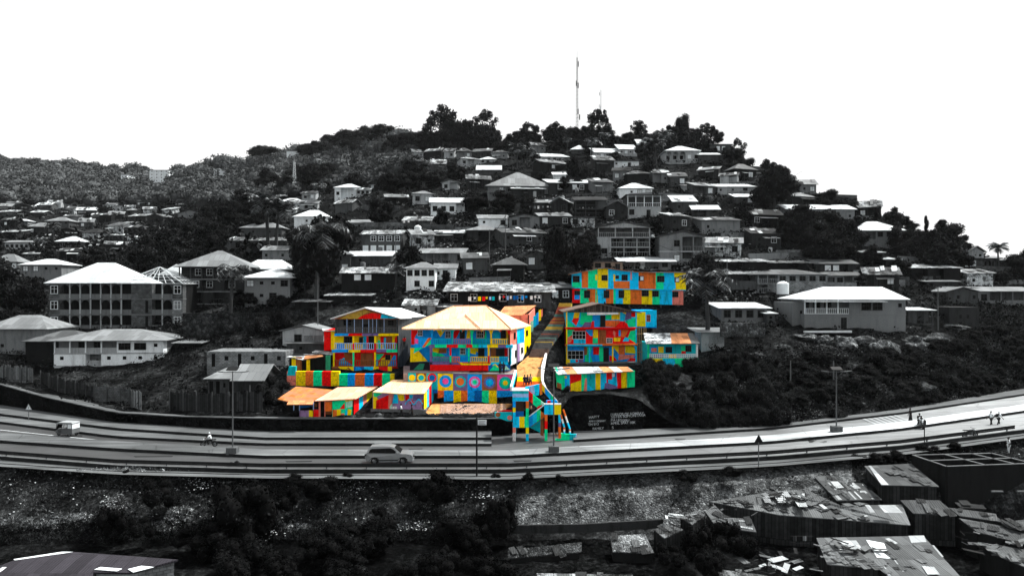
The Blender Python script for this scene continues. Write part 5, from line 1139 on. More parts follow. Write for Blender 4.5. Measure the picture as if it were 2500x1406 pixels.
H(1165, 1222, 416, 426, 'gs', 404, ['....'], dim, tinw, 'low house with one bright white roof slope under the ridge trees')
H(1172, 1210, 390, 401, 'hip', 383, ['WW.'], pale, tinw, 'tiny white hip roofed cottage under the ridge trees', rl=4)
H(992, 1062, 656, 708, 'hip', 640, ['WWWW', '.W.W'], white, tinl, 'peeling white two storey house with tall shuttered windows behind the palm', rl=15, d=9)
H(1062, 1112, 656, 686, 'gs', 643, ['wW.'], white, tinl, 'peeling white wing with a pale roof right of the tall shuttered house')
H(1022, 1132, 619, 645, 'gs', 606, ['vvvv.W'], grey, tinl, 'house with a long dark veranda and grey gable end above the peeling house', yaw=-4, d=8)
H(835, 962, 668, 715, 'gs', 652, ['.SS..', '.w.w.'], vdark, tinp, 'sooty two storey house with two pale windows left of the palm', yaw=4)
H(846, 955, 626, 650, 'gs', 613, ['.w...'], dim, tinw, 'dim house with long bright tin roof under the arched window house', yaw=-5)
H(802, 855, 622, 664, 'hip', 610, ['..', '.S'], dim, tinl, 'tall grey walled house with pale hip roof right of the great dark tree')
H(1095, 1240, 712, 748, 'shed', 688, ['o.o.vo'], vdark, tinp, 'long shanty under a crumpled patchy tin roof hung with washing, left half', 'shanty', 'shanty', ov=.9, d=8)
H(1240, 1345, 714, 750, 'shed', 690, ['.WvW.'], dim, tinp, 'long shanty under a blotched tin roof with pale doorway, right half', 'shanty', 'shanty', ov=.9, d=8)
H(987, 1062, 746, 772, 'gs', 730, ['.wv.'], grey, tinp, 'grey shack with blotched white roof just behind the white gable roof', 'shack', 'shack', yaw=-3)
H(1064, 1118, 750, 768, 'shed', 738, ['.w.'], dim, tinp, 'small shack with crumpled white roof behind the peach roof', 'shack', 'shack', yaw=-6)
H(1460, 1587, 556, 627, 'gf', 541, ['vvv', '.ooo', 'Wooo'], pale, ting, 'four storey grey house with a dark open top veranda under a wide gable', fl and 'house', yaw=0, d=10, backm=dim, slab=pale, post=pale)
H(1612, 1720, 578, 650, 'gf', 563, ['.Wvv', '.SvW'], grey, ting, 'two storey gable house with one dark long opening right of the four storey house', d=9, backm=dim, slab=pale)
H(1532, 1614, 477, 534, 'flat', 474, ['vvvv', 'W.D.'], pale, dim, 'flat roofed house with a loggia of white columns over grey walls', post=white, backm=dim, rail='bars', up=True, d=7)
H(1512, 1592, 461, 482, 'hip', 447, ['.wSS'], white, tinw, 'white house with bright hip roof directly above the loggia house', rl=10)
H(1448, 1520, 640, 660, 'flat', 638, ['WWD'], mk('tan_plaster', (.26, .22, .18), 'plaster'), ting, 'tan walled low house left of the long white awning')
H(1520, 1638, 640, 658, 'shed', 627, ['vvvW'], grey, tinw, 'low house fronted by a long bright white awning above the striped house', ov=1.0, d=4)
H(1625, 1708, 369, 398, 'hip', 357, ['aaaSW'], pale, tinw, 'hip roofed house with an arched porch on the right shoulder of the summit', rl=10)
H(1640, 1736, 346, 360, 'flat', 344, ['.ww.SSw'], dim, dim, 'long dim flat roofed row on the summit skyline')
H(1734, 1786, 354, 376, 'flat', 352, ['.SS.'], dim, dim, 'dim box house with two bright white windows on the skyline', win=(1.6, 1.6))
H(1706, 1760, 379, 398, 'shed', 373, ['....'], dim, tinw, 'dark low row with bright eave right of the arched porch house')
H(1762, 1816, 380, 400, 'shed', 376, ['w.SS.'], dim, ting, 'dark low row with two tiny white windows near the skyline')
H(1452, 1512, 374, 386, 'shed', 362, ['wSwSw'], pale, tinw, 'stepped white row house climbing the summit, lower part', yaw=8)
H(1512, 1556, 366, 380, 'shed', 353, ['wSwS'], pale, tinw, 'stepped white row house climbing the summit, middle part', yaw=8)
H(1556, 1596, 352, 368, 'gs', 341, ['WW'], white, tinw, 'white house with two arched windows at the top of the stepped row', yaw=8)
H(1497, 1560, 394, 410, 'flat', 392, ['w.D.'], white, dim, 'whitewashed house with peeling base under the stepped row')
H(1320, 1388, 384, 396, 'shed', 375, ['.wWww'], pale, tinw, 'pale long cottage with a thin bright roof left of the summit trees', yaw=6)
H(1395, 1436, 366, 376, 'hip', 355, ['...'], dim, tinw, 'cottage with a bright little pyramid roof just below the mast', rl=4)
H(1352, 1382, 428, 440, 'shed', 420, ['.w'], white, tinw, 'small white box hut right of the big pyramid roof')
H(1692, 1755, 513, 532, 'gs', 501, ['vv.v'], dim, tinw, 'cottage with bright roof and speckled breeze block fence on the right hill')
H(1920, 2088, 512, 546, 'gs', 500, ['.W.w..w'], grey, tinw, 'very long grey house with one thin bright white roof on the right shoulder', yaw=2)
H(2094, 2204, 564, 606, 'hip', 541, ['.vWW.', '.....'], grey, tinw, 'dark walled house with a big white hip roof against the right skyline', rl=25, ov=.8)
H(1752, 1842, 457, 476, 'shed', 449, ['w.w.W.'], pale, tinw, 'pale long shack beside the big round tree on the right hill')
H(1796, 1852, 482, 500, 'shed', 473, ['.wS.'], dim, tinw, 'stained pale shack under the big round tree')
H(1672, 1690, 455, 470, 'shed', 451, ['.'], pale, tinl, None, look='pale hut')
H(1760, 1872, 640, 662, 'shed', 629, ['.wvw.w'], vdark, tinp, 'long sooty row under a bright crumpled roof right of the palm', ov=.8, yaw=-1)
H(1872, 1985, 643, 662, 'shed', 632, ['.w.vw.'], vdark, tinq, 'right half of the sooty row, duller and wavier roof', ov=.8)
H(1990, 2092, 645, 668, 'gs', 633, ['.SSv.'], dark, ting, 'dark low house with a pale grey gable roof right of the sooty row', yaw=3)
H(1850, 2020, 671, 716, 'hip', 658, ['vvWWWWW', 'v......'], blockp, ting, 'pale block villa with a row of tall dark windows behind the white water tank', rl=60, win=(1.0, 1.7), backm=dim, rail='bal', d=9)
H(2020, 2102, 674, 700, 'gs', 664, ['WWvW'], grey, ting, 'grey wing with a porch column joined to the pale block villa')
H(1762, 1868, 670, 690, 'shed', 658, ['..w.'], dark, tinp, 'dark shack with a ragged bright roof left of the pale block villa', 'shack', 'shack')
rv = H(1964, 2211, 732, 804, 'hip', 700, ['ooov.BB.w', '...D.....'], villa, tinw, 'big grey bungalow with a brilliant white hip roof and white balustrades', rl=150, ov=.5, d=10, rail='bal', railm=framew, post=framew, slab=villa, rx=30, yaw=0, rec=1.8, up=True)
m = MB(); Wv = 250 / (F / D(2087, 806)); m.box(-Wv / 2 - .3, Wv * .26, -1.9, 0.1, 4.35, 4.45, tinw); m.build('porch_awning', rv)
H(1934, 1963, 738, 792, None, 700, ['.w'], villa, None, 'narrow side block at the left end of the big grey bungalow', 'annex', 'annex', d=8)
H(1762, 1872, 753, 786, 'shed', 738, ['WWWW'], grey, tinw, 'weathered house with bright mono-pitch roof and a rough stone base', rec=1, win=(1, 1.5), ov=.7, d=7)
H(1872, 1892, 766, 790, 'shed', 760, ['w'], dim, tinw, 'tiny porch hut right of the stone based house', 'hut', 'hut', d=3)
H(1712, 1768, 811, 851, 'shed', 800, ['.GG'], pale, tinl, 'small pale kiosk with a barred front below the palm', 'kiosk', 'kiosk', ov=1.0, d=4)
H(2310, 2388, 713, 745, 'gf', 700, ['.w.w'], dim, tinl, 'gabled dim wing at the left of the stilted house on the right edge', found=6, d=8)
H(2388, 2530, 712, 745, 'gs', 700, ['Wvvvv'], grey, tinl, 'house on tall stilts with veranda at the right edge', found=.2, backm=dim, d=9, rail='wall')
H(2318, 2390, 750, 800, None, 745, ['.ww.'], dark, None, 'dark block basement house below the gabled wing', d=6)
H(2218, 2278, 758, 792, 'shed', 750, ['.vv'], dim, tinw, 'dim hut with thin bright eave right of the big grey bungalow', 'hut', 'hut')
H(2225, 2345, 655, 690, 'shed', 643, ['.vwvw.'], vdark, tinp, 'dark long shanty with one lit roof edge on the right slope', 'shanty', 'shanty')
H(2348, 2440, 632, 660, 'flat', 630, ['SS.aa'], dim, dim, 'dim house with two little white windows and arches near the right skyline')
H(2366, 2402, 616, 636, 'gf', 600, ['.w'], pale, tinl, 'pale gable fronted house against the sky at right')
H(2412, 2470, 636, 652, 'hip', 625, ['...'], dim, tinl, 'house with a grey hip roof behind the lone palm')
H(2260, 2340, 688, 705, 'shed', 681, ['w.w.'], dark, tinl, 'dark low shack with thin bright roof line above the stilted house', 'shack', 'shack')
H(2112, 2156, 617, 640, 'shed', 612, ['n'], dark, tinw, None, look='tiny dark hut with bright lid roof')
H(2162, 2196, 634, 654, 'shed', 629, ['..'], dark, tinw, None, look='tiny dark hut with bright lid roof')
H(1405, 1480, 490, 530, 'shed', 480, ['vv.', 'vvv'], dim, tind, 'two storey open house with washing on its railing mid hill', backm=vdark)
H(1395, 1452, 532, 556, 'flat', 530, ['Ww.'], peel, dim, 'peeling whitewashed wall house below the house with washing')
H(1300, 1345, 496, 520, 'shed', 488, ['..v'], dark, tinl, None, look='dark shack with pale roof')
H(1170, 1240, 535, 556, 'shed', 524, ['w.W'], white, tinl, 'small white walled house with sloped pale roof mid hill', yaw=6)
H(1140, 1220, 563, 590, 'hip', 550, ['.v.'], dark, tinl, 'cone roofed dark house left of centre hill', rl=8)
H(1060, 1130, 570, 590, 'shed', 562, ['v.v'], dim, tinw, None, look='dim hut with bright roof')
H(1340, 1448, 448, 470, 'shed', 438, ['.W.SW.'], dark, tinw, 'long dark row with bright sloping roof mid hill', yaw=7)
H(1250, 1330, 462, 484, 'shed', 452, ['.v.w'], dark, tinw, None, look='dark row with bright roof', yaw=6)
H(720, 800, 738, 758, 'shed', 730, ['.w.'], vdark, tinq, 'low shack with dull roof right of the blue grey house', 'shack', 'shack')
H(798, 905, 722, 740, 'shed', 712, ['.w..'], vdark, tinp, 'low shack with light tin roof above the painted gable house', 'shack', 'shack')
H(680, 740, 493, 508, 'hip', 484, ['w.w'], dim, tinw, None, look='small house with white hip roof')
H(720, 775, 498, 515, 'gs', 490, ['wWw'], pale, tinl, None, look='pale small house')
H(675, 722, 512, 528, 'gs', 506, ['w.w'], pale, tinw, None, look='pale small house')
H(860, 925, 385, 402, 'flat', 383, ['ww'], blockp, dim, None, look='pale block house')
H(850, 890, 405, 430, 'flat', 404, ['w.w'], blockp, dim, None, look='pale block house')
H(830, 905, 545, 562, 'shed', 536, ['w.ww'], grey, tinl, 'pale roofed grey house left of the round tree')
H(985, 1050, 540, 556, 'shed', 528, ['.w.'], dim, tinp, None, look='dim shack with patchy roof')
H(640, 720, 612, 640, 'gs', 600, ['w.w.'], grey, tinl, None, look='grey house with pale roof')
H(620, 700, 588, 604, 'shed', 580, ['....'], dim, tinp, None, look='dim shack with patchy roof')

def overlap(b, pad=2):
    for o, *_ in OBJS:
        q = o['_b']
        if b[0] < q[1] - pad and b[1] > q[0] + pad and b[2] < q[3] - pad and b[3] > q[2] + pad: return True
    return False

# ------------------------------------------------------------------ hand placed trees
T = tree
for a in ((1075, 372, 112, 88, 'airy', 'tall airy spreading tree on the skyline, second cluster left of the mast'), (1125, 372, 78, 60, 'round', None), (1185, 366, 92, 72, 'airy', 'broad airy tree beside the tall one on the skyline'), (1050, 375, 50, 50, 'round', None),
          (1290, 356, 54, 48, 'airy', 'single small airy tree on the skyline between the two clusters'), (1345, 352, 50, 30, 'airy', None), (1375, 356, 50, 46, 'round', None), (1405, 358, 50, 44, 'round', None), (1428, 362, 56, 50, 'round', None),
          (1462, 356, 90, 62, 'airy', 'tall dark tree just right of the big mast'), (1490, 362, 50, 50, 'round', None), (1448, 360, 46, 40, 'round', None), (1560, 348, 54, 46, 'airy', 'round tree on the summit between the mast and the right cluster'), (1535, 350, 30, 34, 'round', None), (1600, 352, 32, 36, 'round', None), (1625, 352, 30, 30, 'round', None),
          (1668, 350, 70, 42, 'round', 'tall tree standing over the summit rooftops at right'), (1700, 350, 38, 34, 'round', None), (1728, 352, 52, 46, 'airy', 'double headed tree right of the tallest summit tree'), (1752, 356, 38, 32, 'round', None), (1803, 398, 56, 38, 'airy', 'lone round tree on the edge of the right skyline'),
          (838, 388, 68, 86, 'umbrella', 'flat topped umbrella tree on the skyline left of centre'), (915, 382, 56, 60, 'umbrella', None), (978, 380, 54, 52, 'round', None), (880, 392, 40, 60, 'round', None), (1020, 378, 40, 50, 'round', None), (945, 382, 40, 50, 'round', None), (650, 420, 62, 88, 'umbrella', 'broad flat topped tree breaking the far left ridge line'), (1150, 372, 80, 60, 'round', None), (1100, 374, 80, 70, 'round', None), (1205, 372, 60, 50, 'round', None), (860, 392, 60, 70, 'round', None), (790, 396, 42, 60, 'round', None), (755, 402, 50, 64, 'round', None),
          (1890, 522, 105, 104, 'round', 'big dense round tree below the right skyline'), (1880, 420, 20, 16, 'airy', None), (2020, 505, 40, 70, 'round', 'low dome shaped tree on the right skyline'), (2300, 606, 60, 52, 'airy', 'open crowned tree on the lower right skyline'), (2262, 600, 72, 15, 'column', 'thin column shaped tree on the right skyline'), (2255, 598, 38, 40, 'round', None), (2345, 624, 50, 50, 'round', None),
          (2485, 690, 60, 50, 'round', None), (2450, 700, 44, 44, 'round', None), (2140, 540, 24, 26, 'airy', None), (2175, 556, 18, 26, 'round', None), (2222, 575, 34, 40, 'round', None),
          (925, 560, 78, 76, 'round', 'dense round tree mid hill left of centre'), (865, 470, 52, 50, 'round', None), (1000, 470, 50, 70, 'round', None), (955, 476, 56, 70, 'round', None), (1060, 462, 50, 80, 'round', None), (1110, 450, 50, 60, 'round', None), (1160, 520, 50, 70, 'round', None), (1230, 520, 54, 70, 'round', None), (1290, 520, 40, 50, 'round', None),
          (1368, 690, 142, 84, 'round', 'tall dark tree behind the top of the long steps'), (1350, 640, 80, 60, 'round', None), (1395, 640, 62, 50, 'round', None), (1080, 560, 52, 40, 'round', None), (1410, 458, 76, 62, 'round', 'dark tree rising mid hill below the mast'), (1375, 470, 40, 40, 'round', None), (1500, 400, 32, 30, 'round', None), (1275, 400, 58, 50, 'round', 'dark palmy tree clump below the summit left of the mast'), 
          (790, 720, 190, 130, 'round', 'huge near black tree left of the arched window house'), (745, 700, 140, 70, 'round', None), (830, 640, 110, 90, 'round', None), (400, 640, 90, 110, 'round', None), (460, 650, 110, 110, 'round', 'great dark tree mass right of the far bungalows'), (520, 640, 95, 90, 'round', None), (350, 660, 60, 80, 'round', None), (560, 560, 70, 80, 'round', None), (610, 540, 70, 80, 'round', None), (440, 580, 50, 60, 'round', None), (520, 545, 50, 60, 'round', None),
          (760, 470, 70, 80, 'round', None), (700, 480, 50, 60, 'round', None), (650, 470, 55, 50, 'round', None), (800, 450, 50, 60, 'round', None), (720, 450, 50, 60, 'round', None), (590, 500, 36, 50, 'round', None),
          (30, 770, 120, 110, 'round', 'large black tree at the left edge above the grey hip roof'), (80, 780, 100, 80, 'round', None), (-10, 740, 110, 90, 'round', None), (240, 650, 46, 60, 'round', None), (1960, 600, 96, 100, 'round', 'dark round tree in the mass below the very long grey house'), (2030, 612, 96, 90, 'round', None), (2090, 620, 80, 70, 'round', None), (1920, 600, 70, 60, 'round', None), (2200, 620, 70, 60, 'round', None), (2235, 640, 66, 60, 'round', None), (2290, 650, 50, 60, 'round', None), (2350, 660, 44, 50, 'round', None), (2060, 640, 50, 70, 'round', None), (1990, 640, 44, 60, 'round', None), (2130, 650, 50, 50, 'round', None), (2200, 668, 40, 50, 'round', None),
          (1715, 740, 116, 80, 'round', 'dark leafy tree right of the striped house'), (1750, 720, 80, 50, 'round', None), (2105, 710, 40, 40, 'round', None), (1872, 700, 40, 36, 'round', None), (680, 752, 40, 58, 'bush', 'round bush against the blue grey house'), (590, 752, 46, 60, 'round', None), (1090, 695, 30, 26, 'round', None), (1150, 620, 40, 50, 'round', None), (620, 745, 34, 40, 'bush', None)):
    T(a[0], a[1], a[2], a[3], a[4], a[5])
for a in ((1602, 425, 92, 'coconut palm standing alone below the summit right of the mast'), (655, 612, 142, 'left one of twin palms rising behind a grey hip roof'), (674, 612, 126, 'right one of twin palms rising behind a grey hip roof'), (772, 735, 205, 'coconut palm in front of the huge near black tree'), (965, 715, 72, 'drooping palm left of the peeling white house'), (562, 772, 135, 'dark palm in front of the tall pyramid roof house'), (1728, 840, 190, 'tall shaggy palm right of the striped house'),
          (2437, 660, 70, 'lone palm silhouetted on the right skyline'), (1620, 385, 70, None), (932, 430, 52, None), (968, 425, 44, None), (1018, 440, 62, None), (1035, 450, 62, None), (1262, 420, 70, None), (1445, 385, 50, None), (1475, 372, 50, None), (1705, 505, 34, None), (1730, 510, 32, None), (1385, 372, 36, None), (1045, 365, 40, None), (780, 505, 60, None), (1285, 412, 54, None), (130, 600, 60, None), (95, 625, 50, None)):
    palm(a[0], a[1], a[2], a[3])
# bushes: roadside slope right of the painted stairs, dark mass
for i in range(75):
    px = rnd.uniform(1565, 1905); lo = poly1(WTOP, px) + 2; py = lerp(lo, 905 if px < 1700 else 880, rnd.random() ** 1.3); s = rnd.uniform(46, 84) * (1 if py > 960 else .75)
    T(px, py, s * .85, s, 'bush', None, look='dark slope bush', name='bush', cat='bush')
for i in range(150):
    px = rnd.uniform(1880, 2560); lo = poly1(WTOP, px); py = lerp(lo, lo - 150, rnd.random()); s = rnd.uniform(28, 70)
    if 800 < py and not (2020 < px < 2320 and py < 850): T(px, py, s * .6, s, 'bush', None, look='low scrub bush', name='bush', cat='bush')
T(1606, 925, 30, 46, 'bush', 'bright yellow green bush below the painted cottage', mat=mk('leaf_green', (.16, .20, .015), 'leaf'), name='bush', cat='bush')
T(1640, 925, 34, 50, 'bush', None, look='dark bush', name='bush', cat='bush')
T(1160, 722, 18, 26, 'bush', 'spiky dry bush in front of the long shanty', mat=mk('leaf_dry', (.22, .2, .12), 'leaf'), name='bush', cat='bush')
for px, py, s in ((640, 965, 50), (665, 985, 60), (690, 960, 46), (620, 985, 30), (655, 940, 40), (600, 800, 50), (640, 810, 60), (690, 800, 60), (660, 780, 40), (500, 800, 30), (20, 905, 40), (1390, 935, 20), (1385, 960, 26), (1560, 940, 30), (1590, 955, 40), (720, 1018, 26)):
    T(px, py, s * .85, s, 'bush', None, look='dark bush', name='bush', cat='bush')

# filler shanties on the hillside
def filler(x0, x1, y0, y1, n, seed, wr=(5, 11)):
    rg = random.Random(seed); k = 0
    for _ in range(n * 14):
        if k >= n: break
        px = rg.uniform(x0, x1); py = rg.uniform(y0, y1)
        if py < poly1(SKY, px) + 14: continue
        s = F / D(px, py); w_ = rg.uniform(*wr) * s; h = rg.uniform(2.3, 3.0) * s; rh = rg.uniform(.8, 1.7) * s
        b = (px - w_ / 2, px + w_ / 2, py - h - rh, py)
        bad = False
        for o, *_r in OBJS:
            q = o['_b']; tr_ = 'tree' in o.name or 'bush' in o.name; pad = 22 if tr_ else 9
            if b[0] < q[1] - pad and b[1] > q[0] + pad and b[2] < q[3] - pad * .6 and b[3] > q[2] + pad * .6: bad = True; break
        if bad: continue
        rf = rg.choice(['shed', 'shed', 'gs', 'gs', 'hip', 'gf']); wm = rg.choice([dark, dark, vdark, dim, dim, grey, board, peel if py > 520 else pale]); rm2 = rg.choice([tinw, tinl, tinl, ting, tinp, tinq, tind])
        n_ = max(2, int(w_ / s / 2.2)); fls = ''.join(rg.choice('.wWwv.S') for _ in range(n_))
        rn = {tinw: 'bright', tinl: 'pale', ting: 'grey', tinp: 'blotched', tinq: 'rusty', tind: 'dark'}[rm2]; wn = {dark: 'dark', vdark: 'sooty', dim: 'dim', grey: 'grey', board: 'boarded', peel: 'peeling', pale: 'pale'}[wm]
        sh = {'shed': 'mono-pitch', 'gs': 'ridged', 'hip': 'hipped', 'gf': 'gable fronted'}[rf]
        H(b[0], b[1], py - h, py, rf, py - h - rh, [fls], wm, rm2, None, name='shack', cat='shack', yaw=rg.uniform(-9, 9), look='%s shack, %s %s roof' % (wn, rn, sh), found=3.5, rec=1.0)
        OBJS[-1][0].rotation_euler = (R(rg.uniform(-1.2, 1.2)), R(rg.uniform(-2, 2)), R(rg.uniform(-24, 24))); k += 1
filler(1000, 1740, 352, 470, 48, 9, (4, 10)); filler(1060, 1740, 440, 600, 70, 1, (4, 10)); filler(800, 1400, 570, 740, 55, 2, (4, 9)); filler(1700, 2420, 440, 740, 62, 3, (4, 10)); filler(560, 1060, 450, 640, 50, 4, (5, 10)); filler(0, 660, 475, 640, 62, 5, (5, 9)); filler(560, 860, 600, 740, 10, 8); filler(2150, 2500, 690, 790, 14, 10)
filler(1200, 1800, 352, 430, 22, 9); filler(2150, 2500, 690, 780, 12, 10)

print('shacks', sum(1 for o in OBJS if o[0].name.startswith('shack')))
for i in range(46):
    px = rnd.uniform(990, 1800); h = rnd.uniform(26, 52); T(px, poly1(SKY, px) + rnd.uniform(4, 18), h, h * rnd.uniform(.8, 1.1), rnd.choice(['round', 'round', 'airy']), None, look='skyline tree')
for i in range(16):
    px = 730 + i * 21 + rnd.uniform(-8, 8); h = rnd.uniform(42, 70); T(px, poly1(SKY, px) + rnd.uniform(6, 16), h, h * rnd.uniform(.9, 1.2), rnd.choice(['round', 'umbrella', 'airy']), None, look='crest tree')
rgt = random.Random(77); cnt = 0
for _ in range(3000):
    if cnt >= 120: break
    px = rgt.uniform(0, 2500); py = rgt.uniform(380, 735)
    if py < poly1(SKY, px) + 8 or (px < 620 and py < 500): continue
    s = F / D(px, py); h = rgt.uniform(4, 8) * s; w_ = h * rgt.uniform(.8, 1.2); b = (px - w_ / 2, px + w_ / 2, py - h, py); bad = False
    for o, *_r in OBJS:
        q = o['_b']
        if 'tree' in o.name or 'bush' in o.name: continue
        iw = min(b[1], q[1]) - max(b[0], q[0]); ih = min(b[3], q[3]) - max(b[2], q[2])
        if iw > 3 and ih > 3 and (D(px, py) < o.location.y + 3 or 'apartment' in o.name) and iw * ih > .12 * (q[1] - q[0]) * (q[3] - q[2]): bad = True; break
    if bad: continue
    T(px, py, h, w_, 'round' if rgt.random() < .8 else 'airy', None, look='dark leafy tree'); cnt += 1
for i in range(70):
    px = rgt.uniform(1020, 1830); py = poly1(SKY, px) + rgt.uniform(2, 26); h = rgt.uniform(18, 38); T(px, py, h, h * 1.25, 'bush', None, look='summit bush', name='bush', cat='bush')

# terrace walls, barrels and dishes between the houses
for i in range(70):
    px, py = rgt.uniform(700, 2400), rgt.uniform(400, 735)
    if py < poly1(SKY, px) + 14 or 1380 < px < 1690 and py > 655: continue
    L_ = rgt.uniform(5, 16); a = G(px, py); dx = L_ * F / a.y; b = G(px + dx, py + rgt.uniform(-6, 3)); h = rgt.uniform(.7, 1.8)
    o = MB().prism([a - a - Vector((0, 0, 1)), b - a - Vector((0, 0, 1)), b - a + Vector((0, 0, h * .9)), Vector((0, 0, h))], (0, .4, 0), dim).build('terrace_wall') if 0 else None
    m = MB(); v = b - a; m.prism([Vector((0, 0, -1)), v - Vector((0, 0, 1)), v + Vector((0, 0, h * .9)), Vector((0, 0, h))], (0, .4, 0), rgt.choice([dim, grey, block, blockp])); o = m.build('terrace_wall'); o.location = a
    tag(o, None, 'wall', 'terrace walls on the hillside'); OBJS.append((o, px, py, 'low terrace wall')); o['_b'] = (px, px + dx, py - 8, py)
for i in range(34):
    px, py = rgt.uniform(700, 2400), rgt.uniform(430, 735)
    if py < poly1(SKY, px) + 20 or 1380 < px < 1690 and py > 655: continue
    q = G(px, py); rr_ = rgt.uniform(.35, .6); r = empty('water_barrel', q, 0, None, 'barrel', 'barrels between the shacks'); mt = rgt.choice([framew, pale, black, grey])
    MB().tube((0, 0, -.4), (0, 0, rr_ * 2.6), rr_, rr_, mt, 12).build('drum', r); MB().tube((0, 0, rr_ * 2.6), (0, 0, rr_ * 2.6 + .08), rr_ * .9, rr_ * .5, mt, 12).build('lid', r); OBJS.append((r, px, py, 'water barrel')); r['_b'] = (px - 4, px + 4, py - 10, py)
# ------------------------------------------------------------------ woods, undergrowth, litter
rg0 = random.Random(5); items = []
for _ in range(1900):
    px = rg0.uniform(-300, 1010); top = poly1(SKY, px); bot = 505 if px < 560 else lerp(505, 440, (px - 560) / 450)
    py = lerp(top, bot, rg0.random() ** 1.25)
    if any(abs(px - a) < b and c - 2 < py < d_ for a, b, c, d_ in ((388, 30, 425, 470), (533, 28, 425, 462), (303, 14, 428, 452))): continue
    q = G(px, py); rad = rg0.uniform(2.8, 8) * (1 if q.y > 480 else .8 if q.y > 350 else .5)
    if py < top + 4: rad *= rg0.choice((.7, .9, 1.1, 1.3))
    items.append((q.x, q.y, q.z + rad * .75, rad, lerp(.4, 1.15, min(1, q.y / 700))))
tag(scatter_mesh('forest', items, 130, mk('forest_leaf', g(.055), 'leaf', ns=.09, glint=1.3, lowv=.6), 1, flat=.82, corek=.7, jit=.75, r0=.72, r1=1.1, cm=0), 'hazy woodland covering the far left ridge', kind='stuff')  # wood kept pale: distance haze put into the leaf colour
items = []
for _ in range(13000):
    px = rg0.uniform(-350, 2800); top = poly1(SKY, px) + 1; bot = poly1(WTOP, px) - 6; py = rg0.uniform(top, bot)
    if 690 < px < 1720 and 745 < py: continue
    if px < 700 and py > 885 and rg0.random() < .75: continue
    if 1900 < px < 2330 and 780 < py < 850 and rg0.random() < .9: continue
    q = G(px, py); rad = rg0.uniform(.6, 1.7) * (q.y / 130) ** .6; items.append((q.x, q.y, q.z + .1, rad, .22 * (q.y / 130) ** .8 * rg0.uniform(.7, 1.4)))
for _ in range(900):
    px = rg0.uniform(-200, 640); py = rg0.uniform(500, 640); q = G(px, py); rad = rg0.uniform(2, 4.2); b_ = (px - 10, px + 10, py - 20, py)
    if any(px > o['_b'][0] and px < o['_b'][1] and py > o['_b'][2] and py < o['_b'][3] + 9 for o, *_z in OBJS if o.name.startswith(('house', 'shack'))) and rg0.random() < .85: continue
    items.append((q.x, q.y, q.z + rad * .4, rad, .8))
tag(scatter_mesh('undergrowth', items, 16, mk('scrub_leaf', g(.009), 'leaf'), 2), 'dark scrub between the hillside houses', kind='stuff')
items = []
for _ in range(3600):
    px = rg0.uniform(-350, 2750); u = rg0.random(); q = emb(px, 1).lerp(emb(px, 2), u * 2) if u < .5 else emb(px, 2).lerp(emb(px, 3), u * 2 - 1)
    if 1290 < px < 2080 and rg0.random() < .72: continue
    if px > 1180 and px < 1290 and rg0.random() < .5: continue
    if px > 2080 and u > .35: continue
    items.append((q.x, q.y, q.z + .08, rg0.uniform(.25, .8), rg0.uniform(.07, .16)))
tag(scatter_mesh('verge_scrub', items, 22, mk('verge_leaf', g(.02), 'leaf'), 3, asp=.35), 'weeds and scrub on the bank below the road', kind='stuff')
items = []
for _ in range(1300):
    px = rg0.uniform(-350, 1190); q = emb(px, 3).lerp(emb(px, 4), rg0.random() * .9); items.append((q.x, q.y, q.z + .2, rg0.uniform(.5, 1.1), rg0.uniform(.08, .16)))
for _ in range(260):
    px = rg0.uniform(0, 700); q = emb(px, 3); items.append((q.x, q.y + rg0.uniform(-.4, 1.2), q.z + .3, rg0.uniform(.3, .7), .12))
tag(scatter_mesh('thicket', items, 20, mk('thicket_leaf', g(.005), 'leaf'), 4, asp=.3), 'dark thicket at the foot of the bank', kind='stuff')
items = []      # dry straw coloured grass tufts lower left
for cx, cy, n_, sx_, sy_ in ((60, 1280, 160, 120, 14), (170, 1265, 60, 60, 10), (380, 1290, 90, 60, 14), (520, 1300, 90, 60, 12), (720, 1290, 60, 40, 10), (1000, 1290, 120, 100, 12), (330, 1150, 90, 160, 6)):
    for _ in range(n_):
        px, py = rg0.gauss(cx, sx_ / 2), rg0.gauss(cy, sy_ / 2); q = PZ(px, py, lerp(-18.8, -22, (py - 1165) / 130)); items.append((q.x, q.y, q.z + .1, rg0.uniform(.2, .5), .14))
tag(scatter_mesh('dry_grass', items, 16, mk('dry_grass', g(.13), 'leaf'), 6, asp=.12), 'pale dry grass tufts low on the bank', kind='stuff')
# litter and pale stones: specks
def specks(name, pts, size, mat, label, seed):
    rg = random.Random(seed); m = MB()
    for q in pts:
        s1 = rg.uniform(.5, 1.4) * size; a = rg.uniform(0, 6.3); u = Vector((math.cos(a), math.sin(a), rg.uniform(-.2, .2))) * s1; v = Vector((-math.sin(a), math.cos(a), rg.uniform(-.2, .4))) * s1 * rg.uniform(.4, .9)
        c = Vector(q) + Vector((0, 0, .1)); up = Vector((0, 0, s1 * .5)); b = [c - u - v * .6, c + u * .7 - v, c + u + v * .5, c - u * .5 + v]; t = c + up + u * .1
        m.face(b[::-1], mat)
        for i in range(4): m.face([b[i], b[(i + 1) % 4], t], mat)
    return tag(m.build(name, uv=False), label, kind='stuff')
litter = mk('litter_white', g(.6)); stone_ = mk('pale_rock', g(.16), 'plaster')
pts = []
for _ in range(420):
    px = rg0.uniform(0, 2500); u = rg0.random() * .9; pts.append(emb(px, 1).lerp(emb(px, 2), u * 2) if u < .5 else emb(px, 2).lerp(emb(px, 3), u * 2 - 1))
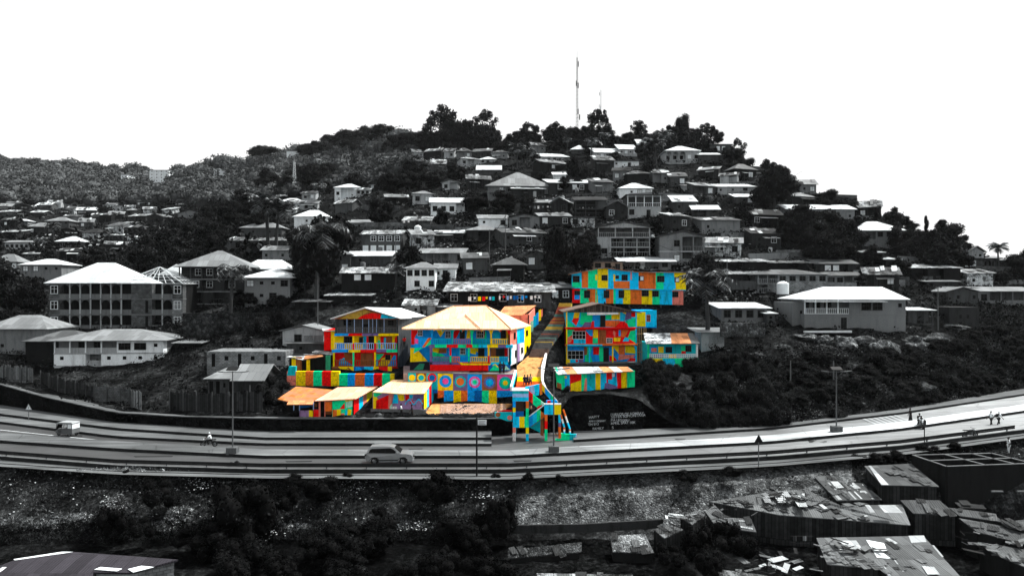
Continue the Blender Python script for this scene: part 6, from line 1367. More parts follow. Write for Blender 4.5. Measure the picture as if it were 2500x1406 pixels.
for cx, cy in ((470, 1180), (600, 1300), (870, 1195), (1010, 1290), (1160, 1200), (1190, 1215), (640, 1310), (490, 1190)):
    for _ in range(26): px, py = rg0.gauss(cx, 22), rg0.gauss(cy, 8); pts.append(PZ(px, py, lerp(-18.9, -21.8, (py - 1165) / 130)) + Vector((0, 0, .15)))
specks('litter', pts, .085, litter, 'scattered white litter on the bank below the road', 1)
pts = []
for _ in range(4200):
    px = rg0.uniform(1700, 2540); py = poly1(WTOP, px) - rg0.uniform(2, 200) ** 1.0; 
    if py < 790: continue
    if math.sin(px * .02 + py * .05) + rg0.random() < .6: continue
    pts.append(G(px, py))
specks('rubble', pts, .13, stone_, 'pale stones and litter on the rocky road bank', 2)
pts = [G(rg0.uniform(900, 1850), rg0.uniform(440, 740)) for _ in range(2600)]
specks('hill_debris', pts, .3, mk('debris_pale', g(.25), 'plaster'), 'small pale debris between the hillside shacks', 3)
pts = [P(rg0.uniform(1085, 1240), rg0.uniform(988, 1010), 93) for _ in range(700)]
pts = [Vector((q.x, q.y + (1010 - 999) * 0, q.z)) for q in pts]
pts = []
for _ in range(2400):
    t = rg0.random(); px = rg0.uniform(1075, 1235); py = lerp(1011, 988, t); pts.append(P(px, py, lerp(91.2, 95, t)))
specks('stone_heap', pts, .10, mk('rubble_orange', (.5, .34, .26), 'plaster'), 'heap of pinkish broken stone beside the painted stair tower', 4)
pts = []
for _ in range(420):
    px = rg0.uniform(900, 1240); pts.append(P(px, rg0.uniform(1010, 1018), 90.6) + Vector((0, 0, -.1)))
specks('roadside_rubble', pts, .26, mk('dark_rubble', g(.03), 'plaster'), 'band of dark broken stone along the roadside in front of the painted houses', 6)
# bright vegetated stones on the big bank: boulders
def boulder(px, py, w_, h_, label, mat=None, Y=None):
    Y = Y or D(px, py); s = Y / F; me = bpy.data.meshes.new('boulder'); bm = bmesh.new(); bmesh.ops.create_icosphere(bm, subdivisions=3, radius=1); rg = random.Random(int(px))
    from mathutils import noise as nz
    for v in bm.verts:
        n_ = nz.noise(v.co * 1.3 + Vector((px, 0, 0))) * .7 + nz.noise(v.co * 3.1 + Vector((px, 0, 0))) * .22; v.co *= 1 + n_; v.co.x *= w_ * s / 2; v.co.y *= w_ * s / 2.6; v.co.z *= h_ * s * .62
    bm.to_mesh(me); bm.free(); me.materials.append(mat or rockm); o = bpy.data.objects.new('boulder', me); C.objects.link(o); o.location = P(px, py, Y); tag(o, label, 'boulder', 'boulders on the road bank'); OBJS.append((o, px, py, 'grey boulder')); o['_b'] = (px - w_ / 2, px + w_ / 2, py - h_, py)
rockm = mk('grey_rock', g(.06), 'earth')
for a in ((2060, 840, 64, 30, 'smooth pale boulder below the left porch of the big grey bungalow'), (2155, 858, 76, 40, 'large flat topped boulder under the right of the big grey bungalow'), (2110, 836, 60, 22, None), (2230, 838, 70, 26, None), (2290, 830, 80, 22, None), (1905, 850, 40, 14, None), (1960, 822, 50, 14, None), (2010, 830, 44, 16, None), (1850, 868, 40, 12, None), (2250, 950, 50, 26, 'pale rock outcrop low on the road bank'), (2095, 985, 30, 12, None),
          (1960, 985, 30, 12, None), (2330, 800, 60, 12, None), (1325, 850, 22, 20, None), (1335, 822, 26, 16, None), (1322, 838, 18, 12, None), (1345, 800, 22, 12, None), (1352, 785, 18, 10, None), (862, 1018, 14, 8, None), (925, 1016, 18, 12, 'round dark boulder at the roadside below the peach sheds'), (1900, 415, 40, 8, None)): boulder(a[0], a[1], a[2], a[3], a[4])
for i in range(26): bx = rg0.uniform(1670, 1950); boulder(bx, poly1(SKY, bx) + rg0.uniform(10, 40), rg0.uniform(14, 34), rg0.uniform(4, 9), None)

# foreground bushes on the bank
leafn = mk('leaf_near', g(.0035), 'leaf', glint=5)  # foreground shadow put into the leaf colour, near black
def fb(px, py, h, w_, z, label=None, kind='bush', mat=None):
    T(px, py, h, w_, kind, label, Y=-z * F / (py - 703), name='bush', cat='bush', look='black near bush', mat=mat or leafn)
for a in ((590, 1310, 175, 170, -21.6, 'large black bush overlapping the guard rail left of centre'), (530, 1330, 90, 120, -22, None), (395, 1235, 80, 100, -20.2, 'black bush on the near bank at left'), (640, 1250, 95, 90, -20.4, None), (700, 1240, 70, 80, -20.2, None), (785, 1215, 66, 100, -19.8, 'rounded black bush in front of the guard rail left of the car'), (1062, 1225, 92, 110, -20, 'black bush below the guard rail right of the car'), (1225, 1300, 115, 90, -21.6, 'tall black bush at the left end of the cobbled slope'), (1180, 1310, 80, 80, -21.8, None),
          (270, 1300, 80, 80, -21.6, None), (350, 1310, 60, 70, -21.7, None), (450, 1330, 60, 80, -22, None), (840, 1330, 60, 90, -22, None), (900, 1340, 50, 90, -22, None), (930, 1260, 30, 40, -21, None), (1100, 1320, 60, 100, -22, None), (1290, 1175, 24, 40, -18.6, None), (1370, 1178, 26, 34, -18.7, None), (1680, 1175, 34, 60, -18.6, None), (1790, 1160, 26, 60, -18, None), (2150, 1135, 40, 60, -17.6, None), (2190, 1125, 30, 50, -17.3, None), (2260, 1110, 30, 50, -17, None), (2330, 1098, 26, 40, -16.6, None), (2100, 1140, 40, 50, -18, None), (305, 1165, 24, 20, -18.8, None), (560, 1150, 30, 40, -18.6, None), (850, 1170, 22, 30, -18.7, None), (1210, 1170, 20, 26, -18.6, None), (720, 1180, 26, 60, -18.8, None)):
    fb(*a[:5], a[5])
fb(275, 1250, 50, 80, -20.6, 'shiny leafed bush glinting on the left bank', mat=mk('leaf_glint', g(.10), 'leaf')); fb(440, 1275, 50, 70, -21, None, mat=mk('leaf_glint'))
for i in range(46):
    px = rg0.uniform(-20, 1260); py = rg0.uniform(1330, 1430); s = rg0.uniform(60, 130)
    if px < 470 and py > 1330: continue
    fb(px, py, s * .7, s, -22.4)
for a in ((1760, 1330, 80, 90), (1700, 1360, 90, 100), (1800, 1370, 80, 100), (1640, 1380, 60, 80), (1730, 1400, 70, 80)): fb(a[0], a[1], a[2], a[3], -21.6)

# ------------------------------------------------------------------ shanty roofs in the foreground right
def shack_fg(pts, label, mat, hh=2.6, wm=None, extras=(), nm='shack', inset=.25):
    q = [PZ(x, y, z) for x, y, z in pts]; o_ = sum(q, Vector()) / len(q); o_.z -= hh; r = empty(nm, o_, 0, label, nm.replace('_', ' ')); wm = wm or board
    cen = sum(q, Vector()) / len(q); m = MB(); m.prism([p - o_ for p in q][::-1], (0, 0, -.07), mat)
    rs_ = random.Random(int(pts[0][0] * 7 + pts[0][1])); ar_ = sum(((q[i] - q[0]).cross(q[i + 1] - q[0])).length / 2 for i in range(1, len(q) - 1))
    ex_ = (q[1] - q[0]).normalized(); nz_ = (q[1] - q[0]).cross(q[2] - q[0]).normalized(); nz_ = nz_ if nz_.z > 0 else -nz_; ey_ = nz_.cross(ex_).normalized(); cc_ = sum(q, Vector()) / len(q)
    for _ in range(int(ar_ * .75)):                  # overlapping, bent and mismatched sheets
        i = rs_.randrange(1, len(q) - 1); a_, b_ = sorted((rs_.random(), rs_.random())); c_ = q[0] * a_ + q[i] * (b_ - a_) + q[i + 1] * (1 - b_); c_ = cc_ + (c_ - cc_) * .86 + nz_ * rs_.uniform(.03, .09)
        w_, l_ = rs_.uniform(.25, .9) , rs_.uniform(.5, 1.5); an = rs_.gauss(0, .12); u_ = (ex_ * math.cos(an) + ey_ * math.sin(an)) * w_ / 2; v_ = (ey_ * math.cos(an) - ex_ * math.sin(an)) * l_ / 2; t_ = nz_ * rs_.uniform(0, .1)
        m.prism([c_ - u_ - v_ - o_, c_ + u_ - v_ - o_ + t_, c_ + u_ + v_ - o_ + t_ * .3, c_ - u_ + v_ - o_], nz_ * -.015, rs_.choice([mat, mat, ting, tind, tind, ftm, ftl if rs_.random() < .4 else tind]))
    m.build('roof', r)
    w_ = MB(); ins = [cen + (p - cen) * (1 - inset * .35) for p in q]; k = len(q)
    for i in range(k):
        a, b = ins[i] - o_, ins[(i + 1) % k] - o_; w_.prism([Vector((a.x, a.y, -.5)), Vector((b.x, b.y, -.5)), b - Vector((0, 0, .1)), a - Vector((0, 0, .1))], ((b - a).cross(Vector((0, 0, 1)))).normalized() * -.08, wm)
    w_.build('wall', r)
    for e in extras:        # light strips / patches on the roof: (px,py) polygons
        nrm = (q[1] - q[0]).cross(q[2] - q[0]).normalized(); nrm = nrm if nrm.z > 0 else -nrm; c = Vector((0, 0, CZ)); pp = []
        for x, y in e[1]:
            dr = Vector(((x - 1250) / F, 1, -(y - 703) / F)); t = (q[0] + nrm * (.02 + .01 * len(pp) * 0) - c).dot(nrm) / dr.dot(nrm); pp.append(c + dr * t - o_)
        MB().prism(pp, -nrm * .015, e[0]).build('roof_patch' if e[0] is not black else 'roof_debris', r)
    OBJS.append((r, pts[0][0], pts[0][1], None)); r['_b'] = (0, 0, 0, 0)
    return r
ft = mk('fg_tin', g(.085), 'tin', lo=.75, bw=.9, rh=2.0); ftl = mk('fg_tin_light', g(.42), 'tin'); ftm = mk('fg_tin_mid', g(.13), 'tin', lo=.6)
shack_fg([(2110, 1137, -17.2), (2225, 1131, -17.2), (2293, 1187, -18), (2152, 1183, -18)], 'shack with a plain grey tin roof and pale left strip nearest the guard rail', ft, extras=[(ftl, [(2120, 1136), (2126, 1136), (2170, 1183), (2152, 1183)])])
shack_fg([(1988, 1162.5, -18.3), (2088, 1161, -18.3), (2154, 1219, -19.2), (2043, 1221, -19.2)], 'shack whose grey tin roof carries several thin pale strips', ft, extras=[(ftl, [(2020, 1177), (2024, 1177), (2048, 1199), (2043, 1199)]), (ftl, [(2070, 1199), (2074, 1199), (2092, 1218), (2087, 1218)]), (ftl, [(2084, 1199), (2088, 1199), (2106, 1217), (2101, 1217)]), (ftl, [(2030, 1200), (2036, 1200), (2056, 1219), (2048, 1219)]), (ftl, [(2100, 1197), (2112, 1197), (2136, 1218), (2131, 1218), (2110, 1201), (2100, 1201)]), (ftl, [(2066, 1170), (2069, 1170), (2096, 1196), (2093, 1196)])])
rb_ = shack_fg([(1735, 1224, -19.6), (1880, 1200, -19.2), (1968, 1194, -19.0), (2052, 1233, -19.5), (2203, 1231, -19.5), (2223, 1281, -20.2), (1903, 1256, -20.0)], 'widest foreground shack roof littered with pale sheets and scrap', ftm, inset=.1,
    extras=[(ftl, [(1888, 1206), (1905, 1205), (1930, 1227), (1900, 1226)]), (ftl, [(1905, 1200), (1922, 1199), (1932, 1212), (1915, 1213)]), (ftl, [(1935, 1200), (1950, 1199), (1962, 1215), (1945, 1216)]), (ftl, [(1940, 1222), (1965, 1222), (1972, 1236), (1950, 1236)]), (ftl, [(2112, 1232), (2122, 1232), (2137, 1250), (2125, 1250)]), (ftl, [(2145, 1232), (2185, 1232), (2205, 1252), (2160, 1250)]), (tinl, [(1860, 1212), (1876, 1210), (1884, 1226), (1868, 1226)])])
shack_fg([(2198, 1220, -19.1), (2293, 1220, -19.1), (2337, 1257, -19.8), (2229, 1252, -19.8)], 'small shack with plum grey roof right of the widest roof', ft)
shack_fg([(1993, 1312, -20.5), (2254, 1307, -20.5), (2350, 1412, -21.1), (2170, 1410, -21.1), (2154, 1388, -20.95), (2019, 1376, -20.9)], 'large foreground shack roof with one white sheet and black scrap', ftm, hh=2.2, inset=.1,
    extras=[(framew, [(2115, 1317), (2158, 1325), (2170, 1352), (2180, 1362), (2142, 1361)]), (ftl, [(2218, 1307), (2256, 1306), (2262, 1322), (2225, 1324)]), (ftl, [(2275, 1330), (2280, 1330), (2304, 1358), (2299, 1359)]), (ftl, [(2140, 1361), (2145, 1361), (2175, 1404), (2168, 1404)]), (ftl, [(2030, 1320), (2090, 1318), (2110, 1345), (2060, 1350)]), (ftl, [(2180, 1362), (2184, 1362), (2208, 1394), (2203, 1394)])])
shack_fg([(2316, 1238, -19.6), (2423, 1252, -19.7), (2451, 1274, -20.0), (2342, 1258, -19.9)], 'long thin roofed shack left of the right edge, upper one', ft, wm=vdark)
shack_fg([(2341, 1264, -20.0), (2520, 1296, -20.4), (2520, 1332, -20.9), (2385, 1297, -20.5)], 'long thin roofed shack cut by the right edge, middle one', ft, wm=vdark)
shack_fg([(2444, 1274, -19.9), (2530, 1264, -19.9), (2530, 1300, -20.3), (2460, 1286, -20.2)], 'small roof wedged at the right edge above the middle shack', ft, wm=vdark)
shack_fg([(2387, 1322, -20.6), (2530, 1345, -20.9), (2530, 1395, -21.3), (2430, 1352, -21)], 'shack with ragged edged roof at the lower right corner', ftm, wm=vdark)
shack_fg([(2330, 1225, -19.4), (2400, 1232, -19.5), (2408, 1242, -19.6), (2345, 1238, -19.6)], 'tiny dark roof behind the thin roofed shacks', tind, wm=vdark)
shack_fg([(1772, 1262, -20.4), (1834, 1266, -20.4), (1847, 1298, -20.8), (1785, 1290, -20.8)], 'small hut with pale striped roof below the widest roof', ftm, extras=[(ftl, [(1796, 1268), (1832, 1271), (1834, 1274), (1797, 1271)]), (ftl, [(1790, 1280), (1838, 1288), (1839, 1292), (1792, 1284)])])
shack_fg([(1595, 1292, -20.9), (1640, 1276, -20.6), (1668, 1292, -20.8), (1622, 1313, -21.2)], 'little crumpled tin roof at the right end of the cobbled slope wall', tinq)
shack_fg([(1660, 1262, -20.3), (1700, 1245, -20), (1722, 1256, -20.2), (1690, 1280, -20.6)], 'small tilted tin roof among scrap right of the cobbled slope', ftm)
shack_fg([(1722, 1248, -20), (1745, 1232, -19.8), (1775, 1262, -20.3), (1752, 1290, -20.7)], 'slumped corrugated roof sheet at the left end of the widest roof', ftm)
shack_fg([(1490, 1307, -21.3), (1575, 1303, -21.3), (1597, 1349, -22), (1496, 1346, -22)], 'low concrete slab roof strewn with pale rubble', mk('slab_roof', g(.22), 'stone', sc=5), wm=vdark, hh=1.8)
shack_fg([(1240, 1342, -22), (1420, 1322, -21.8), (1420, 1346, -22.2), (1240, 1362, -22.4)], 'long low rubble topped ledge left of the concrete slab roof', mk('ledge_top', g(.05), 'stone', sc=5), wm=vdark, hh=1.5)
shack_fg([(1310, 1398, -22), (1545, 1402, -22), (1560, 1440, -22.4), (1320, 1440, -22.4)], 'pale roof edge just entering the bottom of the picture', tinq, wm=vdark, hh=1.2)
shack_fg([(1752, 1388, -21.5), (1865, 1403, -21.6), (1870, 1440, -22), (1765, 1440, -22)], 'tin roof at the bottom edge left of the large scrap roof', tinq, wm=vdark, hh=1.2)
m = MB(); a = [PZ(1235, 1303, -21.7), PZ(1420, 1300, -21.7), PZ(1620, 1288, -21.4)]
for p, q in zip(a, a[1:]): m.prism([p, q, q + Vector((0, 0, .75)), p + Vector((0, 0, .75))], (0, .25, 0), dark)
tag(m.build('low_wall'), 'low pale topped wall along the foot of the cobbled slope', 'wall')
# roofless house shell lower right
r = empty('roofless_house', PZ(2300, 1138, -16.6), 0, 'roofless dark block house with open rooms at the lower right', 'house'); m = MB(); zt = -16.4
cs = [PZ(2229, 1111, zt), PZ(2421, 1106.5, zt), PZ(2520, 1131, zt), PZ(2311, 1138.5, zt)]; edge = mk('wall_top', g(.10), 'plaster')
def wl2(a, b, h=3.6):
    d = (b - a).normalized(); n_ = Vector((-d.y, d.x, 0)) * .12; m.prism([a - n_ - Vector((0, 0, h)), b - n_ - Vector((0, 0, h)), b - n_, a - n_], n_ * 2, vdark); m.prism([a - n_ + Vector((0, 0, .003)), b - n_ + Vector((0, 0, .003)), b + n_ + Vector((0, 0, .003)), a + n_ + Vector((0, 0, .003))], (0, 0, .05), edge)
for a, b in zip(cs, cs[1:] + cs[:1]): wl2(a, b, 3.8 if a is not cs[0] else 2)
wl2(cs[0].lerp(cs[1], .4), cs[3].lerp(cs[2], .45)); wl2(cs[0].lerp(cs[3], .5), cs[1].lerp(cs[2], .5)); wl2(cs[0].lerp(cs[1], .75), cs[3].lerp(cs[2], .8))
rel(m.build('wall', r), r)
for px in (2380, 2440): o = MB(); a = PZ(px, 1178, -17.9); rel(MB().box(a.x - .5, a.x + .5, a.y - 3.2, a.y - 3, a.z, a.z + .12, edge).build('lintel', r), r)
OBJS.append((r, 2300, 1138, None)); r['_b'] = (0, 0, 0, 0)
# plum roofed building at the lower left
r = empty('house', PZ(200, 1400, -21), 0, 'low house with plum grey roof and pale ridge strips at the lower left corner', 'house'); m = MB()
rp_ = [PZ(33, 1367, -18.95), PZ(179, 1346, -18.9), PZ(435, 1365, -19.0), PZ(317, 1397, -19.25), PZ(228, 1396, -19.25), PZ(225, 1425, -19.45), PZ(-60, 1425, -19.45), PZ(-60, 1402, -19.3)]
m.prism(rp_[::-1], (0, 0, -.12), slateish); rel(m.build('roof', r), r)
for pts in (((33, 1364), (150, 1346), (178, 1346), (40, 1368)), ((-5, 1392), (22, 1371), (34, 1371), (-5, 1398)), ((230, 1389), (245, 1383), (298, 1387), (285, 1393)), ((312, 1388), (345, 1380), (376, 1383), (325, 1396))):
    m = MB(); m.prism([PZ(x, y, lerp(-18.88, -19.17, (y - 1346) / 50)) for x, y in pts], (0, 0, -.03), framew); rel(m.build('pale_roof_strip', r), r)
m = MB(); a, b = PZ(425, 1372, -19.2), PZ(330, 1400, -19.45); m.prism([a - Vector((0, 0, 3)), a, b, b - Vector((0, 0, 3))], (-.2, 0, 0), blockp); rel(m.build('end_wall', r), r); m = MB(); c_ = PZ(235, 1399, -19.4); m.prism([b - Vector((0, 0, 3)), c_ - Vector((0, 0, 3)), c_, b], (0, .2, 0), pale); rel(m.build('wall', r), r); OBJS.append((r, 200, 1400, None)); r['_b'] = (0, 0, 0, 0)
# roof clutter on the widest roof: tyre, iron frame
o = MB(); c = PZ(1955, 1226, -19.3) + Vector((0, 0, .12))
me = bpy.data.meshes.new('tyre'); bm = bmesh.new()
for i in range(20):
    for j in range(8):
        t, p = 2 * math.pi * i / 20, 2 * math.pi * j / 8; bm.verts.new(((.34 + .11 * math.cos(p)) * math.cos(t), (.34 + .11 * math.cos(p)) * math.sin(t), .11 * math.sin(p)))
bm.verts.ensure_lookup_table()
for i in range(20):
    for j in range(8): bm.faces.new([bm.verts[(i % 20) * 8 + j], bm.verts[((i + 1) % 20) * 8 + j], bm.verts[((i + 1) % 20) * 8 + (j + 1) % 8], bm.verts[i * 8 + (j + 1) % 8]])
bm.to_mesh(me); bm.free(); me.materials.append(black); o = bpy.data.objects.new('tyre', me); C.objects.link(o); o.location = c; tag(o, 'old black tyre lying on the widest foreground roof', 'tyre')
m = MB(); c = PZ(1905, 1232, -19.5) + Vector((0, 0, .1))
for x in (-.4, .4):
    for y in (-.3, .3): m.tube(c + Vector((x, y, 0)), c + Vector((x, y, .7)), .03, .03, black, 4)
for z in (.35, .7):
    for a, b in (((-.4, -.3), (.4, -.3)), ((.4, -.3), (.4, .3)), ((.4, .3), (-.4, .3)), ((-.4, .3), (-.4, -.3))): m.tube(c + Vector((*a, z)), c + Vector((*b, z)), .025, .025, black, 4)
tag(m.build('iron_frame'), 'bent black iron frame standing on the widest foreground roof', 'frame')
# scrap sticks and sheets
rg1 = random.Random(12)
for k, (cx, cy, z, n_, lb) in enumerate(((1680, 1262, -20.3, 40, 'tangled heap of scrap timber and tin right of the cobbled slope'), (1960, 1222, -19.2, 36, 'dark scrap pieces scattered over the widest foreground roof'), (2080, 1345, -20.6, 30, 'black bent rods lying on the large scrap roof'), (2420, 1335, -20.7, 24, 'broken sticks on the ragged roof at lower right'), (1900, 1385, -21.2, 40, 'junk pile between the lower foreground roofs'), (1800, 1240, -19.7, 24, 'loose sheets along the left edge of the widest roof'))):
    m = MB(); c0 = PZ(cx, cy, z)
    for i in range(n_):
        p = c0 + Vector((rg1.gauss(0, 1.3), rg1.gauss(0, 1.2), rg1.uniform(.05, .25))); a = rg1.uniform(0, 3.14); L = rg1.uniform(.3, 1.5); dv = Vector((math.cos(a), math.sin(a), rg1.uniform(-.1, .2))) * L
        if rg1.random() < .6: m.tube(p, p + dv, .03, .03, rg1.choice([black, vdark, dim]), 4)
        else: sd = Vector((-dv.y, dv.x, rg1.uniform(-.2, .3))) * rg1.uniform(.2, .5); m.prism([p, p + dv, p + dv + sd, p + sd], (0, 0, .02), rg1.choice([ftm, vdark, ftl, ting]))
    tag(m.build('scrap_heap'), lb, kind='stuff')

# ------------------------------------------------------------------ fences and walls on the left
def fence(pts, h, mat, label, gap=.0, name='fence'):
    q = [G(x, y) for x, y in pts]; r = empty(name, q[0], 0, label, 'fence'); m = MB()
    for a, b in zip(q, q[1:]):
        L = (b - a).length; n_ = int(L / .35)
        for i in range(n_):
            t = i / n_; p = a.lerp(b, t) - q[0]; e = a.lerp(b, min(1, (i + 1 - gap) / n_)) - q[0]; hh = h * rnd.uniform(.85, 1.08); m.prism([p - Vector((0, 0, .5)), e - Vector((0, 0, .5)), e + Vector((0, 0, hh)), p + Vector((0, 0, hh))], (0, .05, 0), mat)
    m.build('boards', r)
    for a, b in zip(q, q[1:]):
        for i in range(int((b - a).length / 2.4) + 1):
            p = a.lerp(b, i * 2.4 / (b - a).length) - q[0]; MB().box(p.x - .05, p.x + .05, p.y - .14, p.y - .05, p.z - .4, p.z + h * 1.12, dim).build('post', r)
    OBJS.append((r, pts[0][0], pts[0][1], None)); r['_b'] = (0, 0, 0, 0); return r
fence([(415, 1000), (480, 1006), (560, 1008), (640, 1004)], 2.4, board, 'dark plank fence with pale posts along the upper roadside path')
fence([(-20, 925), (20, 930), (80, 935)], 2.3, mk('grey_boards', g(.14), 'board'), 'weathered grey board fence at the left edge')
fence([(100, 940), (160, 960), (230, 975)], 2.0, board, 'sagging dark fence below the white balcony house')
fence([(230, 978), (318, 985)], 2.2, block, 'dark block wall stretch above the roadside path', name='fence')
fence([(318, 990), (345, 998)], 2.2, mk('tin_sheets', g(.22), 'board'), 'pale upright tin sheets at the path corner')
def rwall(pts, label, mat, top=None):
    q = [P(x, y, Y) for x, y, h, Y in pts]; m = MB()
    for i in range(len(pts) - 1):
        a, b = q[i], q[i + 1]; ha, hb = pts[i][2] * pts[i][3] / F, pts[i + 1][2] * pts[i + 1][3] / F; m.prism([a, b, b + Vector((0, 0, hb)), a + Vector((0, 0, ha))], (0, .6, 0), mat)
    o = m.build('retaining_wall'); tag(o, label, 'wall'); OBJS.append((o, pts[0][0], pts[0][1], None)); o['_b'] = (min(p[0] for p in pts), max(p[0] for p in pts), pts[0][1] - pts[0][2], pts[0][1]); return o
stw = mk('old_stone_wall', g(.03), 'stone', sc=2)
rwall([(446, 822, 58, 121), (530, 825, 60, 121), (620, 830, 66, 121), (690, 820, 58, 121), (770, 800, 50, 121)], 'tall dark stone retaining wall below the dark palm and blue grey house', stw)
rwall([(1760, 822, 34, 109), (1868, 822, 34, 109)], 'speckled stone base wall under the weathered bright roofed house', mk('pebble_wall', g(.10), 'stone', sc=3))
rwall([(1965, 812, 4, 113), (2080, 812, 5, 113)], 'low white painted kerb wall in front of the big grey bungalow', framew)
rwall([(1755, 708, 22, 133), (1860, 706, 20, 133)], 'grey stained wall behind the palm right of the striped house', dim)
# dirt shoulder path above the left wall
m = MB()
for a in range(-100, 660, 20):
    b = a + 20; y = lambda x: poly1(WTOP, x); up = lambda x: 10 if x < 60 else 26 if x < 300 else 14
    m.face([P(a, y(a), rp('wb', a).y + .5) + Vector((0, 0, .14)), P(b, y(b), rp('wb', b).y + .5) + Vector((0, 0, .14)), P(b, y(b) - up(b) * .6, rp('wb', b).y + 4) , P(a, y(a) - up(a) * .6, rp('wb', a).y + 4)], pathm)
tag(m.build('shoulder_path'), kind='structure')

# ------------------------------------------------------------------ street furniture
def lamp_post(px, ybase, ytop, label):
    Y = -(zr(px) + .2) * F / (ybase - 703); s = Y / F; O = P(px, ybase, Y); r = empty('street_lamp', O, 0, label, 'street lamp', 'street lamps along the median'); 
    m = MB(); m.box(-.55, .55, -.45, .45, 0, .75, mk('lamp_base', g(.09), 'plaster')); m.build('base', r)
    h = (ybase - ytop) * s; MB().tube((0, 0, .75), (0, 0, h), .085, .05, steel, 8).build('pole', r)
    m = MB(); m.tube((-1.0, 0, h - .1), (1.0, 0, h - .1), .04, .04, steel); m.build('arm', r)
    for sg in (-1, 1): MB().prism([(sg * .9, -.15, h - .15), (sg * 1.7, -.15, h - .05), (sg * 1.7, .15, h - .05), (sg * .9, .15, h - .15)], (0, 0, .09), steel).build('lamp_head', r)
    MB().prism([(-.6, -.35, h + .1), (.6, -.35, h + .1), (.6, .35, h + .4), (-.6, .35, h + .4)], (0, 0, .05), black).build('solar_panel', r); OBJS.append((r, px, ybase, None)); r['_b'] = (0, 0, 0, 0)
lamp_post(568, 1108, 906, 'street lamp on the median left of the car'); lamp_post(1352, 1105, 898, 'street lamp on the median in front of the painted stair tower'); lamp_post(2042, 1056, 905, 'street lamp on the median at the right, beside the rocky bank')
def road_sign(px, yb, yt, label, tri=True, lit=pale, Y=None):
    Y = Y or -zr(px) * F / (yb - 703); s = Y / F; O = P(px, yb, Y); r = empty('road_sign', O, 0, label, 'road sign'); h = (yb - yt) * s
    MB().tube((0, 0, -.3), (0, 0, h - .2), .05, .05, steel).build('pole', r)
    if tri:
        MB().prism([(-.42, -.06, h - .75), (.42, -.06, h - .75), (0, -.06, h)], (0, .03, 0), lit).build('sign_plate', r); MB().prism([(-.28, -.075, h - .68), (.28, -.075, h - .68), (0, -.075, h - .2)], (0, .008, 0), framew if lit is pale else black).build('sign_face', r); MB().box(-.04, .04, -.085, -.077, h - .62, h - .34, black).build('sign_symbol', r)
    OBJS.append((r, px, yb, None)); r['_b'] = (0, 0, 0, 0); return r
road_sign(70, 1026, 986, 'white triangular warning sign on the left pavement', Y=98)
road_sign(1852, 1131, 1060, 'dark backed triangular sign in front of the guard rail at right', lit=black)
r = empty('notice_post', PZ(1164, 1161, -18.3), 0, 'tall black pole carrying a small white notice board, right of the car', 'pole'); s = r.location.y / F
MB().tube((0, 0, -.3), (0, 0, (1161 - 1018) * s), .09, .08, black, 8).build('pole', r); b = MB().box(.1, .95, -.03, .03, (1161 - 1037) * s, (1161 - 1025) * s, framew).build('notice_board', r)
for i in range(3): MB().box(.2, .85 - .1 * (i % 2), -.036, -.031, (1161 - 1036 + i * 3.2) * s + .04, (1161 - 1035 + i * 3.2) * s + .04, dark).build('lettering', b)
OBJS.append((r, 1164, 1161, None)); r['_b'] = (0, 0, 0, 0)
r = empty('marker_post', PZ(2257, 1086, -16.4), 0, 'thin post with a small upright plate behind the guard rail at right', 'post'); s = r.location.y / F; MB().tube((0, 0, -.2), (0, 0, 2.6), .05, .05, black).build('pole', r); MB().box(-.14, .14, -.08, -.05, 1.9, 2.6, dim).build('plate', r); OBJS.append((r, 2257, 1086, None)); r['_b'] = (0, 0, 0, 0)
# guard rail
r = empty('guard_rail', rp('ne', 1240), 0, 'long steel guard rail along the near edge of the road', 'guard rail'); m = MB(); O = Vector(r.location); pts = [rp('ne', px, .22, .12) - O for px in range(-400, 2481, 40)]
for a, b in zip(pts, pts[1:]):
    for z0, z1, y in ((0, .15, 0), (.15, .22, .04), (.22, .38, 0)):
        m.prism([a + Vector((0, y, z0)), b + Vector((0, y, z0)), b + Vector((0, y, z1)), a + Vector((0, y, z1))], (0, .03, 0), mk('rail_steel', g(.02), 'plaster'))
m.build('beam', r)
px = -380
while px < 2480:
    p = rp('ne', px, 0, .2) - O; MB().box(p.x - .06, p.x + .06, p.y, p.y + .1, p.z - .4, p.z + .52, steel).build('post', r); px += 98
tag(r); OBJS.append((r, 1240, 1140, None)); r['_b'] = (0, 0, 0, 0)
# masts
def mast(px, yb, yt, Y, label, mat, wd=.6, dishes=True, taper=.5):
    s = Y / F; O = P(px, yb, Y); r = empty('radio_mast', O, 0, label, 'radio mast'); h = (yb - yt) * s; m = MB(); n = int(h / 1.6); t = .06 * wd / .6
    def c_(k, i): w_ = wd * lerp(1, taper, i / n); a = 2.1 * k + .5; return Vector((math.cos(a) * w_, math.sin(a) * w_, h * i / n * .93))
    for i in range(n):
        for k in range(3): m.tube(c_(k, i), c_(k, i + 1), t, t, mat, 4); m.tube(c_(k, i), c_(k + 1, i + 1), t * .6, t * .6, mat, 4); m.tube(c_(k, i), c_(k + 1, i), t * .6, t * .6, mat, 4)
    m.build('lattice', r); MB().tube((0, 0, h * .93), (0, 0, h), t, t * .6, mat, 4).build('spike', r)
    if dishes:
        for z in (.83, .60, .62, .32, .26):
            a = rnd.uniform(0, 6.28); MB().box(math.cos(a) * 1.1 - .2, math.cos(a) * 1.1 + .2, -.1, .1, h * z, h * z + 2.2, mat).build('antenna_panel', r); 
            MB().tube((0, 0, h * z + 1), (math.cos(a) * 1.1, 0, h * z + 1), t, t, mat, 4).build('bracket', r)
    OBJS.append((r, px, yb, None)); r['_b'] = (0, 0, 0, 0)
mast(1409, 352, 125, 300, 'tall thin lattice radio mast with panel antennas on the summit', mk('mast_grey', g(.02)), .6)
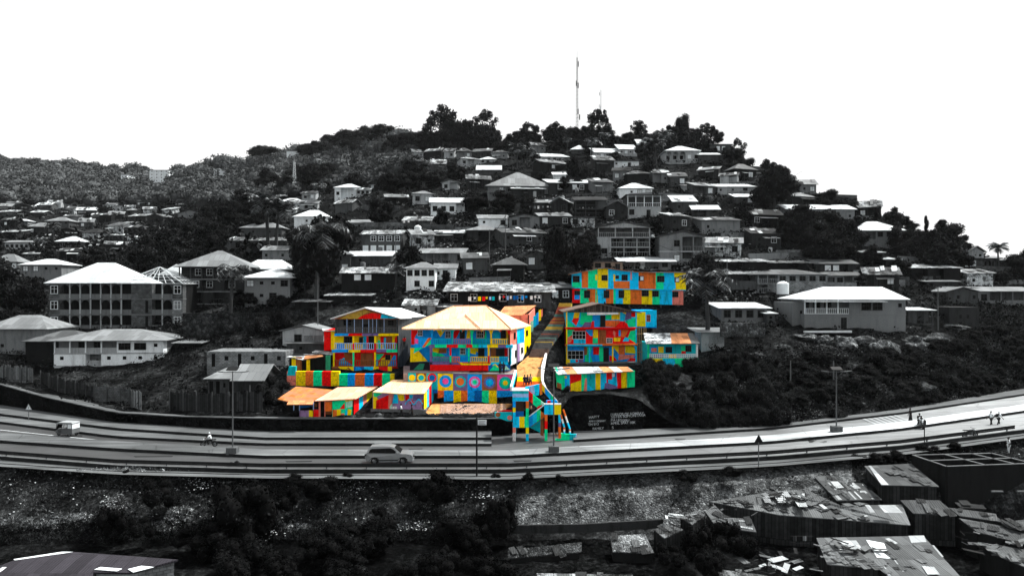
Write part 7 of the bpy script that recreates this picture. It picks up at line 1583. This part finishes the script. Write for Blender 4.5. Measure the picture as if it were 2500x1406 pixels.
mast(1467, 352, 210, 480, 'faint distant second mast right of the tall one', mk('mast_pale', g(.45)), .5)
mast(718, 500, 388, 300, 'pale lattice tower standing in the wooded valley at left', mk('mast_pale', g(.45)), 1.3, False, .3)
rw = random.Random(31)
def hill_wire(a, b):
    A_, B_ = G(*a) + Vector((0, 0, 6)), G(*b) + Vector((0, 0, 6)); pts = [A_.lerp(B_, i / 8) + Vector((0, 0, -6 * (i / 8) * (1 - i / 8))) for i in range(9)]; o = MB().path(pts, .025, black, 3).build('overhead_wire'); tag(o, None, 'wire', 'overhead wires on the hill'); OBJS.append((o, (a[0] + b[0]) / 2, (a[1] + b[1]) / 2, 'thin overhead wire')); o['_b'] = (0, 0, 0, 0)
for i in range(22):
    x, y = rw.uniform(750, 2200), rw.uniform(470, 720)
    if y > poly1(SKY, x) + 30: hill_wire((x, y), (x + rw.uniform(60, 200), max(poly1(SKY, x) + 20, y + rw.uniform(-70, 50))))
# water tanks
def tank(px, yb, yt, w_, label):
    Y = D(px, yb); s = Y / F; r = empty('water_tank', P(px, yb, Y - 2), 0, label, 'water tank'); h = (yb - yt) * s; R_ = w_ * s / 2; m = MB(); m.tube((0, 0, 0), (0, 0, h * .85), R_, R_, framew, 16); m.tube((0, 0, h * .85), (0, 0, h), R_, R_ * .5, framew, 16); m.build('tank_body', r); MB().tube((0, 0, h), (0, 0, h + .12), R_ * .3, R_ * .3, framew, 10).build('lid', r)
    MB().box(-R_, R_, -R_, R_, -1.6, -.02, dim).build('stand', r); OBJS.append((r, px, yb, None)); r['_b'] = (px - w_ / 2, px + w_ / 2, yt, yb)
tank(1911, 718, 688, 28, 'white plastic water tank on a stand beside the pale block villa'); tank(1020, 572, 551, 17, 'white box like water tank mid hill left of centre')
# utility poles and wires
def upole(px, yb, yt, label=None):
    Y = D(px, yb) - .6; s = Y / F; o = MB().tube((0, 0, -.5), (0, 0, (yb - yt) * s), .09, .06, steel, 6).build('utility_pole'); o.location = P(px, yb, Y); tag(o, label, 'utility pole', 'thin poles on the hill'); OBJS.append((o, px, yb, 'thin utility pole')); o['_b'] = (0, 0, 0, 0); return P(px, yt, Y)
tops_ = [upole(*a) for a in ((776, 800, 672), (855, 860, 770), (820, 860, 775), (966, 650, 560), (1234, 620, 525), (1262, 900, 823), (1505, 620, 540), (1775, 700, 630), (2290, 800, 700), (1930, 940, 880), (2035, 940, 880), (610, 990, 940), (656, 600, 520), (1195, 640, 560), (2106, 560, 530))]
def wire(a, b, sag, lb, r_=.03):
    pts = [a.lerp(b, i / 10) + Vector((0, 0, -sag * 4 * (i / 10) * (1 - i / 10))) for i in range(11)]; tag(MB().path(pts, r_, black, 3).build('overhead_wire'), lb, 'wire')
wire(P(1138, 622, 138), P(1234, 527, 150), 1.5, 'thick sagging cable running uphill from the long veranda house', .06); wire(tops_[0], P(890, 752, 106), 1, 'thin wire reaching the white gable roof'); wire(tops_[6], tops_[7], 2, 'thin wire crossing above the four storey grey house')
# washing lines
def washing(x0, x1, y, Y, label, cols, seed):
    rg = random.Random(seed); r = empty('washing_line', P(x0, y, Y), 0, label, 'washing line'); O = Vector(r.location); a, b = P(x0, y, Y) - O, P(x1, y, Y) - O; MB().tube(a, b, .015, .015, black, 3).build('line', r); s = Y / F; x = .2; L = (b - a).length
    while x < L - .6:
        w_ = rg.uniform(.22, .5); h = rg.uniform(.35, .75); p = a.lerp(b, x / L); m = MB(); n_ = 4; mt = rg.choice(cols); 
        f = [Vector((p.x + w_ * i / n_, p.y + .05 * math.sin(i * 2), p.z)) for i in range(n_ + 1)]
        for u, v in zip(f, f[1:]): m.prism([u - Vector((0, 0, h)), v - Vector((0, 0, h * rg.uniform(.9, 1))), v, u], (0, .015, 0), mt)
        m.build('cloth', r); x += w_ + rg.uniform(.05, .5)
    OBJS.append((r, x0, y, None)); r['_b'] = (0, 0, 0, 0)
lc = [mk('cloth_white', (.8, .8, .8)), mk('cloth_grey', g(.2)), mk('cloth_dark', g(.04))]; cc = lc[:1] * 3 + [PM['b'], PM['d'], PM['l'], PM['r'], PM['t'], PM['y'], lc[1]]
washing(1215, 1330, 722, 119.5, 'line of white and blue washing in front of the long shanty', cc, 1); washing(1140, 1215, 724, 118.9, 'line of mixed coloured washing beside the spiky bush', cc, 2); washing(1412, 1476, 506, 172, 'row of white washing on the open house mid hill', lc, 3)
washing(1290, 1350, 503, 176, 'line of pale washing left of the open house mid hill', lc, 4); washing(975, 1010, 538, 170, 'short line of pale washing by the round tree', lc, 5); washing(1030, 1050, 757, 118.5, 'two white shirts drying behind the white gable roof', lc, 6); washing(1930, 1985, 1308, 57, 'line of pale washing between the foreground shacks', lc, 7); washing(2000, 2030, 1340, 52, 'second short line of pale washing low in the foreground', lc, 8) if 0 else None
# ------------------------------------------------------------------ vehicles
def loft_body(prof, hw, mat):          # prof: closed (x,z) loop, hw(x,z) half width
    m = MB(); n = len(prof); L = [Vector((x, -hw(x, z), z)) for x, z in prof]; Rr = [Vector((x, hw(x, z), z)) for x, z in prof]
    m.face(L, mat); m.face(Rr[::-1], mat)
    for i in range(n): j = (i + 1) % n; m.face([L[j], L[i], Rr[i], Rr[j]], mat)
    return m
def wheel(root, x, y, z, rad, wd, rim, spokes=6):
    t = MB(); n = 18; prof = [(rad * .62, -wd / 2), (rad * .94, -wd / 2), (rad, -wd * .32), (rad, wd * .32), (rad * .94, wd / 2), (rad * .62, wd / 2)]; i = t.mi(black)
    w_ = empty('wheel', (x, y, z)); w_.parent = root
    for k in range(n):
        a = 2 * math.pi * k / n; t.v += [(r_ * math.cos(a), yy, r_ * math.sin(a)) for r_, yy in prof]
    for k in range(n):
        for q in range(6): t.f.append((k * 6 + q, k * 6 + (q + 1) % 6, ((k + 1) % n) * 6 + (q + 1) % 6, ((k + 1) % n) * 6 + q)); t.m.append(i)
    t.build('tyre', w_, uv=False); s = MB()
    for k in range(spokes):
        a = 2 * math.pi * k / spokes; d = Vector((math.cos(a), 0, math.sin(a))); sd = Vector((-d.z, 0, d.x)) * rad * .09
        s.prism([d * rad * .1 - sd, d * rad * .64 - sd * .7, d * rad * .64 + sd * .7, d * rad * .1 + sd], (0, -wd * .30 if y < 0 else wd * .3, 0), rim)
    s.tube((0, -wd * .34, 0), (0, wd * .34, 0), rad * .17, rad * .17, rim, 10); s.build('rim', w_); return w_
carp = mk('car_silver', g(.19), rough=.28, spec=.7, metal=.2); chrome = mk('chrome', g(.6), rough=.2, metal=.6); rim_ = mk('alloy', g(.16), rough=.4)
Yc = 17.98 * F / (1129 - 703); r = empty('suv', P(952, 1129, Yc), R(1), 'silver estate SUV with roof rails driving right on the near lane', 'car'); c_ = Vector(r.location)
prof = [(-2.36, .55), (-2.42, .78), (-2.40, 1.02), (-2.30, 1.12), (-2.12, 1.22), (-.3, 1.16), (1.02, 1.12), (1.72, 1.09), (2.16, 1.03), (2.36, .92), (2.44, .68), (2.40, .45), (2.2, .34),
        (1.98, .34), (1.93, .55), (1.74, .74), (1.45, .80), (1.16, .74), (.97, .55), (.92, .34), (-.92, .34), (-.97, .55), (-1.16, .74), (-1.45, .80), (-1.74, .74), (-1.93, .55), (-1.98, .36), (-2.28, .40)]
hwb = lambda x, z: (.95 if z < .9 else .92) - (.10 if abs(x) > 2.2 else 0)
m = MB(); n = len(prof)
def side(sg):
    V = [Vector((x, sg * hwb(x, z), z)) for x, z in prof]; top = [i for i in range(0, 13)]; 
    m.face(V if sg < 0 else V[::-1], carp); return V
L_, R_2 = side(-1), side(1)
for i in range(n): j = (i + 1) % n; m.face([L_[j], L_[i], R_2[i], R_2[j]], carp if i < 13 else black)
m.build('body', r)
gh = [(-2.22, 1.17), (-2.10, 1.52), (-1.92, 1.76), (-1.0, 1.81), (.2, 1.79), (.5, 1.72), (1.22, 1.13)]
hg = lambda x, z: lerp(.90, .66, (z - 1.12) / .66)
loft_body(gh, hg, carp).build('cabin', r)
for sg in (-1, 1):
    m = MB(); off = lambda x, z: Vector((x, sg * (hg(x, z) + .012), z))
    for pts in (((-2.02, 1.2), (-1.88, 1.46), (-1.70, 1.56), (-1.32, 1.6), (-1.32, 1.2)), ((-1.26, 1.2), (-1.26, 1.6), (-.42, 1.64), (-.36, 1.18)), ((-.30, 1.18), (-.34, 1.64), (.1, 1.61), (.36, 1.53), (.90, 1.17))):
        q = [off(*p) for p in pts]; m.prism(q, (0, sg * .006, 0), glass)
    m.prism([off(*p_) - Vector((0, sg * .006, 0)) for p_ in ((-2.06, 1.17), (-1.92, 1.50), (-1.72, 1.6), (.14, 1.66), (.42, 1.56), (1.0, 1.15))], (0, sg * .004, 0), black); MB().box(-.95, .95, sg * .955 - .015, sg * .955 + .015, .38, .52, black).build('sill_cladding', r)
    m.build('side_window', r); MB().box(.72, .92, sg * 1.0 - .09, sg * 1.0 + .09, 1.12, 1.27, carp).build('wing_mirror', r)
    MB().tube((-1.7, sg * .62, 1.83), (.1, sg * .62, 1.83), .025, .025, chrome).build('roof_rail', r); MB().box(-.95, .92, sg * .97 - .05, sg * .97 + .05, .32, .38, chrome).build('side_step', r)
    MB().box(-.98, -.76, sg * .945 - .02, sg * .945 + .02, .99, 1.03, chrome).build('door_handle', r); MB().box(.10, .32, sg * .945 - .02, sg * .945 + .02, .97, 1.01, chrome).build('door_handle', r)
    MB().prism([(2.08, sg * .80, .80), (2.40, sg * .62, .74), (2.38, sg * .62, .86), (2.1, sg * .84, .95)], (0, sg * .05, 0), framew).build('headlight', r); MB().box(-2.44, -2.3, sg * .80 - .1, sg * .80 + .1, .9, 1.08, mk('tail_red', g(.03))).build('tail_light', r)
    for x in (-1.45, 1.45): wheel(r, x, sg * .84, .38, .38, .24, rim_)
MB().prism([(.56, -.60, 1.69), (1.18, -.80, 1.19), (1.18, .80, 1.19), (.56, .60, 1.69)], (.04, 0, .04), glass).build('windscreen', r); MB().box(2.40, 2.45, -.45, .45, .5, .78, black).build('grille', r); MB().box(2.3, 2.44, -.7, .7, .36, .44, chrome).build('bumper', r)
# auto rickshaw
r = empty('auto_rickshaw', PZ(163, 1063, -18.0), R(-10), 'three wheeled auto rickshaw with white rear panels on the far lane at left', 'rickshaw')
kb = mk('rickshaw_body', g(.10), rough=.5); m = MB(); hw_ = lambda x, z: .62 if x > -.7 else .38
loft_body([(-1.35, .35), (-1.32, .62), (-.95, .82), (-.75, .35)], lambda x, z: .42 if x > -1 else .25, kb).build('front_cowl', r)
loft_body([(-.75, .3), (-.75, .45), (-.2, .45), (-.15, .95), (1.25, .95), (1.3, .4), (1.1, .3)], lambda x, z: .64, kb).build('body', r)
loft_body([(-.95, 1.62), (-.6, 1.74), (1.2, 1.72), (1.32, 1.6), (1.3, 1.54), (-.9, 1.54)], lambda x, z: .64, mk('canopy_pale', g(.28))).build('canopy', r)
m = MB()
for sg in (-1, 1):
    for x in (-.85, -.15, .6, 1.22): m.tube((x - (.12 if x < -.5 else 0), sg * .6, .8 if x < -.5 else .9), (x, sg * .6, 1.56), .03, .03, black, 4)
m.build('pillars', r); MB().box(1.22, 1.28, -.6, .6, .95, 1.55, framew).build('rear_screen', r); MB().box(.65, 1.2, -.62, -.58, 1.0, 1.5, framew).build('side_panel', r); MB().prism([(-1.12, -.4, .85), (-1.12, .4, .85), (-.88, .45, 1.5), (-.88, -.45, 1.5)], (.02, 0, 0), glass).build('windscreen', r)
MB().box(.2, .9, -.55, .55, .5, .95, black).build('seat', r)
wheel(r, -1.1, 0, .25, .25, .12, rim_); wheel(r, .85, -.56, .25, .25, .12, rim_); wheel(r, .85, .56, .25, .25, .12, rim_)
def motorbike(loc, rz, label, lab='motorcycle'):
    r = empty('motorcycle', loc, rz, label, 'motorcycle')
    wheel(r, .65, 0, .3, .3, .09, rim_, 8); wheel(r, -.65, 0, .3, .3, .11, rim_, 8)
    m = MB(); m.path([(.65, .08, .3), (.42, .08, .92)], .03, steel); m.path([(.65, -.08, .3), (.42, -.08, .92)], .03, steel); m.path([(-.65, .1, .3), (-.1, .1, .38), (.3, .06, .72)], .03, black); m.path([(-.65, -.1, .3), (-.1, -.1, .38), (.3, -.06, .72)], .03, black); m.build('frame', r)
    MB().box(-.2, .25, -.14, .14, .28, .6, steel).build('engine', r); loft_body([(-.05, .62), (0, .84), (.3, .88), (.4, .72)], lambda x, z: .13, mk('tank_dark', g(.05), rough=.3)).build('fuel_tank', r); loft_body([(-.8, .78), (-.75, .86), (-.05, .82), (-.05, .7)], lambda x, z: .13, black).build('seat', r)
    MB().path([(.36, -.36, 1.04), (.42, 0, .98), (.36, .36, 1.04)], .02, black).build('handlebar', r); MB().tube((.5, 0, .85), (.58, 0, .85), .09, .09, framew, 8).build('headlight', r); MB().path([(-.1, -.16, .3), (-.8, -.18, .42)], .045, chrome).build('exhaust', r); MB().path([(-.9, 0, .55), (-.65, 0, .66), (-.4, 0, .6)], .04, black).build('mudguard', r)
    OBJS.append((r, 0, 0, None)); r['_b'] = (0, 0, 0, 0); return r
# ------------------------------------------------------------------ people
skin_ = mk('skin', (.05, .035, .03)); hairm = mk('hair', (.008, .008, .008))
def skinned(name, joints, bones, mat, parent, grow=0):
    me = bpy.data.meshes.new(name); bm = bmesh.new(); sk_ = bm.verts.layers.skin.verify(); V = {}
    for k, (p, rad) in joints.items():
        v = bm.verts.new(p); v[sk_].radius = (rad + grow, rad + grow); V[k] = v
    for a, b in bones: bm.edges.new((V[a], V[b]))
    bm.verts.ensure_lookup_table(); bm.verts[0][sk_].use_root = True
    bm.to_mesh(me); bm.free(); me.materials.append(mat); o = bpy.data.objects.new(name, me); C.objects.link(o); o.parent = parent
    s = o.modifiers.new('skin', 'SKIN'); s.use_smooth_shade = True; q = o.modifiers.new('subdivision', 'SUBSURF'); q.levels = 1; q.render_levels = 1; return o
def person(loc, rz, pose, shirt, pants, label, hair=hairm, skirt=False, s=1.0, hold=None, hat=None, group=None):
    r = empty('person', loc, rz, label, 'person', group); r.scale = (s, s, s)   # faces +x
    J = {}
    sit = pose in ('sit', 'ride'); hz = .50 if pose == 'sit' else .82 if pose == 'ride' else .93
    ln = .12 if pose == 'ride' else .03
    J['pelvis'] = ((0, 0, hz), .12); J['waist'] = ((.01, 0, hz + .14), .105); J['chest'] = ((ln, 0, hz + .36), .135); J['neck'] = ((ln * 1.3, 0, hz + .54), .05); J['jaw'] = ((ln * 1.3 + .025, 0, hz + .62), .07); J['head'] = ((ln * 1.3 + .01, 0, hz + .70), .092); J['crown'] = ((ln * 1.3, 0, hz + .78), .06); J['nose'] = ((ln * 1.3 + .105, 0, hz + .675), .018)
    B = [('pelvis', 'waist'), ('waist', 'chest'), ('chest', 'neck'), ('neck', 'jaw'), ('jaw', 'head'), ('head', 'crown'), ('head', 'nose')]
    for sg, n_ in ((-1, 'r'), (1, 'l')):
        st = {'walk': .22 * sg, 'stand': .02 * sg}.get(pose, 0)
        J['hip' + n_] = ((0, sg * .09, hz - .05), .095)
        if pose == 'sit': J['knee' + n_] = ((.42, sg * .12, hz + .02), .06); J['ank' + n_] = ((.46, sg * .12, .08), .04); J['toe' + n_] = ((.62, sg * .13, .04), .035)
        elif pose == 'ride': J['knee' + n_] = ((.36, sg * .2, hz - .16), .065); J['ank' + n_] = ((.12, sg * .2, .34), .045); J['toe' + n_] = ((.28, sg * .2, .3), .035)
        else: J['knee' + n_] = ((st * .6 + .03, sg * .09, .49), .062); J['ank' + n_] = ((st * 1.1 - (.08 if st < -.1 else 0), sg * .09, .09), .042); J['toe' + n_] = ((st * 1.1 + .15 - (.08 if st < -.1 else 0), sg * .10, .04), .035)
        B += [('pelvis', 'hip' + n_), ('hip' + n_, 'knee' + n_), ('knee' + n_, 'ank' + n_), ('ank' + n_, 'toe' + n_)]
        sh = (ln, sg * .18, hz + .47); J['sh' + n_] = (sh, .058)
        if pose == 'ride': el, wr = (.25, sg * .28, hz + .27), (.47, sg * .32, hz + .24)
        elif pose == 'sit': el, wr = (.16, sg * .24, hz + .22), (.38, sg * .14, hz + .12)
        else: el, wr = (-st * .5 + ln, sg * .25, hz + .2), (-st * 1.0 + ln + .08, sg * .25, hz - .02)
        J['el' + n_] = (el, .042); J['wr' + n_] = (wr, .027); d = (Vector(wr) - Vector(el)).normalized(); pm = Vector(wr) + d * .07; J['palm' + n_] = (tuple(pm), .036)
        B += [('chest', 'sh' + n_), ('sh' + n_, 'el' + n_), ('el' + n_, 'wr' + n_), ('wr' + n_, 'palm' + n_)]
        side_ = d.cross(Vector((0, sg, 0))).normalized() if abs(d.y) < .9 else Vector((1, 0, 0))
        for f, (o_, L_f) in enumerate(((-.03, .07), (-.01, .085), (.01, .08), (.03, .06))):
            a = pm + side_ * o_ + d * .035; b = a + d * L_f * .5; c2 = b + (d + Vector((0, -sg * .6, 0))).normalized() * L_f * .5
            J['f%d%s' % (f, n_)] = (tuple(a), .010); J['g%d%s' % (f, n_)] = (tuple(b), .009); J['h%d%s' % (f, n_)] = (tuple(c2), .008); B += [('palm' + n_, 'f%d%s' % (f, n_)), ('f%d%s' % (f, n_), 'g%d%s' % (f, n_)), ('g%d%s' % (f, n_), 'h%d%s' % (f, n_))]
        a = Vector(wr) + side_ * -.04 + d * .03; J['t0' + n_] = (tuple(a), .011); J['t1' + n_] = (tuple(a + side_ * -.02 + d * .04), .009); B += [('wr' + n_, 't0' + n_), ('t0' + n_, 't1' + n_)]
    skinned('body', J, B, skin_, r)
    pick = lambda ks: {k: J[k] for k in ks}
    skinned('shirt', pick(['pelvis', 'waist', 'chest', 'shr', 'shl', 'elr', 'ell']), [('pelvis', 'waist'), ('waist', 'chest'), ('chest', 'shr'), ('chest', 'shl'), ('shr', 'elr'), ('shl', 'ell')], shirt, r, .022)
    if skirt:
        m = MB(); n_ = 12
        for (z0, r0), (z1, r1) in (((hz + .1, .15), (hz - .3, .2)), ((hz - .3, .2), (.12, .27))):
            for i in range(n_):
                a, b = 2 * math.pi * i / n_, 2 * math.pi * (i + 1) / n_; f = lambda t, z, q: (q * math.cos(t) * .9, q * math.sin(t), z); m.face([f(a, z1, r1), f(b, z1, r1), f(b, z0, r0), f(a, z0, r0)], pants)
        m.build('skirt', r)
    else: skinned('trousers', pick(['pelvis', 'hipr', 'hipl', 'kneer', 'kneel', 'ankr', 'ankl']), [('pelvis', 'hipr'), ('pelvis', 'hipl'), ('hipr', 'kneer'), ('hipl', 'kneel'), ('kneer', 'ankr'), ('kneel', 'ankl')], pants, r, .016)
    hp = Vector(J['head'][0]); m = MB(); v, f = core((hp.x - .02, 0, hp.z + .035, .108, .1, .1), 1.0, 8); m.v = v; m.f = f; m.m = [0] * len(f); m.mats = [hat or hair]; m.build('helmet' if pose == 'ride' else 'cap' if hat else 'hair', r, uv=False)
    if hold == 'bag': MB().box(-.32, -.12, -.13, .13, hz + .18, hz + .5, black).build('backpack', r)
    OBJS.append((r, 0, 0, None)); r['_b'] = (0, 0, 0, 0); return r
cw, cd, cg = mk('shirt_white', g(.75)), mk('cloth_black', g(.015)), mk('shirt_grey', g(.25)); navy = mk('navy_cloth', (.01, .012, .05))
p = PZ(510, 1090, -18.0); motorbike(p, math.pi + R(6), 'motorcycle with white helmeted rider heading left on the far lane'); person(p + Vector((.2, 0, 0)), math.pi + R(6), 'ride', cw, cd, 'white helmeted rider in a white shirt on the motorcycle at left', hat=framew)
p = PZ(2248, 1046, -16.2); motorbike(p, R(-100), 'motorcycle carrying two people toward the camera on the right road'); person(p, R(-100), 'ride', cw, cg, 'rider in a pale shirt on the motorcycle at right', hat=framew); person(p + Vector((.1, .55, .08)), R(-100), 'ride', cd, cd, 'dark dressed passenger behind the rider at right', hat=black)
motorbike(PZ(2368, 1068, -16.0), R(8), 'parked motorcycle on the path outside the guard rail at right')
person(PZ(2223, 1031, -16.2), R(180), 'stand', cd, cd, 'woman in a long black dress crossing the road at right', skirt=True)
person(PZ(2420, 1040, -15.9), R(-160), 'walk', cw, cd, 'left one of two walkers in pale shirts behind the guard rail end', s=1.0); person(PZ(2438, 1040, -15.9), R(10), 'walk', cw, cd, 'right one of two walkers, carrying a dark backpack', hold='bag', hat=cw)
person(P(430, 1014, 97.2), R(200), 'walk', cw, cd, 'person in a pale shirt walking on the path above the left wall', s=.85)
person(P(1221, 914, 97), R(-60), 'stand', cd, cd, 'standing person in dark clothes on the terrace by the mountain mural'); person(P(1230, 912, 97.4), R(-120), 'stand', navy, cd, 'second darker person close beside on the terrace', s=.9)
for px, dz, sh_, pn, lb in ((1281, 0, navy, navy, 'left one of three people seated on the coloured steps, in navy'), (1288, 0, navy, cd, 'middle one of three people seated on the coloured steps'), (1295, .1, mk('peach_shirt', (.6, .35, .25)), navy, 'right one of three people seated on the coloured steps, pale top')):
    person(P(px, 941, 93.6) + Vector((0, .2, dz + .05)), R(-90), 'sit', sh_, pn, lb)
person(P(980, 1019, 90.2), R(180), 'walk', cw, cd, 'person in white top on the path in front of the peach sheds'); person(P(1006, 1022, 90.0), R(180), 'walk', cd, cd, 'dark dressed person on the path in front of the peach sheds')
person(P(1357, 1079, 89.2), R(-90), 'sit', mk('tan_shirt', (.45, .25, .15)), cd, 'person crouching at the foot of the painted stair tower')
person(P(1296, 1016, 91.4), R(0), 'walk', mk('tan_shirt'), cd, 'person climbing the painted stair tower', s=.9)
person(PZ(2463, 1108, -17), R(170), 'stand', cw, cw, 'person all in white standing behind the roofless house')
person(P(987, 850, 107), R(-60), 'stand', PM['r'], cd, 'person between the white gabled house and the peach roofed house')
person(P(820, 905, 102.6), R(-90), 'sit', PM['r'], cd, 'person in red sitting by the painted stall') if 0 else None

# ------------------------------------------------------------------ haze
m = MB(); hz_ = bpy.data.materials.new('haze_air'); hz_.use_nodes = True; N = hz_.node_tree.nodes; N.remove(N['Principled BSDF']); pv = N.new('ShaderNodeVolumePrincipled'); pv.inputs['Density'].default_value = .00003; pv.inputs['Color'].default_value = (.92, .97, 1, 1)
pv.inputs['Anisotropy'].default_value = .3; hz_.node_tree.links.new(pv.outputs[0], N['Material Output'].inputs['Volume'])
zmax = max((o.matrix_world @ Vector(c)).z for o in C.objects if o.type == 'MESH' and o.name in ('hill',) for c in o.bound_box)
m.box(-1500, 1500, -60, 1500, -3.5, zmax + 60, hz_); tag(m.build('haze', uv=False), kind='stuff')

# ------------------------------------------------------------------ labels for the objects that have none yet
LM = [(1125, 780, 'the peach hipped roof'), (890, 800, 'the white gabled house'), (1535, 700, 'the striped house'), (1310, 1010, 'the painted stair tower'), (283, 740, 'the unfinished block'), (265, 850, 'the white balcony house'),
      (650, 700, 'the blue grey house'), (2087, 750, 'the big grey bungalow'), (1522, 590, 'the four storey house'), (1268, 450, 'the big pyramid roof'), (1409, 350, 'the tall mast'), (1890, 480, 'the big round tree'), (2150, 570, 'the white skyline roof'),
      (1668, 380, 'the arched porch house'), (790, 620, 'the huge black tree'), (925, 520, 'the dense round tree'), (2450, 730, 'the stilted house'), (1935, 690, 'the pale block villa'), (1050, 670, 'the peeling white house'), (1368, 620, 'the tree above the steps'), (167, 590, 'the far white bungalow'),
      (388, 430, 'the block in the wood'), (460, 600, 'the great tree mass'), (655, 520, 'the twin palms'), (850, 470, 'the white ridge house'), (1190, 710, 'the long shanty'), (1075, 320, 'the tall airy tree'), (952, 1115, 'the car'), (1630, 1200, 'the cobbled slope'), (2060, 1240, 'the widest front roof'),
      (2223, 1010, 'the crossing woman'), (1572, 500, 'the loggia house'), (1728, 700, 'the tall shaggy palm'), (1930, 860, 'the two pale boulders'), (75, 660, 'the grey bungalow at left')]
seen = {}; pend = {}
for o in C.objects:
    if o.parent is None and o.get('label'): seen[o['label']] = o
for o, px, py, look in OBJS:
    if o.get('label'): continue
    b = o['_b']; cy = (b[2] + b[3]) / 2 if b[3] else py
    best = min(LM, key=lambda l: (l[0] - px) ** 2 + ((l[1] - cy) * 1.6) ** 2); dx, dy = px - best[0], cy - best[1]
    rel_ = ('right of' if dx > 0 else 'left of') if abs(dx) > abs(dy) * 1.6 else ('above' if dy < 0 else 'below') if abs(dy) > abs(dx) * 1.2 else ('upper right of' if dx > 0 and dy < 0 else 'upper left of' if dy < 0 else 'lower right of' if dx > 0 else 'lower left of')
    pend.setdefault('%s %s %s' % (look or o['category'], rel_, best[2]), []).append((px, o))
ORD = ['leftmost', 'second from left', 'third from left', 'fourth from left', 'fifth from left', 'sixth from left', 'seventh from left', 'eighth from left', 'ninth from left', 'tenth from left']
for k, L_ in pend.items():
    L_.sort(key=lambda t: t[0]); n_ = len(L_)
    for i, (px, o) in enumerate(L_):
        if n_ == 1: o['label'] = k
        elif i < 6: o['label'] = k + ', ' + ORD[i]
        else: o['label'] = k + ', ' + (['rightmost', 'second from right', 'third from right', 'fourth from right', 'fifth from right', 'sixth from right'][n_ - 1 - i] if n_ - 1 - i < 6 else '%dth from left' % (i + 1))
GR = {'tree': 'trees on the hillside', 'bush': 'dark bushes on the banks', 'palm': 'palms on the hillside', 'shack': 'shacks on the hillside', 'house': 'houses on the hillside', 'person': 'people about the road and steps', 'shed': 'roadside sheds', 'motorcycle': 'motorcycles on the road', 'radio mast': 'masts on the hill'}
for o in C.objects:
    if o.parent is None and o.get('category') in GR and not o.get('group'): o['group'] = GR[o['category']]
    if '_b' in o: del o['_b']
print('objects', len(C.objects))
